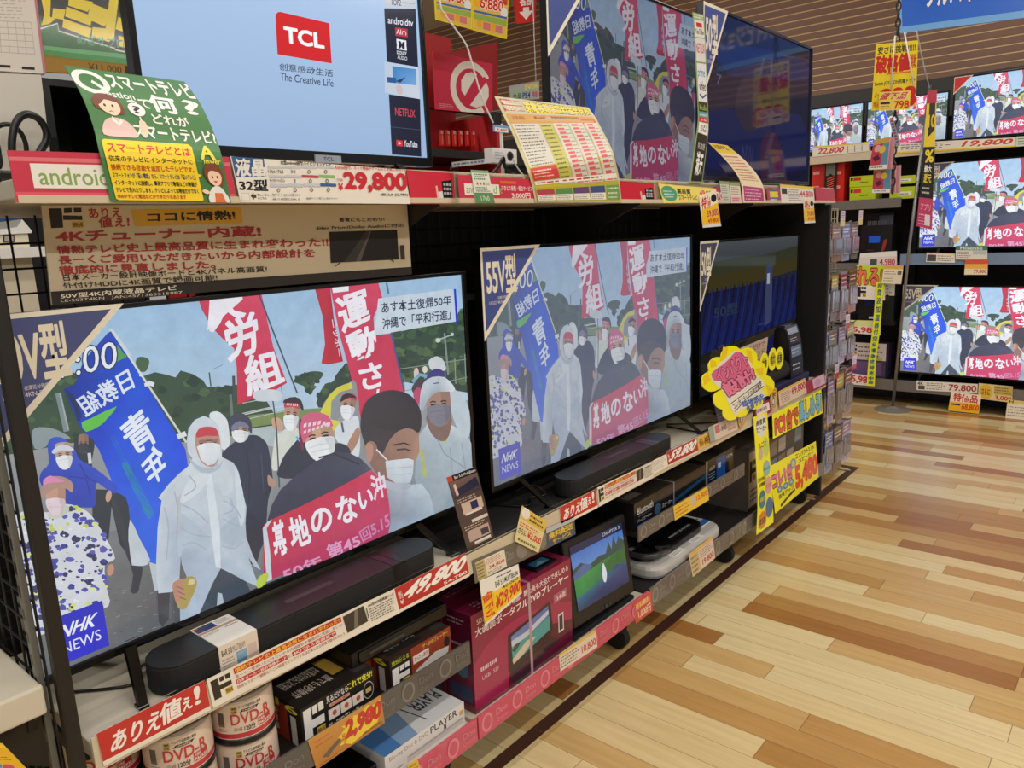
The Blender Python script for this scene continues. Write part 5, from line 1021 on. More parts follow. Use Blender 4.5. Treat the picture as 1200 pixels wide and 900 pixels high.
# ------------------------------------------------------------------ soundbars on the lower television shelf
def soundbar(label, x0, x1, y0, y1, z, h, sleeve, group=None):
    t = thing('soundbar', label, 'speaker', ((x0+x1)/2, (y0+y1)/2, z))
    r = (y1-y0)*.48; n = 10; out = []
    for cx, s in ((x1-r, 1), (x0+r, -1)):
        for k in range(n+1):
            a_ = -math.pi/2+math.pi*k/n if s == 1 else math.pi/2+math.pi*k/n
            out.append((cx+r*math.cos(a_), (y0+y1)/2+(y1-y0)/2*math.sin(a_)))
    m = M().prism([(x, y, z+.004) for x, y in out], (0, 0, h-.006)); m.build('body', mat('speaker_cloth', (20, 20, 21), 0.75, bump=.4, scale=900), t, bevel=.004)
    m = M().prism([(x*.998+(x0+x1)/2*.002, y, z+h-.002) for x, y in out], (0, 0, .003)); m.build('top_plate', mat('dark_top_plate', (27, 26, 27), .4, var=.1), t, bevel=.001)
    for k in range(4): M().cyl((x0+.1+k*(x1-x0-.2)/3, (y0+y1)/2, z), (x0+.1+k*(x1-x0-.2)/3, (y0+y1)/2, z+.005), .012, n=12).build('rubber_foot', RUBBER, t)
    m = M().box((x0+x1)/2-.06, (x0+x1)/2+.06, (y0+y1)/2-.008, (y0+y1)/2+.008, z+h, z+h+.0015); m.build('button_strip', mat('grey_buttons', (64, 62, 60), .4), t)
    if sleeve:
        a0, a1 = sleeve; a = Art()
        a.rect(0, 0, 1, .5, (232, 228, 218)); a.rect(.02, .02, .52, .26, (70, 76, 96)); a.poly([(.04, .22), (.5, .08), (.5, .22)], (40, 60, 130)); a.rect(.02, .02, .14, .07, (214, 90, 50)); a.rect(.0, .28, 1, .36, (190, 150, 124)); a.scrib(.56, .04, .96, .22, 4, (110, 110, 114), 4, .4); a.scrib(.05, .39, .5, .48, 2, (90, 90, 94), 5, .4); a.scrib(.6, .39, .95, .46, 1, (100, 100, 104), 6, .4)
        f = Art(); f.text('BAR 5.0', (.06, .16, .32, .36), (60, 54, 50), .04); f.text('MULTIBEAM', (.34, .16, .66, .36), (120, 112, 104)); f.rect(.42, .42, .68, .82, (120, 160, 190)); f.rect(.44, .46, .66, .78, (150, 186, 206), (90, 140, 180), 2); f.rect(.72, .35, .95, .8, (214, 190, 180)); f.scrib(.05, .45, .38, .85, 4, (150, 142, 134), 9, .4)
        m = M(); e = .0016
        m.box(a0, a1, y0-e, y1+e, z+h+.0005, z+h+e+.0012, None, C((232, 228, 218))).box(a0, a1, y0-e-.0006, y0-.0004, z+.001, z+h+e+.001, None, C((228, 214, 196))).box(a0, a1, y1+.0004, y1+e+.0006, z+.001, z+h+e+.001, None, C((232, 228, 218)))
        face_art(m, [V((a0, y1, z+h+e+.0013)), V((a1, y1, z+h+e+.0013)), V((a1, y0-e, z+h+e+.0013)), V((a0, y0-e, z+h+e+.0013))], a)
        face_art(m, [V((a0, y0-e-.0007, z+h+e)), V((a1, y0-e-.0007, z+h+e)), V((a1, y0-e-.0007, z)), V((a0, y0-e-.0007, z))], f)
        m.build('paper_sleeve', PRINT, t)
    for xb in (x1-.16, x1-.135):
        m = M(); m.box(xb, xb+.02, y0-.0008, y0-.0002, z+.002, z+h+.0016).box(xb, xb+.02, y0-.0008, y1+.0006, z+h+.0011, z+h+.0018); m.build('clear_band', CLEAR, t)
    return t
soundbar('long black soundbar with a white paper sleeve in front of the nearest television', .530, 1.238, 1.309, 1.412, .6906, .060, (.640, .722))
soundbar('black soundbar without a sleeve in front of the larger hazy television', 1.800, 2.435, 1.309, 1.408, .6906, .060, None)
# loose black cables lying under the televisions
def cable(name, label, pts, r=.003, cat='cable'):
    tag(M().tube(spl(pts, 6, False), r, 8).build(name, SATIN, smooth=True), label, cat)
cable('power_cable', 'black cable lying on the shelf under the left end of the nearest television', [(.43, 1.50, .694), (.52, 1.42, .694), (.56, 1.46, .70), (.64, 1.43, .694), (.70, 1.47, .694)])
cable('power_cable', 'black cable lying under the left end of the larger hazy television', [(1.62, 1.52, .694), (1.68, 1.40, .694), (1.74, 1.43, .694), (1.79, 1.41, .697), (1.78, 1.46, .72), (1.74, 1.5, .70)])
cable('power_cable', 'black cable lying under the dark rippled television', [(2.75, 1.52, .694), (2.86, 1.38, .694), (2.95, 1.36, .694), (3.02, 1.44, .694)])
cable('power_cable', 'black cable lying on the shelf right of the second soundbar', [(2.72, 1.50, .694), (2.705, 1.36, .694), (2.74, 1.34, .694), (2.80, 1.345, .694)])
# ------------------------------------------------------------------ goods on the lower shelves
def product(name, label, cat, x0, x1, y0, y1, z0, z1, base, front=None, top=None, left=None, group=None, rz=0.0, m=None, bevel=0):
    """a printed carton: artwork on the faces that show"""
    c = V(((x0+x1)/2, (y0+y1)/2, z0)); o = thing(name, label, cat, c, rz, group)
    hx, hy, h = (x1-x0)/2, (y1-y0)/2, z1-z0
    mm = M().box(-hx, hx, -hy, hy, 0, h, None, C(base))
    if front: face_art(mm, [V((-hx, -hy, h)), V((hx, -hy, h)), V((hx, -hy, 0)), V((-hx, -hy, 0))], front)
    if top: face_art(mm, [V((-hx, hy, h)), V((hx, hy, h)), V((hx, -hy, h)), V((-hx, -hy, h))], top)
    if left: face_art(mm, [V((-hx, hy, h)), V((-hx, -hy, h)), V((-hx, -hy, 0)), V((-hx, hy, 0))], left)
    mm.build('carton', m or PRINT, o, local=True)
    return o
# disc spindles: printed wrap, clear-black base, grey lid
def spindle(label, x, y, z):
    t = thing('disc_spindle', label, 'disc pack', (x, y, z), 0, 'packs of recordable discs on the lower shelf'); r = .0635; h = .093
    m = M().lathe([(r+.002, 0), (r+.002, .010), (r*.98, .014)], (0, 0, 0), 40); m.build('base', SATIN, t, local=True, smooth=False)
    a = Art(); a.rect(0, .02, 1, .84, (226, 206, 186)); a.rect(0, .84, 1, .97, (196, 50, 66)); a.rect(0, .0, 1, .06, (206, 186, 166))
    for u in (.02, .52):
        a.rect(u, .28, u+.035, .66, (120, 112, 104)); a.polys([[(u+.003*k, .29), (u+.003*k+.0014, .29), (u+.003*k+.0014, .6), (u+.003*k, .6)] for k in range(11)], (60, 54, 50)); a.scrib(u, .7, u+.05, .8, 2, (120, 108, 100), 2, .4)
        a.rect(u+.075, .12, u+.105, .30, (206, 170, 90)); a.text('情熱', (u+.079, .14, u+.101, .20), INK, .02); a.text('価格', (u+.079, .22, u+.101, .28), INK, .02)
        a.text('テレビ番組録画に最適', (u+.112, .10, u+.225, .18), (80, 66, 60), .02); a.poly([(u+.115, .28), (u+.13, .21), (u+.215, .21), (u+.2, .28)], (50, 40, 38)); a.text('CPRM対応', (u+.132, .225, u+.198, .27), (226, 206, 186), .02)
        a.text('DVD-R', (u+.070, .31, u+.275, .60), (196, 56, 60), .028); a.text('4.7GB 1-16倍速', (u+.08, .66, u+.12, .78), (80, 66, 60)); a.text('120分', (u+.13, .65, u+.185, .80), (60, 50, 46), .03); a.rect(u+.20, .58, u+.275, .80, (190, 52, 62)); a.text('お徳用', (u+.205, .60, u+.235, .68), (240, 226, 214), .02); a.text('PACK50', (u+.205, .70, u+.27, .78), (244, 232, 220), .04)
    m = M(); n = 64
    def f(u, v):
        g_ = -math.pi*.5-.45*math.pi+u*2*math.pi; d = V((math.cos(g_), math.sin(g_), 0)); return d*(r)+V((0, 0, .012+h*.88*(1-v))), d
    cols = []
    P = []; F = []
    for k in range(n+1):
        for v in (0, 1): P.append(f(k/n, v)[0])
        if k: F.append((2*k-2, 2*k-1, 2*k+1, 2*k))
    m.add(P, F, C((226, 206, 186)))
    for pts, fs, cl, layer in a.p:
        st = {}
        for q in fs:
            for j in range(max(0, int(min(pts[i][0] for i in q)*64)), min(63, int(max(pts[i][0] for i in q)*64))+1): st.setdefault(j, []).append(q)
        for j, ff in st.items():
            rr = cut(pts, ff, cl, ((0, j/64, 1), (0, (j+1)/64, -1)))
            if rr[1]:
                Q_ = []
                for u, v in rr[0]:
                    p, nn = f(u, v); Q_.append(p+nn*(EPS*layer+.0002))
                m.add(Q_, rr[1], rr[2])
    m.build('printed_wrap', GLOSS, t, local=True)
    m = M().lathe([(r-.001, .012+h*.86), (r-.001, h), (r-.006, h+.004), (.02, h+.004), (.018, h+.006)], (0, 0, 0), 40); m.build('lid', mat('smoke_lid', (176, 160, 142), .2), t, local=True, smooth=False)
    return t
SZ = .4152
sp0 = spindle('disc spindle on top of the right-hand stack below the middle rail', .712, 1.385, SZ+.0985)
for lb, x, y, z in (('disc spindle at the bottom of the right-hand stack below the middle rail', .712, 1.385, SZ), ('disc spindle on top of the middle stack, partly behind the red slogan card', .575, 1.385, SZ+.0985),
                    ('disc spindle at the bottom of the middle stack below the red slogan card', .575, 1.385, SZ), ('disc spindle on top of the stack beside the black post', .472, 1.475, SZ+.0985), ('disc spindle at the bottom of the stack beside the black post', .472, 1.475, SZ)):
    c_ = copy_tree(sp0); c_.location = (x, y, z); c_['label'] = lb
# black and orange player cartons
def player_front():
    a = Art(); W = (238, 236, 230)
    a.rect(.02, .02, .30, .98, (30, 28, 26)); do_mark(a, 0, .26, .84, .03, .08, W); a.text('見るだけなら', (.33, .06, .62, .22), W, .03); a.text('これで充分!', (.62, .02, .97, .2), (230, 226, 60), .05); a.rect(.36, .26, .64, .34, (226, 160, 140)); a.text('かんたん操作', (.38, .27, .62, .33), (120, 40, 30), .01)
    for k in range(3): a.rect(.34+k*.165, .40, .49+k*.165, .66, (236, 226, 214)); a.ell(.42+k*.165, .53, .03, .07, (214, 90, 70), 10)
    a.ell(.90, .48, .075, .22, (200, 196, 186), 20); a.ell(.90, .48, .068, .20, (30, 28, 26), 20); a.rect(.86, .42, .94, .54, (206, 180, 120)); a.text('ザ・DVDプレーヤー', (.33, .72, .80, .84), W, .03); a.text('DVD-D200 BK', (.34, .88, .6, .95), W)
    return a
def player_top():
    a = Art(); a.rect(0, 0, 1, .45, (122, 40, 26)); a.text('ザ・DVDプレーヤー', [(.95, .34), (.12, .34), (.12, .10), (.95, .10)], (206, 156, 70), .02); a.rect(.62, .5, .78, .8, (206, 170, 70)); a.rect(.05, .5, .6, .94, (36, 32, 30)); a.text('ただ見るだけならこれで充分', [(.58, .68), (.1, .68), (.1, .54), (.58, .54)], (206, 196, 186), .02); a.text('誰でも3秒操作', [(.58, .86), (.1, .86), (.1, .74), (.58, .74)], (206, 196, 186), .02); a.rect(.8, .5, .98, .94, (60, 56, 52))
    return a
def player_left():
    a = Art(); a.rect(.35, .12, .80, 1, (166, 58, 34)); a.rect(.84, .3, .92, 1, (210, 204, 196)); a.text('高画質', [(.66, .3), (.66, .85), (.5, .85), (.5, .3)], (240, 226, 210), .03); a.text('16', (.64, .04, .95, .22), (226, 220, 60), .03)
    return a
product('player_carton', 'black disc player carton with a large white mark, right of the disc spindles', 'carton', .815, 1.018, 1.335, 1.60, SZ, SZ+.098, (34, 30, 28), player_front(), player_top(), player_left())
def player_front2():
    a = Art(); W = (238, 236, 230); a.rect(0, 0, .33, 1, (36, 32, 30)); do_mark(a, 0, .27, .62, .03, .30, W); a.text('充分使える', (.03, .06, .3, .2), (206, 210, 60), .03); a.rect(.33, 0, 1, 1, (150, 62, 40)); a.rect(.36, .26, .62, .5, (236, 226, 214)); a.text('かんたん操作', (.38, .3, .6, .44), (170, 60, 44), .02); a.text('ザ・DVDプレーヤー', (.52, .06, .95, .2), (226, 190, 90), .03); a.poly([(.38, .72), (.72, .5), (.96, .56), (.94, .74), (.5, .95)], (214, 210, 204)); a.ell(.93, .4, .05, .16, (40, 34, 32), 16)
    return a
product('player_carton', 'black and orange disc player carton at the right end of the grey rail', 'carton', 1.066, 1.272, 1.335, 1.60, SZ, SZ+.09, (60, 40, 34), player_front2(), player_top(), player_left())
product('player_carton', 'disc player carton lying behind, seen between the front cartons', 'carton', 1.022, 1.062, 1.40, 1.62, SZ, SZ+.09, (150, 62, 40))
t = thing('disc_player', 'flat black disc player lying on top of the cartons', 'disc player', (1.14, 1.47, SZ+.0985))
M().box(.98, 1.295, 1.365, 1.575, SZ+.101, SZ+.138).build('body', SATIN, t, bevel=.003); M().box(1.0, 1.275, 1.361, 1.366, SZ+.106, SZ+.134).build('front_panel', GLOSSBLK, t, bevel=.001); M().box(1.03, 1.14, 1.359, 1.362, SZ+.117, SZ+.123).build('disc_tray', mat('grey_buttons', (64, 62, 60), .4), t)
for q in (1.01, 1.26):
    for y in (1.385, 1.555): M().cyl((q, y, SZ+.0984), (q, y, SZ+.102), .01, n=10).build('rubber_foot', RUBBER, t)
# bottom shelf, left bay
a = Art(); a.rect(0, 0, 1, 1, (226, 226, 226)); a.poly([(0, 0), (.55, 0), (.25, 1), (0, 1)], (80, 130, 190)); a.poly([(.3, 0), (.6, 0), (.4, 1), (.2, 1)], (140, 170, 206)); a.text('PLAYER', [(.95, .72), (.62, .72), (.62, .50), (.95, .50)], (40, 40, 44), .03); a.text('Blu-ray Disc & DVD', [(.97, .4), (.6, .4), (.6, .28), (.97, .28)], (70, 70, 76), .01); a.line([(.5, .2), (.6, .9)], .012, (40, 40, 44)); a.ring(.5, .35, .04, .09, .3, (60, 60, 64))
f = Art(); f.text('Blu-ray Disc & DVD', (.05, .16, .52, .40), (130, 130, 134), .0); f.text('PLAYER', (.55, .10, .90, .38), (60, 60, 64), .03); f.rect(.25, .62, .98, .92, (206, 204, 200)); f.rect(.27, .66, .97, .72, (170, 168, 164)); f.rect(.72, .40, .75, .62, (50, 50, 54)); f.rect(.93, .3, .985, .5, (214, 170, 90)); f.rect(.05, .8, .2, .86, (150, 150, 150))
product('player_carton', 'white and blue disc player carton on the bottom shelf left of the pink carton', 'carton', 1.02, 1.296, 1.325, 1.56, .2152, .278, (226, 224, 220), f, a)
t = thing('disc_player', 'black glossy disc player on the bottom shelf, beside the white and blue carton', 'disc player', (.86, 1.45, .2152))
M().box(.74, 1.005, 1.335, 1.57, .219, .268).build('body', GLOSSBLK, t, bevel=.004); M().box(.75, .995, 1.331, 1.336, .224, .262).build('front_panel', SATIN, t, bevel=.001)
m = M().cyl((.99, 1.329, .243), (.99, 1.336, .243), .009, n=16); m.build('dial', SATIN, t)
for q in (.765, .98):
    for y in (1.36, 1.545): M().cyl((q, y, .2154), (q, y, .22), .01, n=10).build('rubber_foot', RUBBER, t)
a = Art(); a.scrib(.1, .1, .9, .9, 3, (150, 110, 40), 3, .4)
cardp('price_card', 'small amber card on the pink rail at the bottom, below the white and blue carton', 'price card', [(477, 897), (489, 889), (494, 905), (482, 912)], 'y', 1.2945, (226, 186, 80), a)
a = Art(); a.rect(0, 0, 1, 1, (206, 146, 70), (186, 120, 50), 2); a.poly([(.34, .5), (.46, .34), (.42, .2), (.55, .28), (.6, .1), (.68, .2), (.8, .04), (.86, .16), (.98, .1), (.96, .5), (.9, .8), (.5, .95), (.42, .8), (.34, .76), (.42, .64)], (240, 210, 60)); a.text('2,980', (.46, .16, .97, .74), (206, 50, 46), .08, (150, 30, 30), .03, shear=.1); a.poly([(.10, .76), (.2, .64), (.36, .50), (.38, .62), (.26, .74), (.18, .86)], (104, 92, 76)); a.text('特価¥', (.40, .42, .45, .8), (196, 60, 44)); a.text('(税込¥3,278)', (.66, .84, .96, .93), (90, 60, 40), .01); a.scrib(.06, .1, .3, .4, 2, (190, 90, 50), 3, .2); a.scrib(.05, .9, .35, .97, 1, (150, 90, 44), 3, .5)
cardp('price_card', 'orange price card with a yellow burst on the grey rail below the player cartons', 'price card', [(361, 868), (446, 815), (451, 847), (371, 902)], 'y', 1.2938, (206, 146, 70), a, m=GLOSS)
# middle bay: crimson carton and portable player on display
a = Art(); a.rect(0, 0, 1, 1, (150, 34, 70), (120, 28, 60), 2); a.poly([(.0, .5), (.4, .3), (1, .5), (1, .9), (0, .95)], (166, 44, 84), 3); a.poly([(.3, 1), (.5, .6), (1, .7), (1, 1)], (96, 26, 52), 2)
a.text('SDカードやUSBの動画、静止画も大迫力で楽しめる', (.05, .055, .97, .125), (240, 226, 226), .01); a.text('大画面ポータブルDVDプレーヤー', (.03, .145, .97, .235), (246, 238, 234), .02); a.rect(.80, .30, .95, .40, (176, 90, 116)); a.text('15.4v型', (.82, .325, .93, .385), (240, 226, 226), .02)
a.poly([(.32, .42), (.76, .34), (.78, .68), (.72, .74), (.35, .84), (.31, .80)], (46, 36, 44)); a.poly([(.35, .45), (.735, .375), (.745, .65), (.36, .755)], [(120, 130, 190), (96, 110, 180), (70, 150, 160), (170, 200, 190)]); a.poly([(.35, .58), (.45, .54), (.55, .56), (.745, .5), (.745, .65), (.36, .755)], (80, 160, 160)); a.poly([(.352, .7), (.5, .6), (.6, .62), (.46, .72), (.36, .755)], (214, 200, 176), 1); a.poly([(.35, .60), (.4, .55), (.44, .58), (.38, .64)], (60, 90, 60), 1); a.poly([(.35, .5), (.5, .5), (.735, .42), (.738, .47), (.5, .56), (.352, .56)], (200, 206, 226)); a.poly([(.30, .86), (.76, .74), (.84, .84), (.4, 1)], (60, 40, 50)); a.rect(.84, .55, .9, .76, (226, 214, 214)); a.rect(.85, .57, .89, .74, (60, 44, 56)); a.scrib(.06, .55, .24, .62, 1, (226, 200, 206), 3, .6); a.text('USB  SD', (.07, .66, .22, .70), (226, 200, 206)); a.rect(.53, 0, .555, 1, (190, 150, 160))
tp = Art(); tp.rect(0, 0, 1, 1, (120, 30, 62), (140, 36, 70), 2); tp.scrib(.1, .5, .5, .9, 3, (190, 150, 166), 4, .4); tp.rect(.53, 0, .555, 1, (176, 120, 140))
lf = Art(); lf.rect(0, 0, 1, 1, (96, 24, 52), (110, 28, 58), 2); lf.scrib(.15, .06, .8, .14, 2, (200, 160, 174), 5, .4); lf.ell(.6, .58, .22, .09, (70, 110, 130), 16); lf.rect(.1, .75, .9, .9, (60, 70, 110)); lf.scrib(.2, .3, .7, .36, 1, (200, 160, 174), 6, .4)
product('player_carton', 'large crimson carton printed with a beach on a portable player screen', 'carton', 1.340, 1.792, 1.325, 1.43, .2152, .505, (130, 32, 66), a, tp, lf, m=GLOSS)
product('player_carton', 'second crimson carton standing behind the beach carton', 'carton', 1.335, 1.80, 1.436, 1.55, .2152, .505, (118, 30, 60), None, tp, lf)
for i, (x, y, lb) in enumerate(((1.70, 1.375, 'small black packet lying on the crimson carton nearest the portable player'), (1.53, 1.405, 'small black packet lying on the crimson carton under the coupon card'))):
    a = Art(); a.rect(.15, .2, .85, .75, (60, 110, 150)); a.poly([(.2, .7), (.5, .4), (.8, .7)], (120, 180, 190))
    product('memory_packet', lb, 'packet', x-.05, x+.05, y-.03, y+.03, .5055, .512, (24, 22, 26), None, a, rz=.1*i)
t = thing('portable_disc_player', 'portable player with a golf course on its tilted screen, right of the crimson carton', 'disc player', (1.98, 1.39, .2152))
FRAME = mat('dark_player_shell', (30, 30, 32), .35)
tl, tr, bl = at(648, 643, 'y', 1.36), at(731.5, 602, 'y', 1.36), at(675, 737, 'y', 1.322)
tl.x = bl.x = 1.800; br_ = tr+bl-tl
ex = (tr-tl).normalized(); nn = -((tr-tl).cross(bl-tl)).normalized()
if bl.z < .2325: bl.z = .2325; br_ = tr+bl-tl; nn = -((tr-tl).cross(bl-tl)).normalized()
m = M().prism([bl, br_, tr, tl], -nn*.018); sf = m.build('screen_frame', FRAME, t, bevel=.006)
a = Art(); a.rect(0, 0, 1, 1, (60, 110, 196), (150, 190, 226), 3); a.rect(0, 0, 1, .12, (40, 46, 80)); a.poly([(0, .36), (.15, .3), (.3, .4), (.5, .34), (.62, .36), (.7, .2), (.74, .34), (.8, .14), (.84, .3), (.9, .2), (1, .3), (1, .6), (0, .6)], (60, 84, 76)); a.poly([(0, .5), (.3, .48), (.6, .44), (1, .40), (1, 1), (0, 1)], [(70, 150, 70), (76, 156, 74), (60, 130, 64), (50, 100, 66), (60, 90, 110), (60, 130, 90)]); a.poly([(0, .44), (.2, .34), (.35, .44), (.2, .5), (0, .52)], (90, 110, 150), 2); a.poly([(.5, .52), (1, .44), (1, .6), (.6, .66)], (60, 110, 56), 2); a.poly([(0, .8), (.4, .74), (.8, .62), (1, .7), (1, 1), (0, 1)], [(70, 110, 150), (60, 110, 130), (50, 80, 130), (60, 70, 120), (50, 50, 90), (50, 70, 100)])
a.poly([(.50, .66), (.53, .52), (.55, .48), (.57, .54), (.59, .66), (.56, .78), (.52, .78)], (226, 232, 236), 2); a.ell(.545, .46, .02, .03, (120, 90, 76), 10); a.text('CHAPTER 2', (.6, .03, .95, .08), (206, 214, 236))
k = .1; inn = lambda u, v: tl+(tr-tl)*u+(bl-tl)*v
sq = [inn(.08, .08), inn(.92, .08), inn(.92, .83), inn(.08, .83)]
m = M(); sheet(m, [(sq[0]+nn*.0025, sq[1]+nn*.0025), (sq[3]+nn*.0025, sq[2]+nn*.0025)], (8, 8, 10), .002, a); m.build('screen', screen_mat('lit_player_screen', (40, 40, 60), .08, .85), sf)
m = M().box(bl.x, br_.x, 1.322, 1.52, .2156, .232); m.build('keyboard_base', FRAME, t, bevel=.006)
m = M().box(bl.x+.12, br_.x-.12, 1.375, 1.45, .232, .30); m.build('hinge', FRAME, t, bevel=.004)
m = M().cyl(inn(.5, .95)+nn*.001, inn(.5, .95)+nn*.003, .006, n=14).cyl(inn(.44, .95)+nn*.001, inn(.44, .95)+nn*.003, .004, n=12).cyl(inn(.56, .95)+nn*.001, inn(.56, .95)+nn*.003, .004, n=12); m.build('control_button', mat('grey_buttons', (64, 62, 60), .4), sf)
a = Art(); a.rect(0, 0, 1, .14, (230, 190, 60)); a.scrib(.03, .2, .55, .9, 4, (120, 110, 100), 3, .4); a.text('10,800', (.58, .4, .97, .85), (196, 60, 60), .04)
cardp('price_card', 'cream price card with a yellow edge on the pink rail under the portable player', 'price card', [(655, 767), (698, 738), (700, 758), (657, 787)], 'y', 1.2945, (228, 214, 196), a)
a = Art(); a.text('1,000円', (.2, .5, .9, .9), (250, 226, 190), .03); a.text('送料無料', (.1, .1, .9, .4), (250, 210, 120), .03)
cardp('price_card', 'red orange card at the right end of the pink rail under the portable player', 'price card', [(742, 708), (763, 693), (765, 716), (745, 731)], 'y', 1.2945, (206, 84, 70), a)
# right bay: speaker cartons on the upper lower shelf
a = Art(); a.rect(0, 0, 1, 1, (30, 29, 30), (22, 22, 24), 2); a.text('Bluetooth', (.04, .22, .24, .46), (206, 202, 196), .02); a.text('サウンドバー', (.05, .50, .22, .56), (150, 146, 140)); a.text('バースピーカー', (.04, .62, .22, .74), (206, 202, 196), .02); a.rect(.03, .82, .18, .9, (40, 80, 150)); a.ell(.30, .64, .045, .2, (60, 90, 120), 18); a.text('スピーカー', (.36, .56, .5, .72), (190, 190, 186), .01); a.poly([(.3, .3), (.35, .12), (1, .08), (1, .34), (.32, .42)], (52, 50, 50)); a.poly([(.5, .66), (1, .40), (1, .55), (.5, .8)], (30, 70, 110)); a.rect(.515, 0, .53, 1, (130, 128, 124))
tp = Art(); tp.rect(0, 0, 1, 1, (34, 33, 33)); tp.rect(.04, .3, .2, .7, (110, 104, 96)); tp.rect(.515, 0, .53, 1, (130, 128, 124))
product('speaker_carton', 'long black soundbar carton with white lettering, on the shelf under the second soundbar', 'carton', 2.186, 2.73, 1.335, 1.45, .4525, .556, (28, 27, 28), a, tp, None, m=GLOSS)
a = Art(); a.rect(0, 0, 1, 1, (26, 26, 28)); a.rect(0, 0, .06, 1, (120, 118, 114)); a.rect(.36, .1, .66, 1, (24, 60, 130), (30, 90, 170), 2); a.text('SOUND', (.12, .3, .3, .42), (190, 200, 214)); a.scrib(.1, .5, .34, .8, 3, (120, 150, 190), 3, .4); a.text('HDMI', (.7, .2, .9, .32), (190, 200, 214)); a.rect(.4, .3, .5, .5, (150, 190, 226))
product('speaker_carton', 'black and blue speaker carton, right of the long soundbar carton', 'carton', 2.734, 3.01, 1.335, 1.45, .4525, .565, (26, 26, 28), a, None, None, m=GLOSS)
product('speaker_carton', 'plain black carton behind the long soundbar carton', 'carton', 2.20, 2.70, 1.46, 1.56, .4525, .57, (26, 25, 26))
a = Art(); a.rect(0, 0, 1, 1, (236, 196, 60)); a.scrib(.04, .15, .45, .9, 3, (190, 90, 40), 3, .4); a.rect(.48, .1, .62, .7, (206, 190, 170)); a.text('12,800', (.64, .2, .97, .6), (214, 80, 40), .04)
cardp('price_card', 'yellow price card on the grey rail below the speaker cartons', 'price card', [(789, 594), (829, 570), (831, 586), (791, 610)], 'y', 1.2935, (236, 196, 60), a)
# radio with disc player: rounded body, black lid, carrying handle, labels
t = thing('disc_radio', 'rounded silver and black disc radio on the bottom shelf beneath the speaker cartons', 'radio', (2.58, 1.38, .2152))
SILVER = mat('silver_plastic', (206, 204, 198), .3, .2)
def rr(x0, x1, y0, y1, r, n=6):
    P = []
    for cx, cy, a0 in ((x1-r, y1-r, 0), (x0+r, y1-r, math.pi/2), (x0+r, y0+r, math.pi), (x1-r, y0+r, math.pi*1.5)):
        for k in range(n+1): P.append((cx+r*math.cos(a0+math.pi/2*k/n), cy+r*math.sin(a0+math.pi/2*k/n)))
    return P
m = M().prism([(x, y, .218) for x, y in rr(2.305, 2.865, 1.312, 1.52, .07)], (0, 0, .052)); m.build('body', SILVER, t, bevel=.015)
m = M().prism([(x, y, .268) for x, y in rr(2.42, 2.76, 1.345, 1.515, .06)], (0, 0, .040)); m.build('lid', GLOSSBLK, t, bevel=.01)
hp = [(2.365+.05*math.cos(k*math.pi/10+math.pi/2), 1.42+.075*math.sin(k*math.pi/10+math.pi/2), .302) for k in range(11)]
m = M().tube([(2.45, 1.495, .29)]+hp+[(2.45, 1.345, .29)], .010, 10); m.build('handle', mat('smoke_handle', (60, 60, 60), .15), t, smooth=True)
m = M().cyl((2.375, 1.415, .266), (2.375, 1.415, .294), .045, .04, n=24); m.build('speaker_cone', SATIN, t, bevel=.003)
for q, (x0, x1, y0, y1) in enumerate(((2.44, 2.53, 1.318, 1.343), (2.60, 2.69, 1.318, 1.343), (2.768, 2.852, 1.37, 1.50))):
    a = Art(); a.scrib(.1, .15, .9, .85, 2+q, (90, 88, 86), q+3, .4)
    if q == 2: a.rect(0, .75, 1, 1, (50, 100, 160))
    m = M(); zt = .2720; m.box(x0, x1, y0, y1, zt-.003, zt, None, C((236, 234, 228))); face_art(m, [V((x0, y1, zt)), V((x1, y1, zt)), V((x1, y0, zt)), V((x0, y0, zt))], a); m.build('paper_label', PRINT, t)
a = Art(); a.rect(.05, .3, .95, .7, (60, 60, 60)); a.text('MONO CD RADIO', (.08, .36, .92, .64), (220, 220, 216), .02)
m = M(); face_art(m.box(2.5, 2.70, 1.36, 1.40, .307, .3085, None, C((24, 24, 26))), [V((2.5, 1.40, .3086)), V((2.70, 1.40, .3086)), V((2.70, 1.36, .3086)), V((2.5, 1.36, .3086))], a); m.build('name_strip', GLOSS, t)
a = Art(); a.rect(0, 0, 1, .12, (230, 180, 60)); a.rect(.02, .14, .36, .96, (206, 180, 130)); a.scrib(.04, .16, .34, .94, 4, (120, 90, 60), 3, .4); a.scrib(.4, .16, .96, .55, 4, (140, 110, 110), 4, .4); a.text('19,800', (.46, .62, .96, .9), (196, 60, 60), .05)
cardp('price_card', 'cream price card with a yellow edge on the grey rail before the disc radio', 'price card', [(807, 650), (835, 628), (838, 654), (812, 676)], 'y', 1.2935, (226, 206, 190), a, m=GLOSS)
# ------------------------------------------------------------------ right end of the gondola: pop signs, arch display, accessory rack
GY = 1.286
def gp(name, label, cat, px, base, art=None, dy=0.0, **k): return cardp(name, label, cat, px, 'y', GY-dy, base, art, **k)
YP = (255, 248, 36)
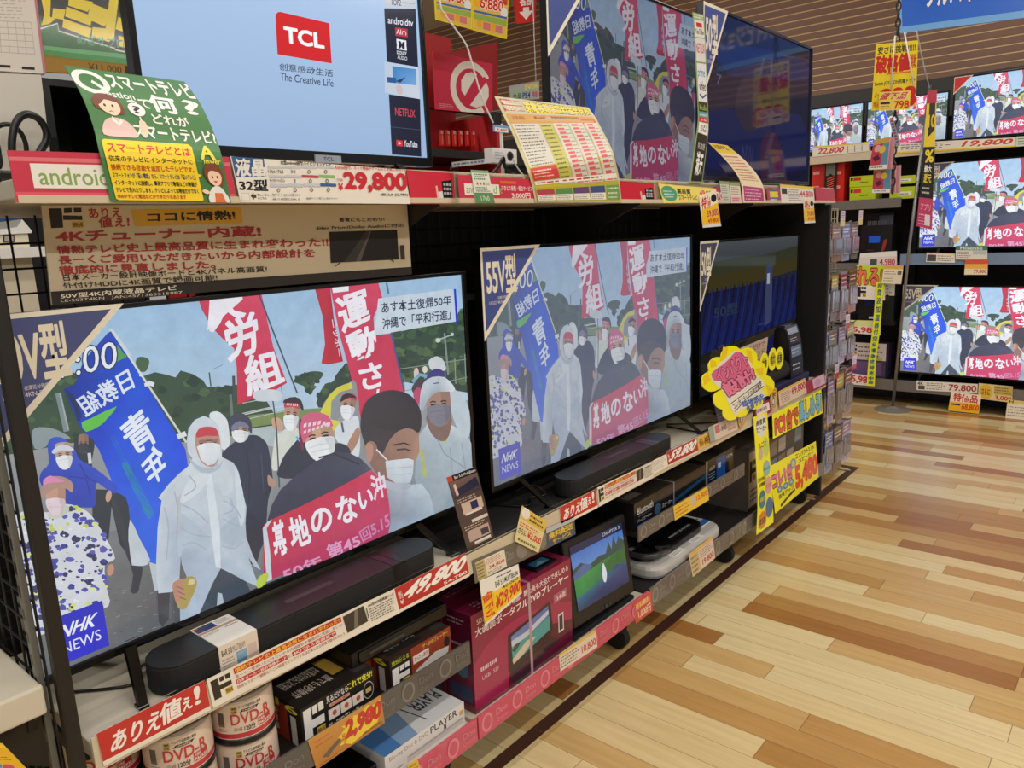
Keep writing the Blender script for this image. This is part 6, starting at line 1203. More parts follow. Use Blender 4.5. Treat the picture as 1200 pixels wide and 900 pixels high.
# rail cards
a = Art(); a.rect(0, 0, .16, 1, (150, 170, 160)); a.rect(.2, .1, .36, .6, (206, 120, 130)); a.text('-900', (.38, .3, .6, .62), (60, 56, 54), .03); a.scrib(.64, .1, .98, .6, 5, (150, 110, 110), 4, .4); a.rect(.64, .65, .95, .8, (206, 150, 130))
gp('price_card', 'pale price card with a teal edge on the rail left of the yellow bubble sign', 'price card', [(830, 501), (863, 486), (865, 503), (833, 519)], (224, 206, 194), a, m=GLOSS)
def oval(px, label):
    x, y = px; q = at(x, y, 'y', GY-.004); t = M(); n = 22
    pts = [q+V((.042*math.cos(6.2832*k/n), 0, .050*math.sin(6.2832*k/n))) for k in range(n)]
    t.prism([p+V((0, .0015, 0)) for p in pts], (0, -.0015, 0), C((214, 170, 90)))
    a = Art(clip=False); a.ell(.5, .5, .42, .42, (196, 140, 60), 22); a.ell(.5, .5, .36, .36, (222, 184, 110), 22); a.text('最安', (.28, .2, .7, .42), (60, 44, 40), .05); a.ell(.42, .62, .2, .2, (70, 110, 170), 16); a.ell(.42, .62, .12, .12, (226, 220, 210), 14)
    c = [q+V((-.042, 0, .05)), q+V((.042, 0, .05)), q+V((.042, 0, -.05)), q+V((-.042, 0, -.05))]
    face_art(t, c, a); tag(t.build('round_sticker', GLOSS), label, 'sticker')
oval((870, 487), 'oval gold sticker on the rail directly below the yellow bubble sign')
oval((907, 467), 'oval gold sticker on the rail right of the crimson framed card')
a = Art(); a.rect(.1, .18, .9, .78, (240, 226, 220)); a.scrib(.14, .3, .86, .66, 1, (110, 90, 96), 3, .6)
gp('price_card', 'crimson framed card between the two oval gold stickers', 'price card', [(884, 475), (902.5, 467.5), (904.5, 482.5), (885.5, 493)], (160, 44, 66), a)
a = Art(); a.rect(0, 0, 1, .12, (236, 190, 50)); a.scrib(.06, .2, .45, .9, 6, (120, 104, 100), 3, .4); a.text('69,800', (.46, .2, .97, .7), (190, 56, 66), .06)
gp('price_card', 'cream price card with a yellow top edge under the arch display', 'price card', [(912, 459), (943.5, 443), (945.5, 460), (914, 477)], (232, 208, 190), a, m=GLOSS)
a = Art(); a.rect(.35, .08, .97, .86, (216, 190, 214)); a.ell(.6, .5, .16, .3, (206, 160, 196), 14)
gp('price_card', 'magenta strip with a lilac patch at the right end of the middle rail', 'price card', [(943.5, 447.5), (966, 437), (968, 451), (946, 461.5)], (172, 52, 82), a, m=GLOSS)
# bubble sign on a small leaflet stand
lobes = [(833, 447, 12), (841, 430, 12), (857, 418, 13), (875, 419, 12), (885, 435, 13), (894, 452, 13), (882, 468, 12), (866, 477, 12), (855, 484, 9), (847, 468, 12)]
def in_lobes(x, y): return any((x-a)**2+(y-b)**2 <= r*r for a, b, r in lobes)
out = []
for k in range(150):
    an = 6.2832*k/150; d = 0.0
    for q in range(1, 130):
        rr_ = q*.5; x, y = 862+rr_*math.cos(an), 447+rr_*math.sin(an)
        if in_lobes(x, y): d = rr_
    out.append((862+d*math.cos(an), 447+d*math.sin(an)))
q4 = [(820, 404), (907, 404), (907, 489), (820, 489)]
cv = in_quad(q4, 'y', GY-.03)
m = M(); m.prism([at(x, y, 'y', GY-.027) for x, y in out], (0, -.003, 0), C(YP))
a = Art(cv, clip=False); zz = zoomed(810, 385, 6.667)
for p in ([(250, 140), (290, 150), (270, 240), (225, 250)], [(150, 240), (190, 250), (200, 290), (150, 300)], [(90, 380), (130, 330), (150, 400), (100, 440)], [(430, 160), (470, 170), (480, 260), (440, 230)], [(500, 290), (560, 280), (560, 330), (520, 330)], [(580, 390), (640, 420), (600, 470)]): a.poly(zz(p), (250, 214, 40))
a.poly(zz([(150, 360), (190, 300), (240, 250), (290, 210), (340, 170), (390, 180), (440, 220), (470, 270), (500, 330), (545, 360), (570, 400), (540, 430), (575, 470), (480, 540), (370, 600), (340, 640), (290, 560), (250, 470), (180, 420)]), (240, 236, 226), 2)
a.poly(zz([(155, 350), (200, 305), (250, 270), (300, 225), (350, 175), (400, 190), (440, 240), (470, 300), (490, 350), (420, 400), (320, 500), (270, 470), (230, 400), (180, 400)]), (226, 110, 150), 2)
a.text('インパクト', zz([(175, 330), (415, 175), (455, 255), (225, 410)]), (240, 130, 170), .10, (40, 26, 34), .05); a.text('設計!', zz([(225, 425), (470, 280), (500, 360), (290, 510)]), (240, 130, 170), .10, (40, 26, 34), .05)
a.poly(zz([(290, 560), (400, 470), (550, 360), (565, 410), (420, 510), (330, 620)]), (244, 240, 228), 1); a.line(zz([(300, 560), (400, 478), (545, 370)]), .8, (30, 28, 28)); a.line(zz([(335, 610), (420, 510), (560, 405)]), .8, (30, 28, 28)); a.text('コレ1台でテレビの音が激変', zz([(310, 560), (540, 375), (550, 405), (335, 595)]), (30, 28, 28), .03)
a.text('臨場感を', zz([(390, 530), (555, 450), (565, 490), (400, 570)]), (60, 110, 190), .05); a.text('体感できる', zz([(420, 560), (570, 470), (575, 500), (430, 600)]), (60, 110, 190), .05)
m.art(a, surf([(at(*q4[0], 'y', GY-.0302), at(*q4[1], 'y', GY-.0302)), (at(*q4[3], 'y', GY-.0302), at(*q4[2], 'y', GY-.0302))])[0])
o = tag(m.build('bubble_sign', GLOSS), 'yellow cloud shaped sign with pink writing, clipped in front of the middle rail', 'sign')
ql = [(829.5, 442), (843, 438), (856, 489), (842, 495)]
Q = [at(*ql[0], 'y', 1.315), at(*ql[1], 'y', 1.315), at(*ql[2], 'y', 1.282), at(*ql[3], 'y', 1.282)]
a = Art(); a.rect(0, 0, 1, .56, (60, 44, 40)); a.line([(.2, .1), (.7, .4)], .02, (160, 140, 126)); a.poly([(.3, .3), (.8, .2), (.8, .45), (.4, .5)], (84, 66, 60)); a.rect(0, .57, 1, 1, (110, 106, 160)); a.scrib(.1, .62, .9, .95, 4, (150, 146, 190), 3, .4)
card('leaflet', 'dark brown and violet leaflet standing left of the yellow bubble sign', 'leaflet', Q, (80, 66, 80), a, m=GLOSS, thick=.002)
# arch shaped soundbar display
t = thing('arch_display', 'black soundbar demonstration stand', 'display stand', (3.45, 1.345, .6906))
t['label'] = 'black soundbar demonstration stand with a curved picture arch, right of the yellow bubble sign'
m = M().box(3.02, 3.82, 1.312, 1.42, .6915, .755); m.build('base_box', mat('navy_board', (44, 44, 78), .5), t, bevel=.003)
m = M()
n = 12; c0 = V((0, 1.365, .79)); r = .048
P = [(3.06, 1.365+r*math.cos(6.2832*k/n), .805+r*math.sin(6.2832*k/n)) for k in range(n)]; m.prism(P, (.68, 0, 0)); m.build('soundbar', mat('speaker_cloth', (30, 30, 31), .75), t)
def arch_pts(x):
    return [(x, y, z) for y, z in ((1.405, .98), (1.385, 1.005), (1.355, 1.0), (1.335, .95), (1.322, .87), (1.314, .76))]
m = M(); a = Art()
for i, cl in enumerate(((60, 64, 80), (130, 150, 170), (40, 44, 60), (150, 160, 180), (70, 60, 66), (110, 130, 160), (50, 50, 60))): a.rect(.1, .04+i*.135, .9, .15+i*.135, cl); a.scrib(.15, .06+i*.135, .8, .13+i*.135, 2, (200, 206, 216), i, .3)
rows = [(V(p), V(p)+V((.16, 0, 0))) for p in arch_pts(3.585)]
sheet(m, rows, (36, 38, 50), .003, a); m.build('picture_arch', GLOSS, t)
m = M().prism([(3.58, 1.40, .98), (3.58, 1.385, 1.005), (3.58, 1.355, 1.0), (3.58, 1.335, .95), (3.58, 1.322, .87), (3.58, 1.314, .756), (3.58, 1.41, .756)], (.004, 0, 0)); m.build('side_panel', SATIN, t)
a = Art(); a.text('置くだけで', (.08, .08, .9, .32), (176, 60, 50), .05); a.text('サラウンド', (.08, .38, .9, .62), (176, 60, 50), .05); a.scrib(.1, .7, .9, .95, 3, (90, 80, 76), 5, .4)
Q = quad_at([(868, 408), (900, 395), (897, 425), (872, 436)], 'y', 1.40); m = M(); sheet(m, [(Q[0], Q[1]), (Q[3], Q[2])], (196, 182, 164), .004, a); m.build('header_board', PRINT, t)
m = M().box((Q[0].x+Q[1].x)/2-.02, (Q[0].x+Q[1].x)/2+.02, 1.404, 1.414, .755, .96); m.build('board_post', SATIN, t)
for i, (x, y) in enumerate(((895, 427), (905, 421), (913, 420))):
    q = at(x, y, 'y', 1.318-.003*i); n = 18; m = M(); m.prism([q+V((.048*math.cos(6.2832*k/n), 0, .052*math.sin(6.2832*k/n))) for k in range(n)], (0, -.002, 0), C(YP))
    a = Art(clip=False); a.ell(.5, .5, .34, .3, (200, 190, 60), 16); a.text(('高音', '迫力', '低音')[i], (.22, .32, .78, .68), (60, 50, 30), .05)
    face_art(m, [q+V((-.048, -.0021, .052)), q+V((.048, -.0021, .052)), q+V((.048, -.0021, -.052)), q+V((-.048, -.0021, -.052))], a); m.build('yellow_bubble', GLOSS, t)
# yellow signs hanging below the rail
zz = zoomed(870, 450, 4.737)
q4 = [(883, 489), (899, 482.5), (906.5, 612), (886, 627)]
a = Art(); a.ell(.5, .10, .40, .09, (236, 236, 226), 18); a.text('高音質', (.15, .05, .85, .10), (60, 56, 50), .05); a.text('スピーカー', (.12, .11, .88, .15), (60, 56, 50), .05); a.ell(.35, .30, .16, .05, (200, 190, 160), 12); a.ell(.75, .27, .22, .07, (206, 216, 110), 14); a.text('丸ごと', (.2, .22, .8, .26), (70, 60, 40), .03); a.ell(.7, .44, .26, .07, (150, 190, 180), 16); a.text('Bluetooth', (.48, .425, .92, .455), (60, 90, 90), .01); a.text('防水対応', (.08, .49, .6, .53), (60, 56, 50), .04); a.text('小型軽量', (.1, .54, .55, .575), (60, 56, 50), .04); a.ell(.75, .60, .24, .08, (226, 170, 160), 16); a.text('ラジオ', (.58, .585, .92, .62), (190, 60, 70), .03); a.ell(.3, .69, .22, .08, (60, 130, 150), 16); a.text('持運び', (.14, .67, .46, .71), (230, 220, 90), .03); a.ell(.75, .80, .24, .09, (66, 120, 160), 16); a.ell(.32, .88, .24, .085, (226, 130, 60), 16); a.text('重低音', (.14, .85, .5, .91), (60, 40, 30), .05)
m = M(); sheet(m, rows_px([((883, 489), (899, 482.5), GY), ((886, 540), (902, 532), GY-.004), ((888, 585), (905, 574), GY-.012), ((886.5, 627), (906.5, 612), GY-.016)]), YP, .0012, a)
tag(m.build('vertical_sign', GLOSS), 'tall narrow yellow sign with coloured spots hanging from the middle rail', 'sign')
a = Art(); a.text('PC1台で', (.04, .16, .48, .92), (226, 90, 60), .12, (40, 30, 30), .05); a.text('楽しめる!', (.50, .06, .98, .88), (110, 190, 220), .12, (30, 40, 60), .05)
gp('pop_sign', 'yellow sign with orange and blue outlined writing below the right end of the middle rail', 'sign', [(905, 485.5), (962.5, 456.5), (964, 484), (906, 514.5)], YP, a, m=GLOSS)
a = Art(); a.text('コレ1台', (.02, .18, .42, .50), (236, 120, 170), .12, (60, 30, 50), .05); a.text('コンパクト2.1ch', (.52, .04, .94, .16), (60, 56, 40), .04); a.text('スピーカー', (.58, .19, .92, .29), (60, 56, 40), .04); a.text('5,480', (.48, .34, .98, .90), (232, 66, 50), .16, shear=.05)
for k in range(3): a.ell(.14+.12*k, .58+.01*k, .055, .075, (90, 150, 180), 16); a.text('W', (.115+.12*k, .545+.01*k, .165+.12*k, .615+.01*k), (236, 236, 226), .03)
a.text('音質アップ', (.10, .68, .42, .78), (110, 130, 60), .05); a.ell(.46, .22, .06, .12, (120, 160, 190), 14); a.ell(.46, .22, .035, .08, (226, 200, 150), 12); a.line([(.12, .93), (.3, .86), (.44, .82)], .035, (50, 46, 36), 1.6)
gp('pop_sign', 'large yellow sign with red handwritten price at the foot of the gondola', 'sign', [(901.5, 547), (956, 517), (959.5, 559), (908.5, 602)], YP, a, m=GLOSS)
a = Art(); a.rect(.02, .05, .30, .96, (226, 214, 200)); do_mark(a, 0, .1, .35, .03, .2, INK); a.scrib(.16, .15, .29, .5, 4, (200, 90, 70), 3, .4); a.scrib(.04, .65, .28, .9, 3, (110, 100, 96), 4, .4)
for i in range(3):
    for j in range(4): a.rect(.36+j*.155, .1+i*.3, .49+j*.155, .34+i*.3, ((150, 130, 110), (186, 170, 150), (96, 86, 80), (130, 140, 150))[(i*3+j) % 4])
product('speaker_carton', 'grey picture covered speaker carton between the two yellow signs at the gondola foot', 'carton', 3.17, 3.86, 1.345, 1.60, .2152, .50, (96, 88, 80), a)
product('speaker_carton', 'plain black carton on the bottom shelf beside the picture covered carton', 'carton', 2.86, 3.10, 1.50, 1.70, .2152, .42, (22, 22, 24))
# accessory rack: wire grid at the end of the gondola, hooks towards the aisle, packs hanging from them
t = thing('wire_rack', 'pale wire grid accessory rack with hooks at the right end of the gondola', 'rack', (4.36, 1.47, 0))
WIRE = mat('pale_wire', (196, 186, 160), .35, .3)
m = M()
for k in range(13): m.cyl((4.06+k*.05, 1.47, .05), (4.06+k*.05, 1.47, 1.545), .0025, n=6)
for k in range(31): m.cyl((4.06, 1.4725, .05+k*.0498), (4.66, 1.4725, .05+k*.0498), .0025, n=6)
m.tube([(4.055, 1.471, .045), (4.055, 1.471, 1.55), (4.665, 1.471, 1.55), (4.665, 1.471, .045)], .005, 8)
m.build('wire_grid', WIRE, t)
for x in (4.055, 4.665): M().tube([(x, 1.471, .05), (x, 1.471, .0065), (x, 1.34, .0065), (x, 1.60, .0065)], .006, 8).build('foot', WIRE, t)
R = random.Random(11)
rowsz = [(1.455, .20), (1.20, .27), (.895, .23), (.64, .28), (.325, .25)]
pcols = [((166, 150, 160), (150, 70, 84)), ((120, 110, 96), (190, 166, 80)), ((190, 176, 206), (150, 120, 170)), ((110, 92, 76), (96, 70, 54)), ((150, 160, 190), (70, 100, 170)), ((150, 112, 84), (130, 80, 52))]
descr = ['topmost row', 'second row', 'middle row', 'fourth row', 'lowest row']; cdesc = ['beside the end panel', 'second column', 'third column', 'outermost column']
for ri, (zt, h) in enumerate(rowsz):
    for ci in range(4):
        x = 4.115+ci*.155
        hk = M().tube([(x-.012, 1.466, zt+.016), (x-.012, 1.335, zt+.016), (x-.012, 1.322, zt+.026)], .0028, 6).tube([(x+.012, 1.466, zt+.016), (x+.012, 1.335, zt+.016), (x+.012, 1.322, zt+.026)], .0028, 6)
        hk.build('hook', STEEL, t)
        bc, ac = pcols[(ri*2+ci*5+(3 if ri > 2 else 0)) % 6]; ww = R.uniform(.10, .148); hh = h*R.uniform(.85, 1.0)
        for d in range(2):
            y = 1.345+d*.032; pk = thing('blister_pack', 'accessory pack in the %s of the wire rack, %s%s' % (descr[ri], cdesc[ci], ', rear one' if d else ''), 'packet', (x, y, zt-hh), 0, 'accessory packs on the wire rack')
            a = Art(); a.rect(0, .06, 1, .30, ac); a.rect(.08, .34, .92, .78, tuple(int(c*.8) for c in bc)); a.ell(.5, .55, .25, .14, (70, 66, 70), 14); a.scrib(.1, .1, .9, .26, 2, (240, 236, 230), ri*7+ci, .4); a.scrib(.1, .82, .9, .96, 3, (110, 100, 100), ri+ci, .4)
            mm = M(); sheet(mm, [(V((-ww/2, 0, hh+.012)), V((ww/2, 0, hh+.012))), (V((-ww/2, 0, 0)), V((ww/2, 0, 0)))], bc, .0015, a); mm.build('backing_card', GLOSS, pk, local=True)
            mm = M().prism([(-ww*.36, -.001, hh*.2), (ww*.36, -.001, hh*.2), (ww*.36, -.001, hh*.66), (-ww*.36, -.001, hh*.66)], (0, -.014, 0)); mm.build('blister', mat('clear_blister', (225, 225, 232), .1, spec=.6, trans=.9), pk, local=True, bevel=.004)
        if ri in (0, 3) and ci in (1, 3) or (ri == 2 and ci == 2):
            a = Art(); a.rect(0, .6, 1, 1, (226, 200, 90) if ri == 0 else (196, 60, 56)); a.scrib(.1, .1, .9, .5, 3, (130, 90, 140), 3, .4)
            q = V((x, 1.318, zt+.03)); ss = .035
            card('price_tag', 'small price tag in the %s of the wire rack, %s' % (descr[ri], cdesc[ci]), 'price tag', [q+V((-ss, 0, .05)), q+V((ss, 0, .05)), q+V((ss, 0, -.03)), q+V((-ss, 0, -.03))], (226, 206, 222), a, 'price tags on the wire rack hooks', m=GLOSS)
# ------------------------------------------------------------------ the far display of televisions at the end of the aisle
XF = 6.55
def fq(px, x=XF): return quad_at(px, 'x', x)
def far_card(name, label, cat, px, base, art=None, x=XF-.012, **k): return card(name, label, cat, fq(px, x), base, art, **k)
fg = thing('display_gondola', 'black shelving across the end of the aisle that carries the far televisions', 'shelf', (6.85, .9, 0))
def F_(m, name, mt, bevel=0.0): return m.build(name, mt, fg, bevel=bevel)
F_(M().box(7.0, 7.04, -1.2, 2.6, .05, 2.2), 'back_board', mat('black_board', (20, 19, 19), .6))
ZS = {'top': 2.02, 'mid': 1.205, 'low': .235}
zt = at(1118, 168, 'x', XF).z; zm = at(1075, 298, 'x', XF).z; zl = at(1057, 446, 'x', XF).z
F_(M().box(XF, 7.0, -1.2, 2.6, zt-.025, zt), 'shelf', BEIGE, .002); F_(M().box(XF, 7.0, -1.2, 1.58, zm-.03, zm), 'shelf', SATIN, .002); F_(M().box(XF, 7.0, -1.2, 2.6, zl-.03, zl), 'shelf', SATIN, .002)
F_(M().box(XF-.008, XF, -1.2, 2.6, zt-.062, zt+.002), 'price_rail', mat('ivory_rail', (206, 192, 164), .4)); F_(M().box(XF-.008, XF, -1.2, 1.58, zm-.08, zm+.004), 'price_rail', mat('blue_grey_rail', (120, 140, 166), .2)); F_(M().box(XF-.008, XF, -1.2, 2.6, zl-.085, zl+.004), 'price_rail', RAILGREY)
F_(M().box(6.85, 7.0, -1.2, 2.6, .0, zl-.03), 'base_plinth', BLACK)
for y in (-.3, .62, 1.58, 2.52): F_(M().box(6.93, 7.0, y-.02, y+.02, .03, 2.2), 'post', BLACK)
def far_tv(label, yl, yr, z0, z1, x, zs, sticker=None):
    W = yl-yr; H = z1-z0
    return tv('television', label, W, H, (x, (yl+yr)/2, zs), -math.pi/2, NEWS, SCRF, depth=.05, bez=(.012, .012, .016), feet=((-W*.36, 0), (W*.36, 0)), foot_h=z0-zs, foot_out=.06, sticker=sticker, group='televisions on the far display')
def F(px, py, x=XF+.06): return at(px, py, 'x', x)
XT = XF+.08
a0, b0 = F(1013, 119, XT), F(1013, 166, XT)
far_tv('small far television at the left end of the top shelf, above a red price', F(947, 119, XT).y, a0.y, zt+.028, a0.z, XT, zt)
far_tv('small far television in the middle of the top shelf, behind the yellow hanging sign', F(1016, 110, XT).y, F(1113, 110, XT).y, zt+.028, F(1060, 113, XT).z, XT, zt)
far_tv('far television at the right of the top shelf beneath the blue hanging sign', F(1118, 100, XT).y, F(1118, 100, XT).y-.72, zt+.02, F(1118, 91, XT).z, XT, zt, ('', .12, .12, (206, 50, 50), 1))
far_tv('larger far television on the middle shelf behind the crimson and black strip sign', F(1080, 200, XT).y, F(1080, 200, XT).y-1.09, zm+.03, F(1098, 191, XT).z, XT, zm, ('55V型', .22, .20, (84, 88, 120), 1))
far_tv('largest far television on the bottom shelf, just above the floor', F(1058, 340, XT).y, F(1058, 340, XT).y-1.15, zl+.045, F(1062, 334, XT).z, XT, zl, ('55V型', .25, .22, (84, 88, 120), 1))
# price cards of the far shelves
a = Art(); a.rect(0, 0, 1, .16, (236, 200, 70)); a.text('22,800', (.10, .24, .55, .90), (206, 56, 56), .06, shear=.1); a.table(.62, .25, .98, .9, 3, 3, (90, 88, 86), .01)
far_card('price_card', 'white price card with red numerals at the left end of the far top rail', 'price card', [(952, 172), (1020, 166), (1020, 177), (952, 184)], (232, 224, 208), a)
a = Art(); a.rect(0, .84, 1, 1, (236, 200, 70)); a.scrib(.03, .1, .5, .7, 3, (110, 106, 100), 3, .4); a.text('19,800', (.58, .1, .98, .75), (206, 70, 56), .06, shear=.1)
far_card('price_card', 'long white price card with red numerals in the middle of the far top rail', 'price card', [(1052, 168), (1189, 161), (1189, 172), (1052, 180)], (232, 224, 208), a)
a = Art(); a.scrib(.1, .1, .9, .9, 3, (90, 120, 90), 3, .4)
far_card('price_card', 'pale green card at the right end of the far top rail', 'price card', [(1191, 160), (1212, 159), (1212, 170), (1191, 172)], (206, 214, 190), a)
a = Art(); a.rect(0, 0, 1, .12, (236, 200, 70)); a.rect(.03, .2, .35, .9, (80, 80, 84)); a.scrib(.4, .2, .98, .9, 3, (110, 106, 100), 3, .4)
far_card('price_card', 'white specification card on the far middle rail below the strip sign', 'price card', [(1086, 296), (1119, 297), (1119, 308), (1085, 307)], (232, 224, 208), a)
a = Art(); a.rect(0, 0, 1, .32, (84, 130, 110)); a.text('Hisense', (.15, .05, .85, .28), (236, 240, 236), .03); a.rect(.55, .36, .95, .62, (190, 196, 200)); a.scrib(.06, .4, .5, .9, 4, (120, 110, 100), 4, .4)
far_card('price_card', 'green headed card standing on the far middle rail', 'price card', [(1120, 288), (1157, 288), (1157, 305), (1120, 304)], (226, 222, 208), a, x=XF-.02)
a = Art(); a.rect(0, 0, 1, .3, (214, 90, 70)); a.rect(0, .3, 1, .6, (236, 180, 80)); a.text('79,800', (.4, .66, .95, .92), (206, 56, 56), .05)
far_card('price_card', 'orange and white card hanging below the green headed card', 'price card', [(1131, 304), (1158, 304), (1157, 322), (1130, 322)], (236, 222, 190), a, x=XF-.024)
a = Art(); a.text('4K', (.02, .1, .12, .45), (60, 58, 60), .04); a.rect(.03, .5, .14, .9, (80, 80, 84)); a.scrib(.17, .1, .5, .9, 4, (110, 106, 100), 3, .4); a.text('79.800', (.54, .2, .98, .85), (170, 50, 56), .06)
far_card('price_card', 'wide white price card with dark red numerals on the far bottom rail', 'price card', [(1074, 446), (1146, 450), (1145, 461), (1074, 457)], (230, 222, 210), a)
a = Art(); a.rect(0, .5, 1, 1, (246, 190, 40)); a.text('特価品', (.1, .05, .9, .46), (206, 50, 46), .06); a.text('68,800', (.42, .56, .97, .9), (214, 70, 40), .06); a.rect(.06, .6, .36, .68, (40, 40, 40))
far_card('price_card', 'orange and white sale card hanging in front of the far bottom rail', 'price card', [(1115, 459), (1150, 463), (1147, 485), (1111, 481)], (244, 232, 206), a, x=XF-.02)
a = Art(); a.ell(.22, .5, .2, .46, (226, 180, 60), 18); a.text('さらに', (.1, .3, .34, .7), (60, 46, 36), .05); a.rect(.46, .06, 1, .6, (196, 170, 90)); a.scrib(.48, .1, .98, .55, 3, (110, 90, 50), 4, .4); a.text('3,000', (.5, .66, .98, .95), (196, 56, 56), .06)
far_card('coupon_card', 'gold and cream coupon card right of the wide price card on the far bottom rail', 'price tag', [(1147, 449), (1187, 453), (1186, 472), (1146, 467)], (226, 206, 150), a, x=XF-.018)
a = Art(); a.rect(0, 0, 1, .2, (226, 200, 120)); a.text('H', (.06, .03, .2, .17), INK, .04); a.scrib(.06, .3, .94, .9, 4, (130, 124, 116), 4, .3)
far_card('notice_card', 'cream notice card at the right edge, below the far bottom rail', 'price tag', [(1181, 468), (1216, 472), (1214, 493), (1178, 490)], (236, 226, 204), a, x=XF-.02)
# goods on the left part of the far display
F_(M().box(XF+.02, 7.0, 1.60, 2.6, at(1000, 236, 'x', XF).z-.03, at(1000, 236, 'x', XF).z), 'shelf', SATIN); F_(M().box(XF+.014, XF+.02, 1.60, 2.6, at(1000, 238, 'x', XF).z-.05, at(1000, 236, 'x', XF).z+.01), 'price_rail', RAILGREY)
zg = at(1000, 236, 'x', XF).z
R = random.Random(5)
def fbox(name, label, px0, px1, py_top, zb, base, x=XF+.06, front=None, depth=.2, cat='carton', group=None):
    yl, yr = at(px0, py_top, 'x', x).y, at(px1, py_top, 'x', x).y; z1 = at((px0+px1)/2, py_top, 'x', x).z
    zb += .0006; o = thing(name, label, cat, (x, (yl+yr)/2, zb), -math.pi/2, group); W = yl-yr
    mm = M().box(-W/2, W/2, 0, depth, 0, z1-zb, None, C(base))
    if front: face_art(mm, [V((-W/2, 0, z1-zb)), V((W/2, 0, z1-zb)), V((W/2, 0, 0)), V((-W/2, 0, 0))], front)
    mm.build('carton', GLOSS, o, local=True); return o
for i, (p0, p1) in enumerate(((952, 967), (981, 990))):
    a = Art(); a.scrib(.1, .2, .6, .35, 1, (240, 200, 190), i, .5); a.scrib(.1, .55, .6, .7, 1, (240, 200, 190), i, .5)
    fbox('red_carton', ('red carton on the far display at the left of the striped black pack', 'narrow red carton on the far display at the right of the striped black pack')[i], p0, p1, 189, zg, (206, 44, 36), front=a)
a = Art(); a.rect(.12, .05, .88, .38, (110, 116, 108)); a.ell(.5, .62, .34, .28, (40, 30, 28), 18); a.polys([[(.22, .45+.05*k), (.8, .40+.05*k), (.8, .42+.05*k), (.22, .47+.05*k)] for k in range(9)], (226, 96, 60))
fbox('striped_pack', 'black pack with orange diagonal stripes between the red cartons of the far display', 967, 981, 186, zg, (32, 34, 30), x=XF+.04, front=a, depth=.05, cat='packet')
for i in range(2):
    for j, (p0, p1) in enumerate(((996, 1026), (1043, 1073))):
        a = Art(); a.rect(.03, .15, .13, .4, (40, 44, 30)); a.rect(.15, .15, .45, .42, (206, 60, 60)) if j == 0 else a.rect(.35, .4, .85, .75, (236, 236, 226)); a.scrib(.4, .5, .8, .7, 1, (60, 60, 40), 3, .5)
        h = .085; o = fbox('lime_carton', 'lime green carton, %s one of the %s pair on the far display' % (('lower', 'upper')[i], ('left', 'right')[j]), p0, p1, 219-13*i, zg+.0005+i*(at(1010, 219, 'x', XF+.06).z-zg+.001), (190, 206, 40), front=a)
zb2 = at(1010, 309, 'x', XF).z
F_(M().box(XF+.02, 7.0, 1.60, 2.2, zb2-.03, zb2), 'shelf', SATIN); F_(M().box(XF+.01, XF+.02, 1.60, 2.2, zb2-.07, zb2+.005), 'price_rail', RAILGREY)
a = Art(); a.rect(.25, .28, .62, .46, (40, 96, 220)); a.poly([(.66, .7), (.74, .4), (.86, .36), (.8, .6), (.72, .74)], (150, 60, 50)); a.rect(.86, .9, .98, .98, (226, 226, 226)); a.scrib(.2, .62, .5, .7, 1, (90, 60, 60), 3, .5)
fbox('black_carton', 'black carton with a blue strip on the far display behind the wire rack', 1010, 1046, 264, zb2, (28, 28, 30), front=a)
a = Art(); a.rect(.5, .05, .98, .4, (120, 124, 140)); a.scrib(.1, .1, .9, .3, 1, (150, 150, 160), 3, .5)
fbox('black_carton', 'taller black carton behind the blue striped carton on the far display', 1014, 1048, 250, zb2, (26, 26, 34), x=XF+.28, front=a, depth=.08)
a = Art(); a.rect(.3, .45, .48, .9, (80, 80, 84)); a.text('4,980', (.55, .45, .95, .9), (196, 60, 60), .05); a.rect(0, 0, 1, .3, (236, 232, 226))
far_card('price_card', 'white price card below the black cartons of the far display', 'price card', [(1008, 297), (1051, 294), (1051, 314), (1006, 313)], (226, 214, 206), a)
zb3 = at(1010, 376, 'x', XF).z
F_(M().box(XF+.02, 7.0, 1.60, 2.2, zb3-.03, zb3), 'shelf', SATIN)
a = Art(); a.rect(0, 0, 1, .34, (226, 222, 214)); do_mark(a, 0, .2, .26, .04, .04, INK); a.scrib(.3, .04, .95, .3, 3, (110, 106, 104), 4, .3); a.rect(.15, .42, .6, .62, (36, 40, 110)); a.ell(.8, .4, .08, .09, (60, 50, 56), 14); a.rect(.3, .9, .45, .96, (226, 226, 226))
fbox('printer_carton', 'black and white carton on the far display below the orange writing', 1008, 1049, 331, zb3, (36, 36, 38), front=a)
a = Art(); a.rect(0, 0, 1, .45, (226, 224, 150)); a.text('5,980', (.1, .5, .9, .95), (206, 60, 56), .08)
far_card('price_card', 'white card with red numerals on the far display under the black and white carton', 'price card', [(996, 375), (1032, 376), (1032, 393), (996, 390)], (232, 226, 216), a)
zb4 = zl
for i in range(5):
    a = None
    if i == 0:
        a = Art(); a.rect(0, 0, 1, .5, (206, 196, 190)); do_mark(a, 0, .16, .3, .04, .06, INK); a.scrib(.25, .06, .95, .44, 3, (110, 90, 110), 3, .4); a.rect(.5, .4, .9, .5, (190, 180, 80)); a.rect(.1, .55, .9, .95, (110, 84, 130))
    fbox('violet_carton', ('front violet carton with a white upper half on the far bottom shelf', 'second violet carton in the row on the far bottom shelf', 'third violet carton in the row on the far bottom shelf', 'fourth violet carton in the row on the far bottom shelf', 'rearmost violet carton in the row on the far bottom shelf')[i], 996+i*2, 1039+i*3, 402-i*.6, zb4, (70, 56, 84), x=XF+.04+i*.07, front=a, depth=.062, group='violet cartons on the far bottom shelf')
a = Art(); a.text('5,980', (.1, .15, .9, .85), (206, 60, 56), .08)
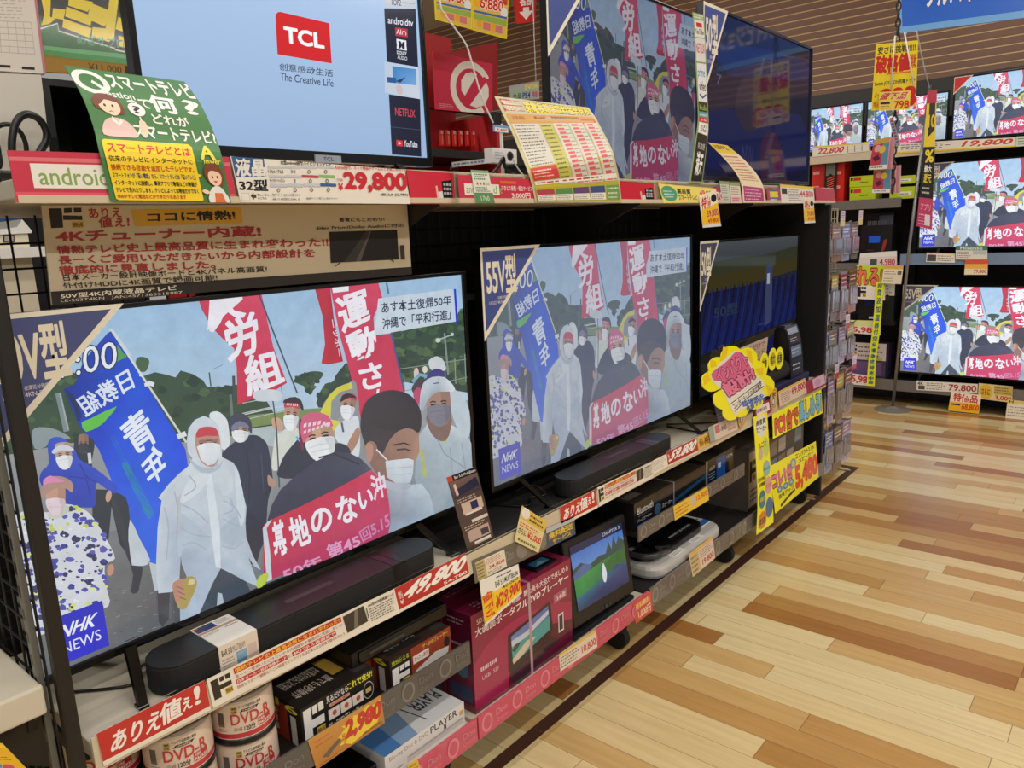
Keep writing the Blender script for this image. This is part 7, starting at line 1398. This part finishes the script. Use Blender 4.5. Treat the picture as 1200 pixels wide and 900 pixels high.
far_card('price_card', 'white card with red numerals on the far bottom rail below the violet cartons', 'price card', [(995, 437), (1025, 441), (1025, 453), (995, 450)], (232, 226, 216), a)
a = Art(); a.rect(0, .6, 1, 1, (236, 230, 220)); a.text('れる!', (.02, .08, .9, .58), (240, 120, 90), .08, (50, 30, 30), .05); do_mark(a, 0, .3, .3, .05, .64, INK)
far_card('pop_sign', 'yellow green sign with orange outlined writing behind the wire rack', 'sign', [(1004, 310), (1038, 311), (1037, 352), (1003, 350)], (200, 220, 50), a, x=XF-.03)
a = Art()
for k in range(16): a.text('超音波加湿器付空気清浄機特売中'[k % 15], (.2, .02+k*.06, .8, .068+k*.06), (40, 110, 120), .05)
m = M(); sheet(m, [(at(1027, 330, 'x', XF-.04), at(1036, 330, 'x', XF-.04)), (at(1023, 380, 'x', XF-.045), at(1032, 380, 'x', XF-.045)), (at(1018, 420, 'x', XF-.05), at(1027, 420, 'x', XF-.05)), (at(1015.5, 452, 'x', XF-.05), at(1025, 452, 'x', XF-.05))], (236, 236, 40), .0012, a)
tag(m.build('vertical_sign', GLOSS), 'long narrow bright yellow strip of writing hanging on the far display', 'sign')
a = Art(); a.rect(0, 0, 1, .2, (226, 180, 90)); a.scrib(.08, .28, .7, .9, 5, (120, 110, 100), 3, .35); a.rect(.74, .28, .94, .5, (110, 104, 96))
far_card('notice_card', 'cream notice card with an orange head hanging beside the yellow strip', 'price tag', [(1036, 311), (1059, 311), (1056, 333), (1033, 332)], (236, 224, 196), a, x=XF-.06)
# sign stand in front of the far display
pb = at(1047, 471, 'z', 0); XP = 6.40
pb = at(1046, 478, 'x', XP); pb.z = 0; pt = at(1066, 285, 'x', XP); pT = at(1090, 100, 'x', XP)
t = thing('sign_stand', 'thin metal stand with a tall crimson black and yellow strip sign, before the far display', 'sign stand', pb)
m = M().tube([pb+V((0, 0, .01)), pt, pT], .011, 10); m.build('pole', STEEL, t, smooth=True)
m = M().lathe([(.13, 0), (.13, .006), (.05, .016), (.016, .03)], pb, 28); m.build('base', mat('grey_base', (120, 116, 108), .4), t)
a = Art(); a.rect(0, 0, 1, .12, (196, 44, 70)); a.rect(0, .12, 1, .40, (236, 206, 50)); a.poly([(.3, .12), (.9, .12), (.9, .30), (.3, .34)], (50, 48, 44)); a.text('10', (.3, .2, .9, .28), (236, 206, 50), .06); a.text('%', (.25, .42, .85, .49), (236, 206, 50), .08); a.rect(0, .40, 1, .74, (36, 34, 34)); a.text('%', (.2, .42, .9, .50), (240, 214, 60), .08); a.text('最大', (.2, .52, .8, .57), (236, 232, 220), .04); a.text('還元', (.2, .58, .8, .64), (236, 206, 50), .04); a.scrib(.15, .66, .85, .72, 2, (200, 196, 190), 4, .4); a.rect(0, .74, 1, 1, (196, 70, 110)); a.text('アプリ', (.15, .78, .85, .83), (236, 160, 180), .04); a.scrib(.1, .85, .9, .98, 4, (230, 180, 200), 5, .3); a.rect(.5, .86, .85, .97, (226, 220, 220))
m = M(); sheet(m, [(at(1087, 107, 'x', XP-.02), at(1098, 105, 'x', XP-.02)), (at(1081, 190, 'x', XP-.025), at(1095, 190, 'x', XP-.025)), (at(1074, 265, 'x', XP-.03), at(1092, 269, 'x', XP-.03))], (226, 220, 220), .003, a); m.build('strip_sign', GLOSS, t)
m = M().tube([at(1087, 107, 'x', XP-.02), at(1090, 108, 'x', XP-.004), at(1098, 105, 'x', XP-.02)], .004, 6); m.build('clip', STEEL, t)
# blue hanging sign, chain, yellow price sign and hanging packs
XB = 4.45
q4 = [(1052, -34), (1207, -66), (1206, 20), (1055, 39)]
t = thing('hanging_sign', 'blue hanging sign with white writing at the upper right corner', 'sign', at(1130, 28, 'x', XB))
a = Art(); a.rect(0, .90, 1, 1, (120, 180, 240)); a.rect(0, 0, .02, 1, (120, 180, 240)); a.rect(.02, .0, 1, .9, (40, 96, 206), (50, 110, 220), 3); a.text('フルハイビジョン', (.22, .28, 1.0, .66), (244, 246, 250), .06, (30, 60, 150), .03)
Q = fq(q4, XB); m = M(); sheet(m, [(Q[0], Q[1]), (Q[3], Q[2])], (40, 96, 206), .02, a); m.build('panel', GLOSS, t)
for u in (.1, .9): p = Q[0].lerp(Q[1], u); M().cyl((p.x+.01, p.y, p.z-.02), (p.x+.01, p.y, CEIL_Z), .004, n=8).build('hanging_wire', STEEL, t)
XC = 4.13
t = thing('hanging_chain', 'black link chain hanging beside the blue sign, with packs clipped to its end', 'chain', at(1049, 225, 'x', XC))
c0 = at(1053, 10, 'x', XC); c1 = at(1046, 222, 'x', XC); z = CEIL_Z; k = 0; m = M()
while z > c1.z:
    ax = V((0, 1, 0)) if k % 2 else V((1, 0, 0)); cx = V((XC, c0.y+(c1.y-c0.y)*max(0, (c0.z-z)/(c0.z-c1.z)), z)); L = .022; wd = .010
    m.tube([cx+ax*(wd*math.cos(6.2832*j/10))+V((0, 0, L*math.sin(6.2832*j/10))) for j in range(11)], .0038, 5); z -= .036; k += 1
m.build('chain_links', BLACK, t)
q4 = [(1026.5, 52), (1076, 47), (1072, 116), (1022, 124)]
a = Art(); a.text('安さに挑戦!!!!!', (.06, .04, .95, .16), INK, .04); a.text('破格値', (.04, .18, .82, .44), (206, 40, 34), .11); a.text('挑戦', (.84, .2, .98, .42), (206, 40, 34), .03); a.rect(.3, .455, .9, .475, (226, 120, 40)); a.text('Switch JOY-CON充電ドッキ', (.04, .56, .97, .64), INK, .02); a.text('998', (.20, .70, .98, .98), (206, 40, 34), .16); a.line([(.06, .80), (.10, .74), (.14, .78), (.18, .72), (.22, .76), (.26, .71)], .02, (206, 60, 34), .7); a.text('特価', (.04, .86, .16, .96), (206, 60, 34), .03)
far_card('hanging_price_sign', 'yellow hanging price sign with large red writing below the blue sign', 'sign', [(1026.5, 52), (1076, 47), (1073, 124), (1021, 130)], (242, 216, 40), a, x=XC-.03)
a = Art(); a.text('値下品', (.05, .06, .9, .42), (214, 60, 50), .06, (240, 220, 190), .05, shear=.2); a.text('798', (.5, .52, .97, .92), (214, 56, 40), .07); a.rect(.05, .55, .36, .66, (40, 36, 34)); a.scrib(.05, .72, .4, .92, 2, (120, 90, 60), 3, .4)
far_card('hanging_price_sign', 'small yellow and white markdown sign overlapping the foot of the yellow hanging sign', 'sign', [(1030, 108), (1067, 106), (1066, 128), (1030, 130)], (244, 220, 90), a, x=XC-.04)
for i, (px0, px1, pp) in enumerate((((1049, 42), (1044, 105), 0), ((1060, 38), (1071, 100), 0))):
    p0, p1 = at(*px0, 'x', XC-.045), at(*px1, 'x', XC-.045); 
    tag(M().tube([p0+V((.03, 0, 0)), p0, p1], .0035, 6).build('white_cord', WHITEP, smooth=True), ('white cord hanging over the left part of the yellow price sign', 'white cord slanting over the right part of the yellow price sign')[i], 'cord')
p0, p1 = at(1074, 37, 'x', XC+.2), at(1089, 102, 'x', XP-.03)
tag(M().tube([p0, p0.lerp(p1, .5)+V((0, 0, -.01)), p1], .0035, 6).build('white_cord', WHITEP, smooth=True), 'white cord running from the blue sign down to the top of the sign stand', 'cord')
for i, (px, x, lb) in enumerate((([(1024, 165), (1043, 160), (1039, 198), (1018, 199)], XC-.06, 'pink and blue hanging pack, upper one clipped to the chain'), ([(1024, 198), (1044, 193), (1043, 226), (1022, 226)], XC-.02, 'pink and blue hanging pack, lower one clipped to the chain'))):
    a = Art(); a.rect(0, 0, 1, .16, (206, 170, 80)); a.rect(0, .16, .62, .86, (190, 70, 84)); a.rect(.62, .16, 1, .86, (100, 150, 180)); a.ell(.62, .36, .2, .12, (226, 200, 60), 14); a.ell(.32, .3, .2, .12, (226, 170, 170), 12); a.poly([(.1, .6), (.4, .5), (.55, .65), (.3, .75)], (90, 40, 70)); a.rect(0, .86, 1, 1, (236, 236, 230)); a.scrib(.1, .88, .9, .97, 1, (90, 90, 96), 3, .5)
    for d in range(3 if i else 2): card('hanging_pack', lb if d == 0 else lb.replace('hanging pack, ', 'hanging pack behind the ').replace(' one clipped', ' front one clipped') + (', rearmost' if d == 2 else ''), 'packet', [p+V((d*.035, -d*.012, 0)) for p in fq(px, x)], (206, 150, 160), a if d == 0 else None, 'packs clipped to the chain', thick=.02, m=GLOSS)
a = Art()
for k in range(8): a.rect(.2, .05+k*.11, .8, .11+k*.11, (70, 90, 120) if k % 2 else (190, 60, 70))
far_card('hanging_strip', 'grey clip strip with small marks hanging right of the chain', 'clip strip', [(1042, 140), (1047, 139), (1055, 170), (1050, 172)], (150, 156, 166), a, x=XC-.02)
# ------------------------------------------------------------------ upper left corner and the aisle behind
t = thing('display_board', 'white board with a printed specification sheet above it, at the upper left corner', 'board', at(20, 178, 'y', 1.52)); t.location.z = 1.6085; MW[t.name] = Matrix.Translation(t.location)
Q = quad_at([(-60, 84), (48, 87.5), (57, 177), (-60, 177)], 'y', 1.52); Q[2].z = Q[3].z = 1.609
m = M(); sheet(m, [(Q[0], Q[1]), (Q[3], Q[2])], (206, 200, 190), .03); m.build('panel', MATTE, t)
a = Art(); a.table(.35, .52, .9, .82, 6, 5, (176, 170, 160), .006); a.scrib(.1, .05, .9, .5, 14, (176, 172, 166), 3, .25); a.rect(.5, .94, .62, .965, (50, 48, 46)); a.rect(.74, .945, .88, .97, (50, 48, 46)); a.rect(.97, 0, 1, 1, (190, 120, 140))
Q2 = quad_at([(-60, -40), (38, -40), (54, 86.5), (-60, 79)], 'y', 1.525); m = M(); sheet(m, [(Q2[0], Q2[1]), (Q2[3], Q2[2])], (214, 206, 196), .02, a); m.build('printed_sheet', MATTE, t)
fbx = thing('media_box', 'black open box behind the green question sheet at the left of the small television', 'box', at(84, 175, 'y', 1.60)); fbx.location.z = 1.6085; MW[fbx.name] = Matrix.Translation(fbx.location)
x0, x1 = at(50, 140, 'y', 1.57).x, at(113, 140, 'y', 1.57).x; z1 = at(60, 92, 'y', 1.57).z
m = M().box(x0, x1+.04, 1.57, 1.76, z1-.012, z1).box(x0, x0+.02, 1.57, 1.76, 1.609, z1-.012).box(x1+.02, x1+.04, 1.57, 1.76, 1.609, z1-.012).box(x0, x1+.04, 1.75, 1.76, 1.609, z1-.012); m.build('case', SATIN, fbx)
pp = [at(x, y, 'y', 1.47) for x, y in ((14, 178), (14, 165), (17, 148), (24, 137), (34, 134), (46, 140), (54, 153), (54, 165), (48, 176), (46, 180))]
cable('power_cable', 'thick black cable looped in front of the white board', pp, .0062); pp = [at(x, y, 'y', 1.49) for x, y in ((-6, 150), (4, 146), (14, 147), (24, 155), (30, 168), (31, 180))]
cable('power_cable', 'thin black cable curling beside the thick loop at the upper left corner', pp, .004)
t = thing('small_speaker', 'black rounded speaker on the top shelf at the left edge', 'speaker', at(0, 200, 'y', 1.36))
a0 = at(-18, 160, 'y', 1.36); a1 = at(11, 214, 'y', 1.36); m = M().box(a0.x, a1.x, 1.36, 1.44, max(a1.z, 1.625), a0.z); m.build('body', SATIN, t, bevel=.02)
m = M().box(a0.x, a1.x+.005, 1.35, 1.46, 1.6095, 1.6245); m.build('stand', SATIN, t, bevel=.004)
YG = 3.3
a = Art(); a.rect(0, 0, 1, 1, (44, 132, 50), (28, 104, 36), 3); zg_ = zoomed(0, 0, 4); gq = [(36, -34), (152, -26), (160, 77), (52, 65)]; cvg = in_quad(gq, 'y', YG)
G_ = Art(cvg)
G_.poly(zg_([(150, -140), (640, -140), (640, 210), (582, 200), (550, 192), (440, 172), (280, 138), (272, 108), (200, 134), (180, 60)]), (30, 36, 20)); G_.line(zg_([(190, 134), (272, 104), (278, 138), (440, 174), (548, 194), (552, 200), (600, 206)]), 1.6, (240, 242, 230))
for pz in ([(170, -120), (240, -120), (238, 30), (236, 75), (262, 85), (230, 110), (195, 118), (208, 60)], [(250, 35), (310, 38), (300, 85), (245, 80)], [(325, -20), (440, 0), (415, 45), (322, 20)], [(314, 25), (438, 62), (430, 105), (308, 70)], [(300, 80), (435, 115), (428, 160), (295, 120)], [(430, 5), (520, 35), (500, 105), (412, 75)], [(440, 110), (502, 112), (522, -60), (562, -60), (545, 150), (520, 170), (437, 155)], [(560, 60), (620, 75), (616, 130), (550, 112)], [(565, 140), (620, 145), (620, 190), (568, 182)], [(300, -120), (480, -120), (480, -30), (300, -50)]): G_.poly(zg_(pz), (250, 226, 30))
a.p += [(p_[0], p_[1], p_[2], p_[3]+a.k) for p_ in G_.p]; a.k += G_.k
a.text('めざせプロゲーマー', (.36, .70, 1.3, .82), (90, 176, 130), .02); a.rect(0, .88, 1, .93, (110, 190, 120)); a.rect(0, .93, 1, 1, (60, 150, 60))
t = thing('hanging_sign', 'green sign with thick yellow outlined letters beyond the upper left corner', 'sign', at(95, 76, 'y', YG))
Q = quad_at([(36, -34), (152, -26), (160, 77), (52, 65)], 'y', YG); m = M(); sheet(m, [(Q[0], Q[1]), (Q[3], Q[2])], (44, 132, 50), .02, a); m.build('panel', GLOSS, t)
for u in (.15, .85): p = Q[0].lerp(Q[1], u); M().cyl((p.x, p.y+.01, p.z-.02), (p.x, p.y+.01, CEIL_Z), .004, n=8).build('hanging_wire', STEEL, t)
a = Art(); a.text('¥11,000', (.45, .2, .82, .85), (90, 70, 30), .03); a.rect(.86, .1, .98, .9, (50, 44, 30))
card('lower_strip', '', '', quad_at([(52, 65), (160, 77), (161, 90), (54, 84)], 'y', YG), (176, 132, 40), a, thick=.02, parent=t)
# shelving of the next aisle seen between the top televisions
t = thing('accessory_shelf', 'red backed shelving of the next aisle seen over the top rail', 'shelf', (2.15, 3.2, 0))
xa, xb = 1.6, at(577, 100, 'y', 3.0).x
M().box(xa, xb, 3.30, 3.33, .1, at(577, 56, 'y', 3.3).z).build('back_panel', mat('red_panel', (176, 28, 34), .5), t)
M().box(xb-.03, xb, 2.96, 3.30, .1, at(577, 135, 'y', 3.0).z).build('side_panel', mat('red_panel', (176, 28, 34), .5), t)
M().box(xa, xb, 2.95, 3.30, at(540, 178, 'y', 3.0).z-.04, at(540, 178, 'y', 3.0).z).build('shelf', BLACK, t); M().box(xa, xb, 2.95, 3.32, .0, .1).build('base', BLACK, t)
a = Art(); a.scrib(.03, .2, .97, .8, 1, (90, 120, 160), 3, .6)
m = M(); sheet(m, [(at(530, 190, 'y', 2.948), at(576, 185, 'y', 2.948)), (at(530, 196, 'y', 2.948), at(576, 191, 'y', 2.948))], (206, 200, 190), .004, a); m.build('price_rail', PRINT, t)
M().box(xa, xb, 2.949, 2.955, at(540, 130, 'y', 2.95).z-.012, at(540, 130, 'y', 2.95).z).build('top_rail', BLACK, t)
a = Art(); a.rect(0, 0, 1, 1, (206, 40, 74)); W_ = (240, 230, 222)
a.ring(.62, .56, .37, .52, .26, W_, 36, 0.9, 2*math.pi-.55); a.poly([(.62, .24), (.72, .26), (.50, .70), (.44, .62), (.44, .42), (.52, .28)], W_, 0); a.poly([(.88, .36), (.93, .50), (.93, .66), (.84, .84), (.7, .90), (.56, .86), (.60, .78), (.74, .62)], W_, 0); a.poly([(.45, .84), (.84, .28), (.92, .32), (.55, .92)], (206, 40, 74)); a.scrib(.05, .88, .3, .97, 3, (236, 170, 180), 3, .4)
tag_ = card('no_entry_board', 'bright red board with a white circular barred mark over the next aisle', 'sign', quad_at([(508, 60), (577, 75), (577, 134), (511, 128)], 'y', 2.90), (206, 40, 74), a, thick=.01)
card('red_board', 'plain dark red board rising behind the barred mark board', 'sign', quad_at([(508, 65), (583, 49), (583, 128), (511, 128)], 'y', 3.06), (150, 26, 30), None, thick=.01)
for i in range(6):
    x, y = 516+i*7.5, 152+i*.2; p = at(x, y, 'y', 3.1); a = Art(); a.rect(.1, .05, .9, .25, (236, 200, 190)); a.poly([(.3, .35), (.7, .3), (.75, .85), (.3, .9)], (226, 120, 90)); 
    card('red_pack', 'red hanging pack on the next aisle shelving, %s' % ('nearest the small television', 'second from the small television', 'third from the small television', 'fourth from the small television', 'fifth from the small television', 'farthest from the small television')[i], 'packet', [p+V((0, 0, 0)), p+V((.022*1.05, 0, 0)), p+V((.022*1.05, 0, -.085)), p+V((0, 0, -.085))], (214, 48, 40), a, 'red packs on the next aisle', thick=.012, m=GLOSS)
def pricesign(px, label, t1):
    a = Art(); a.rect(.03, .02, .97, .97, (60, 46, 40)); a.rect(.03, .38, .97, .97, (226, 190, 90)); a.rect(.03, .3, .97, .42, (206, 60, 50)); a.rect(.6, .0, .97, .25, (246, 206, 40)); a.text(t1, (.2, .36, .85, .58), (214, 50, 50), .06, (244, 236, 220), .06); a.ell(.12, .46, .1, .1, (240, 180, 40), 14); a.ell(.88, .56, .1, .1, (236, 232, 226), 14); a.rect(.03, .62, .97, .66, (70, 110, 170)); a.rect(.03, .68, .97, .78, (150, 180, 80))
    for k in range(2): a.ell(.2+k*.4, .85, .08, .08, (240, 170, 40), 12); a.rect(.3+k*.35, .8, .5+k*.35, .93, (214, 120, 120))
    t = thing('hanging_price_sign', label, 'sign', at(px[3][0], px[3][1], 'y', 2.6)); Q = quad_at(px, 'y', 2.6)
    m = M(); sheet(m, [(Q[0], Q[1]), (Q[3], Q[2])], (236, 206, 40), .006, a); m.build('panel', GLOSS, t); p = (Q[0]+Q[1])/2; M().cyl((p.x, p.y+.003, p.z-.01), (p.x, p.y+.003, CEIL_Z), .003, n=6).build('hanging_wire', STEEL, t)
pricesign([(508, -34), (553, -28), (553, 34.5), (511, 23)], 'yellow bordered price sign beside the right edge of the small television', '5,980')
pricesign([(554, -28), (597, -22), (594, 46), (553.5, 35)], 'yellow bordered price sign above the red barred mark board', '6,880')
a = Art(); a.text('消', (.2, .0, .8, .22), (244, 232, 226), .05); a.text('火', (.2, .24, .8, .46), (244, 232, 226), .05); a.text('器', (.2, .48, .8, .70), (244, 232, 226), .05); a.poly([(.35, .73), (.65, .73), (.65, .80), (.85, .80), (.5, .95), (.15, .80), (.35, .80)], (244, 232, 226))
t = thing('fire_sign', 'small red fire extinguisher sign with a white arrow beside the tall dim television', 'sign', at(617, 27, 'y', 4.6)); Q = quad_at([(601, -40), (630, -42), (627.5, 25), (605.5, 28)], 'y', 4.6)
m = M(); sheet(m, [(Q[0], Q[1]), (Q[3], Q[2])], (204, 50, 48), .02, a); m.build('panel', GLOSS, t); p = (Q[0]+Q[1])/2; M().cyl((p.x, p.y+.01, p.z-.02), (p.x, p.y+.01, CEIL_Z), .006, n=8).build('rod', STEEL, t)
a = Art(); a.text('SVER', (.5, .12, .95, .36), (240, 220, 40), .07); a.text('全品', (.08, .55, .38, .9), (60, 110, 50), .06); a.text('PS4', (.42, .55, .68, .9), (50, 80, 140), .06); a.text('特', (.76, .55, .94, .9), (200, 90, 120), .06); a.rect(0, .48, 1, .52, (150, 200, 60))
t = thing('hanging_sign', 'grey and green card hanging at the left of the tall dim television', 'sign', at(614, 118, 'y', 3.0)); Q = quad_at([(597, 101), (632, 95), (632, 116), (598, 118)], 'y', 3.0)
m = M(); sheet(m, [(Q[0], Q[1]), (Q[3], Q[2])], (170, 180, 176), .01, a); m.build('panel', GLOSS, t); p = Q[0].lerp(Q[1], .9); M().cyl((p.x, p.y+.005, p.z-.02), (p.x, p.y+.005, CEIL_Z), .003, n=6).build('hanging_wire', STEEL, t)
# demonstration gadget with its cord on the top shelf
t = thing('demo_stand', 'small white demonstration gadget on a stand, left of the warranty table sheet', 'gadget', at(594, 205, 'y', 1.70)); t.location.z = 1.6085; MW[t.name] = Matrix.Translation(t.location)
p = at(590, 190, 'y', 1.70); m = M().box(p.x-.004, p.x+.004, 1.70, 1.708, 1.609, at(590, 145, 'y', 1.70).z); m.build('post', WHITEP, t)
m = M().box(p.x-.05, p.x+.05, 1.66, 1.75, 1.609, 1.616); m.build('base_plate', SATIN, t)
a0, a1 = at(577, 173, 'y', 1.66), at(606, 192, 'y', 1.66); a = Art(); a.ell(.72, .5, .14, .34, (60, 60, 64), 16); a.ell(.72, .5, .08, .2, (30, 30, 34), 14); a.scrib(.1, .2, .5, .8, 3, (160, 150, 160), 3, .3); m = M().box(a0.x, a1.x, 1.66, 1.695, a1.z, a0.z, None, C((226, 222, 220))); face_art(m, [V((a0.x, 1.66, a0.z)), V((a1.x, 1.66, a0.z)), V((a1.x, 1.66, a1.z)), V((a0.x, 1.66, a1.z))], a); m.build('gadget_body', GLOSS, t)
a0, a1 = at(578, 146, 'y', 1.69), at(597, 156, 'y', 1.69); a = Art(); a.rect(.1, .35, .9, .95, (236, 232, 228)); a.text('9,480', (.2, .45, .85, .85), (206, 60, 60), .04); m = M(); sheet(m, [(V((a0.x, 1.69, a0.z)), V((a1.x, 1.69, a0.z))), (V((a0.x, 1.69, a1.z)), V((a1.x, 1.69, a1.z)))], (120, 160, 200), .002, a); m.build('price_tag', GLOSS, t)
m = M().box(at(579, 135, 'y', 1.7).x, at(588, 135, 'y', 1.7).x, 1.70, 1.72, at(585, 146, 'y', 1.7).z, at(585, 131, 'y', 1.7).z); m.build('sensor', SATIN, t, bevel=.003)
cord = spl([at(x, y, 'y', 1.70) for x, y in ((513, -40), (516, 5), (522, 18), (533, 33), (546, 52), (552, 70), (558, 92), (567, 120), (578, 144))], 5, False)
tag(M().tube([V((cord[0].x if hasattr(cord[0], 'x') else cord[0][0], 1.70, CEIL_Z))]+[V(q) for q in cord], .003, 6).build('white_cord', WHITEP, smooth=True), 'white cord hanging from above down to the demonstration gadget', 'cord')
p0 = at(585, 195, 'y', 1.64); tag(M().tube(spl([at(x, y, 'y', 1.62) for x, y in ((601, 186), (606, 196), (612, 204), (617, 211))], 5, False), .0025, 6).build('white_cord', WHITEP, smooth=True), 'short white cord under the demonstration gadget', 'cord')
for i, (a_, b_, lb) in enumerate((((515, 193), (541, 207), 'blue tray on the top shelf behind the red delivery strip'), ((567, 189), (621, 207), 'blue tray on the top shelf behind the warranty table sheet'), ((723, 205), (765, 213), 'blue tray on the top shelf under the tall dim television'))):
    q0, q1 = at(*a_, 'y', 1.55), at(*b_, 'y', 1.55); t = thing('blue_tray', lb, 'tray', ((q0.x+q1.x)/2, 1.60, 1.6085)); top = min(q0.z, 1.665)
    yb = 1.56 if i == 2 else 1.64
    m = M().box(q0.x, q1.x, 1.545, 1.55, 1.609, top).box(q0.x, q0.x+.005, 1.55, yb, 1.609, top).box(q1.x-.005, q1.x, 1.55, yb, 1.609, top).box(q0.x, q1.x, 1.55, yb, 1.609, 1.613).box(q0.x, q1.x, yb, yb+.004, 1.609, top); m.build('tray_body', mat('blue_plastic', (40, 120, 176), .35), t)
cable('power_cable', 'black plug and cable on the blue tray under the demonstration gadget', [at(x, y, 'y', 1.535) for x, y in ((577, 203), (584, 196), (590, 185), (592, 196), (602, 205), (612, 206))], .005)

# what shows through the open wire mesh at the left: a pale cabinet and dark shelving of the next aisle
t = thing('aisle_shelf', 'dark shelving of the next aisle seen through the wire mesh at the left', 'shelf', (.2, 3.3, 0))
M().box(-1.2, 1.56, 3.40, 3.44, .02, 1.98).build('back_panel', mat('black_board', (20, 19, 19), .6), t); M().box(-1.2, 1.56, 3.0, 3.44, .0, .12).build('base', BLACK, t); M().box(-1.2, 1.56, 3.0, 3.40, .95, .98).build('shelf', BLACK, t); M().box(-1.2, 1.56, 3.0, 3.40, 1.94, 1.98).build('shelf', BLACK, t)
t = thing('roofed_cabinet', 'cream cabinet with a white pitched top, seen through the wire mesh', 'cabinet', (.62, 3.2, .9805))
p = lambda x, y: at(x, y, 'y', 3.05)
a0, a1 = p(4, 268), p(36, 288); M().box(a0.x-.1, a1.x, 3.06, 3.3, .982, a0.z).build('body', mat('cream_paint', (226, 216, 190), .6), t)
M().prism([p(-4, 270), p(20, 266), p(26, 257), p(37, 270), p(37, 273), p(-4, 275)], (0, .25, 0)).build('pitched_top', mat('white_paint', (240, 238, 232), .5), t)
M().box(a0.x-.1, a1.x+.06, 3.0, 3.3, p(20, 302).z, p(20, 290).z).build('counter', mat('white_paint', (240, 238, 232), .5), t)
a = Art(); a.rect(.1, .1, .9, .9, (176, 160, 150)); Q = quad_at([(4, 275), (17, 275), (17, 284), (4, 284)], 'y', 3.058)
m = M(); sheet(m, [(Q[0], Q[1]), (Q[3], Q[2])], (40, 36, 34), .004, a); m.build('framed_picture', PRINT, t)
a = Art(); a.rect(0, 0, 1, 1, (40, 84, 160), (70, 110, 180), 3)
card('blue_board', 'blue board behind the cream cabinet, seen through the wire mesh', 'board', quad_at([(-8, 246), (26, 246), (24, 268), (-8, 272)], 'y', 3.38), (50, 96, 170), a, thick=.01)

a = Art(); a.ell(.5, .62, .12, .14, (90, 150, 190), 14); a.ell(.72, .7, .1, .12, (206, 90, 110), 14); a.scrib(.45, .3, .9, .45, 2, (120, 90, 30), 3, .4); a.ell(.36, .35, .08, .06, (30, 28, 26), 10)
card('yellow_packet', 'yellow packet with coloured spots at the bottom left corner, under the perforated shelf', 'packet', quad_at([(-40, 874), (8, 877), (38, 908), (-40, 912)], 'y', 1.27), (236, 186, 44), a, thick=.02)
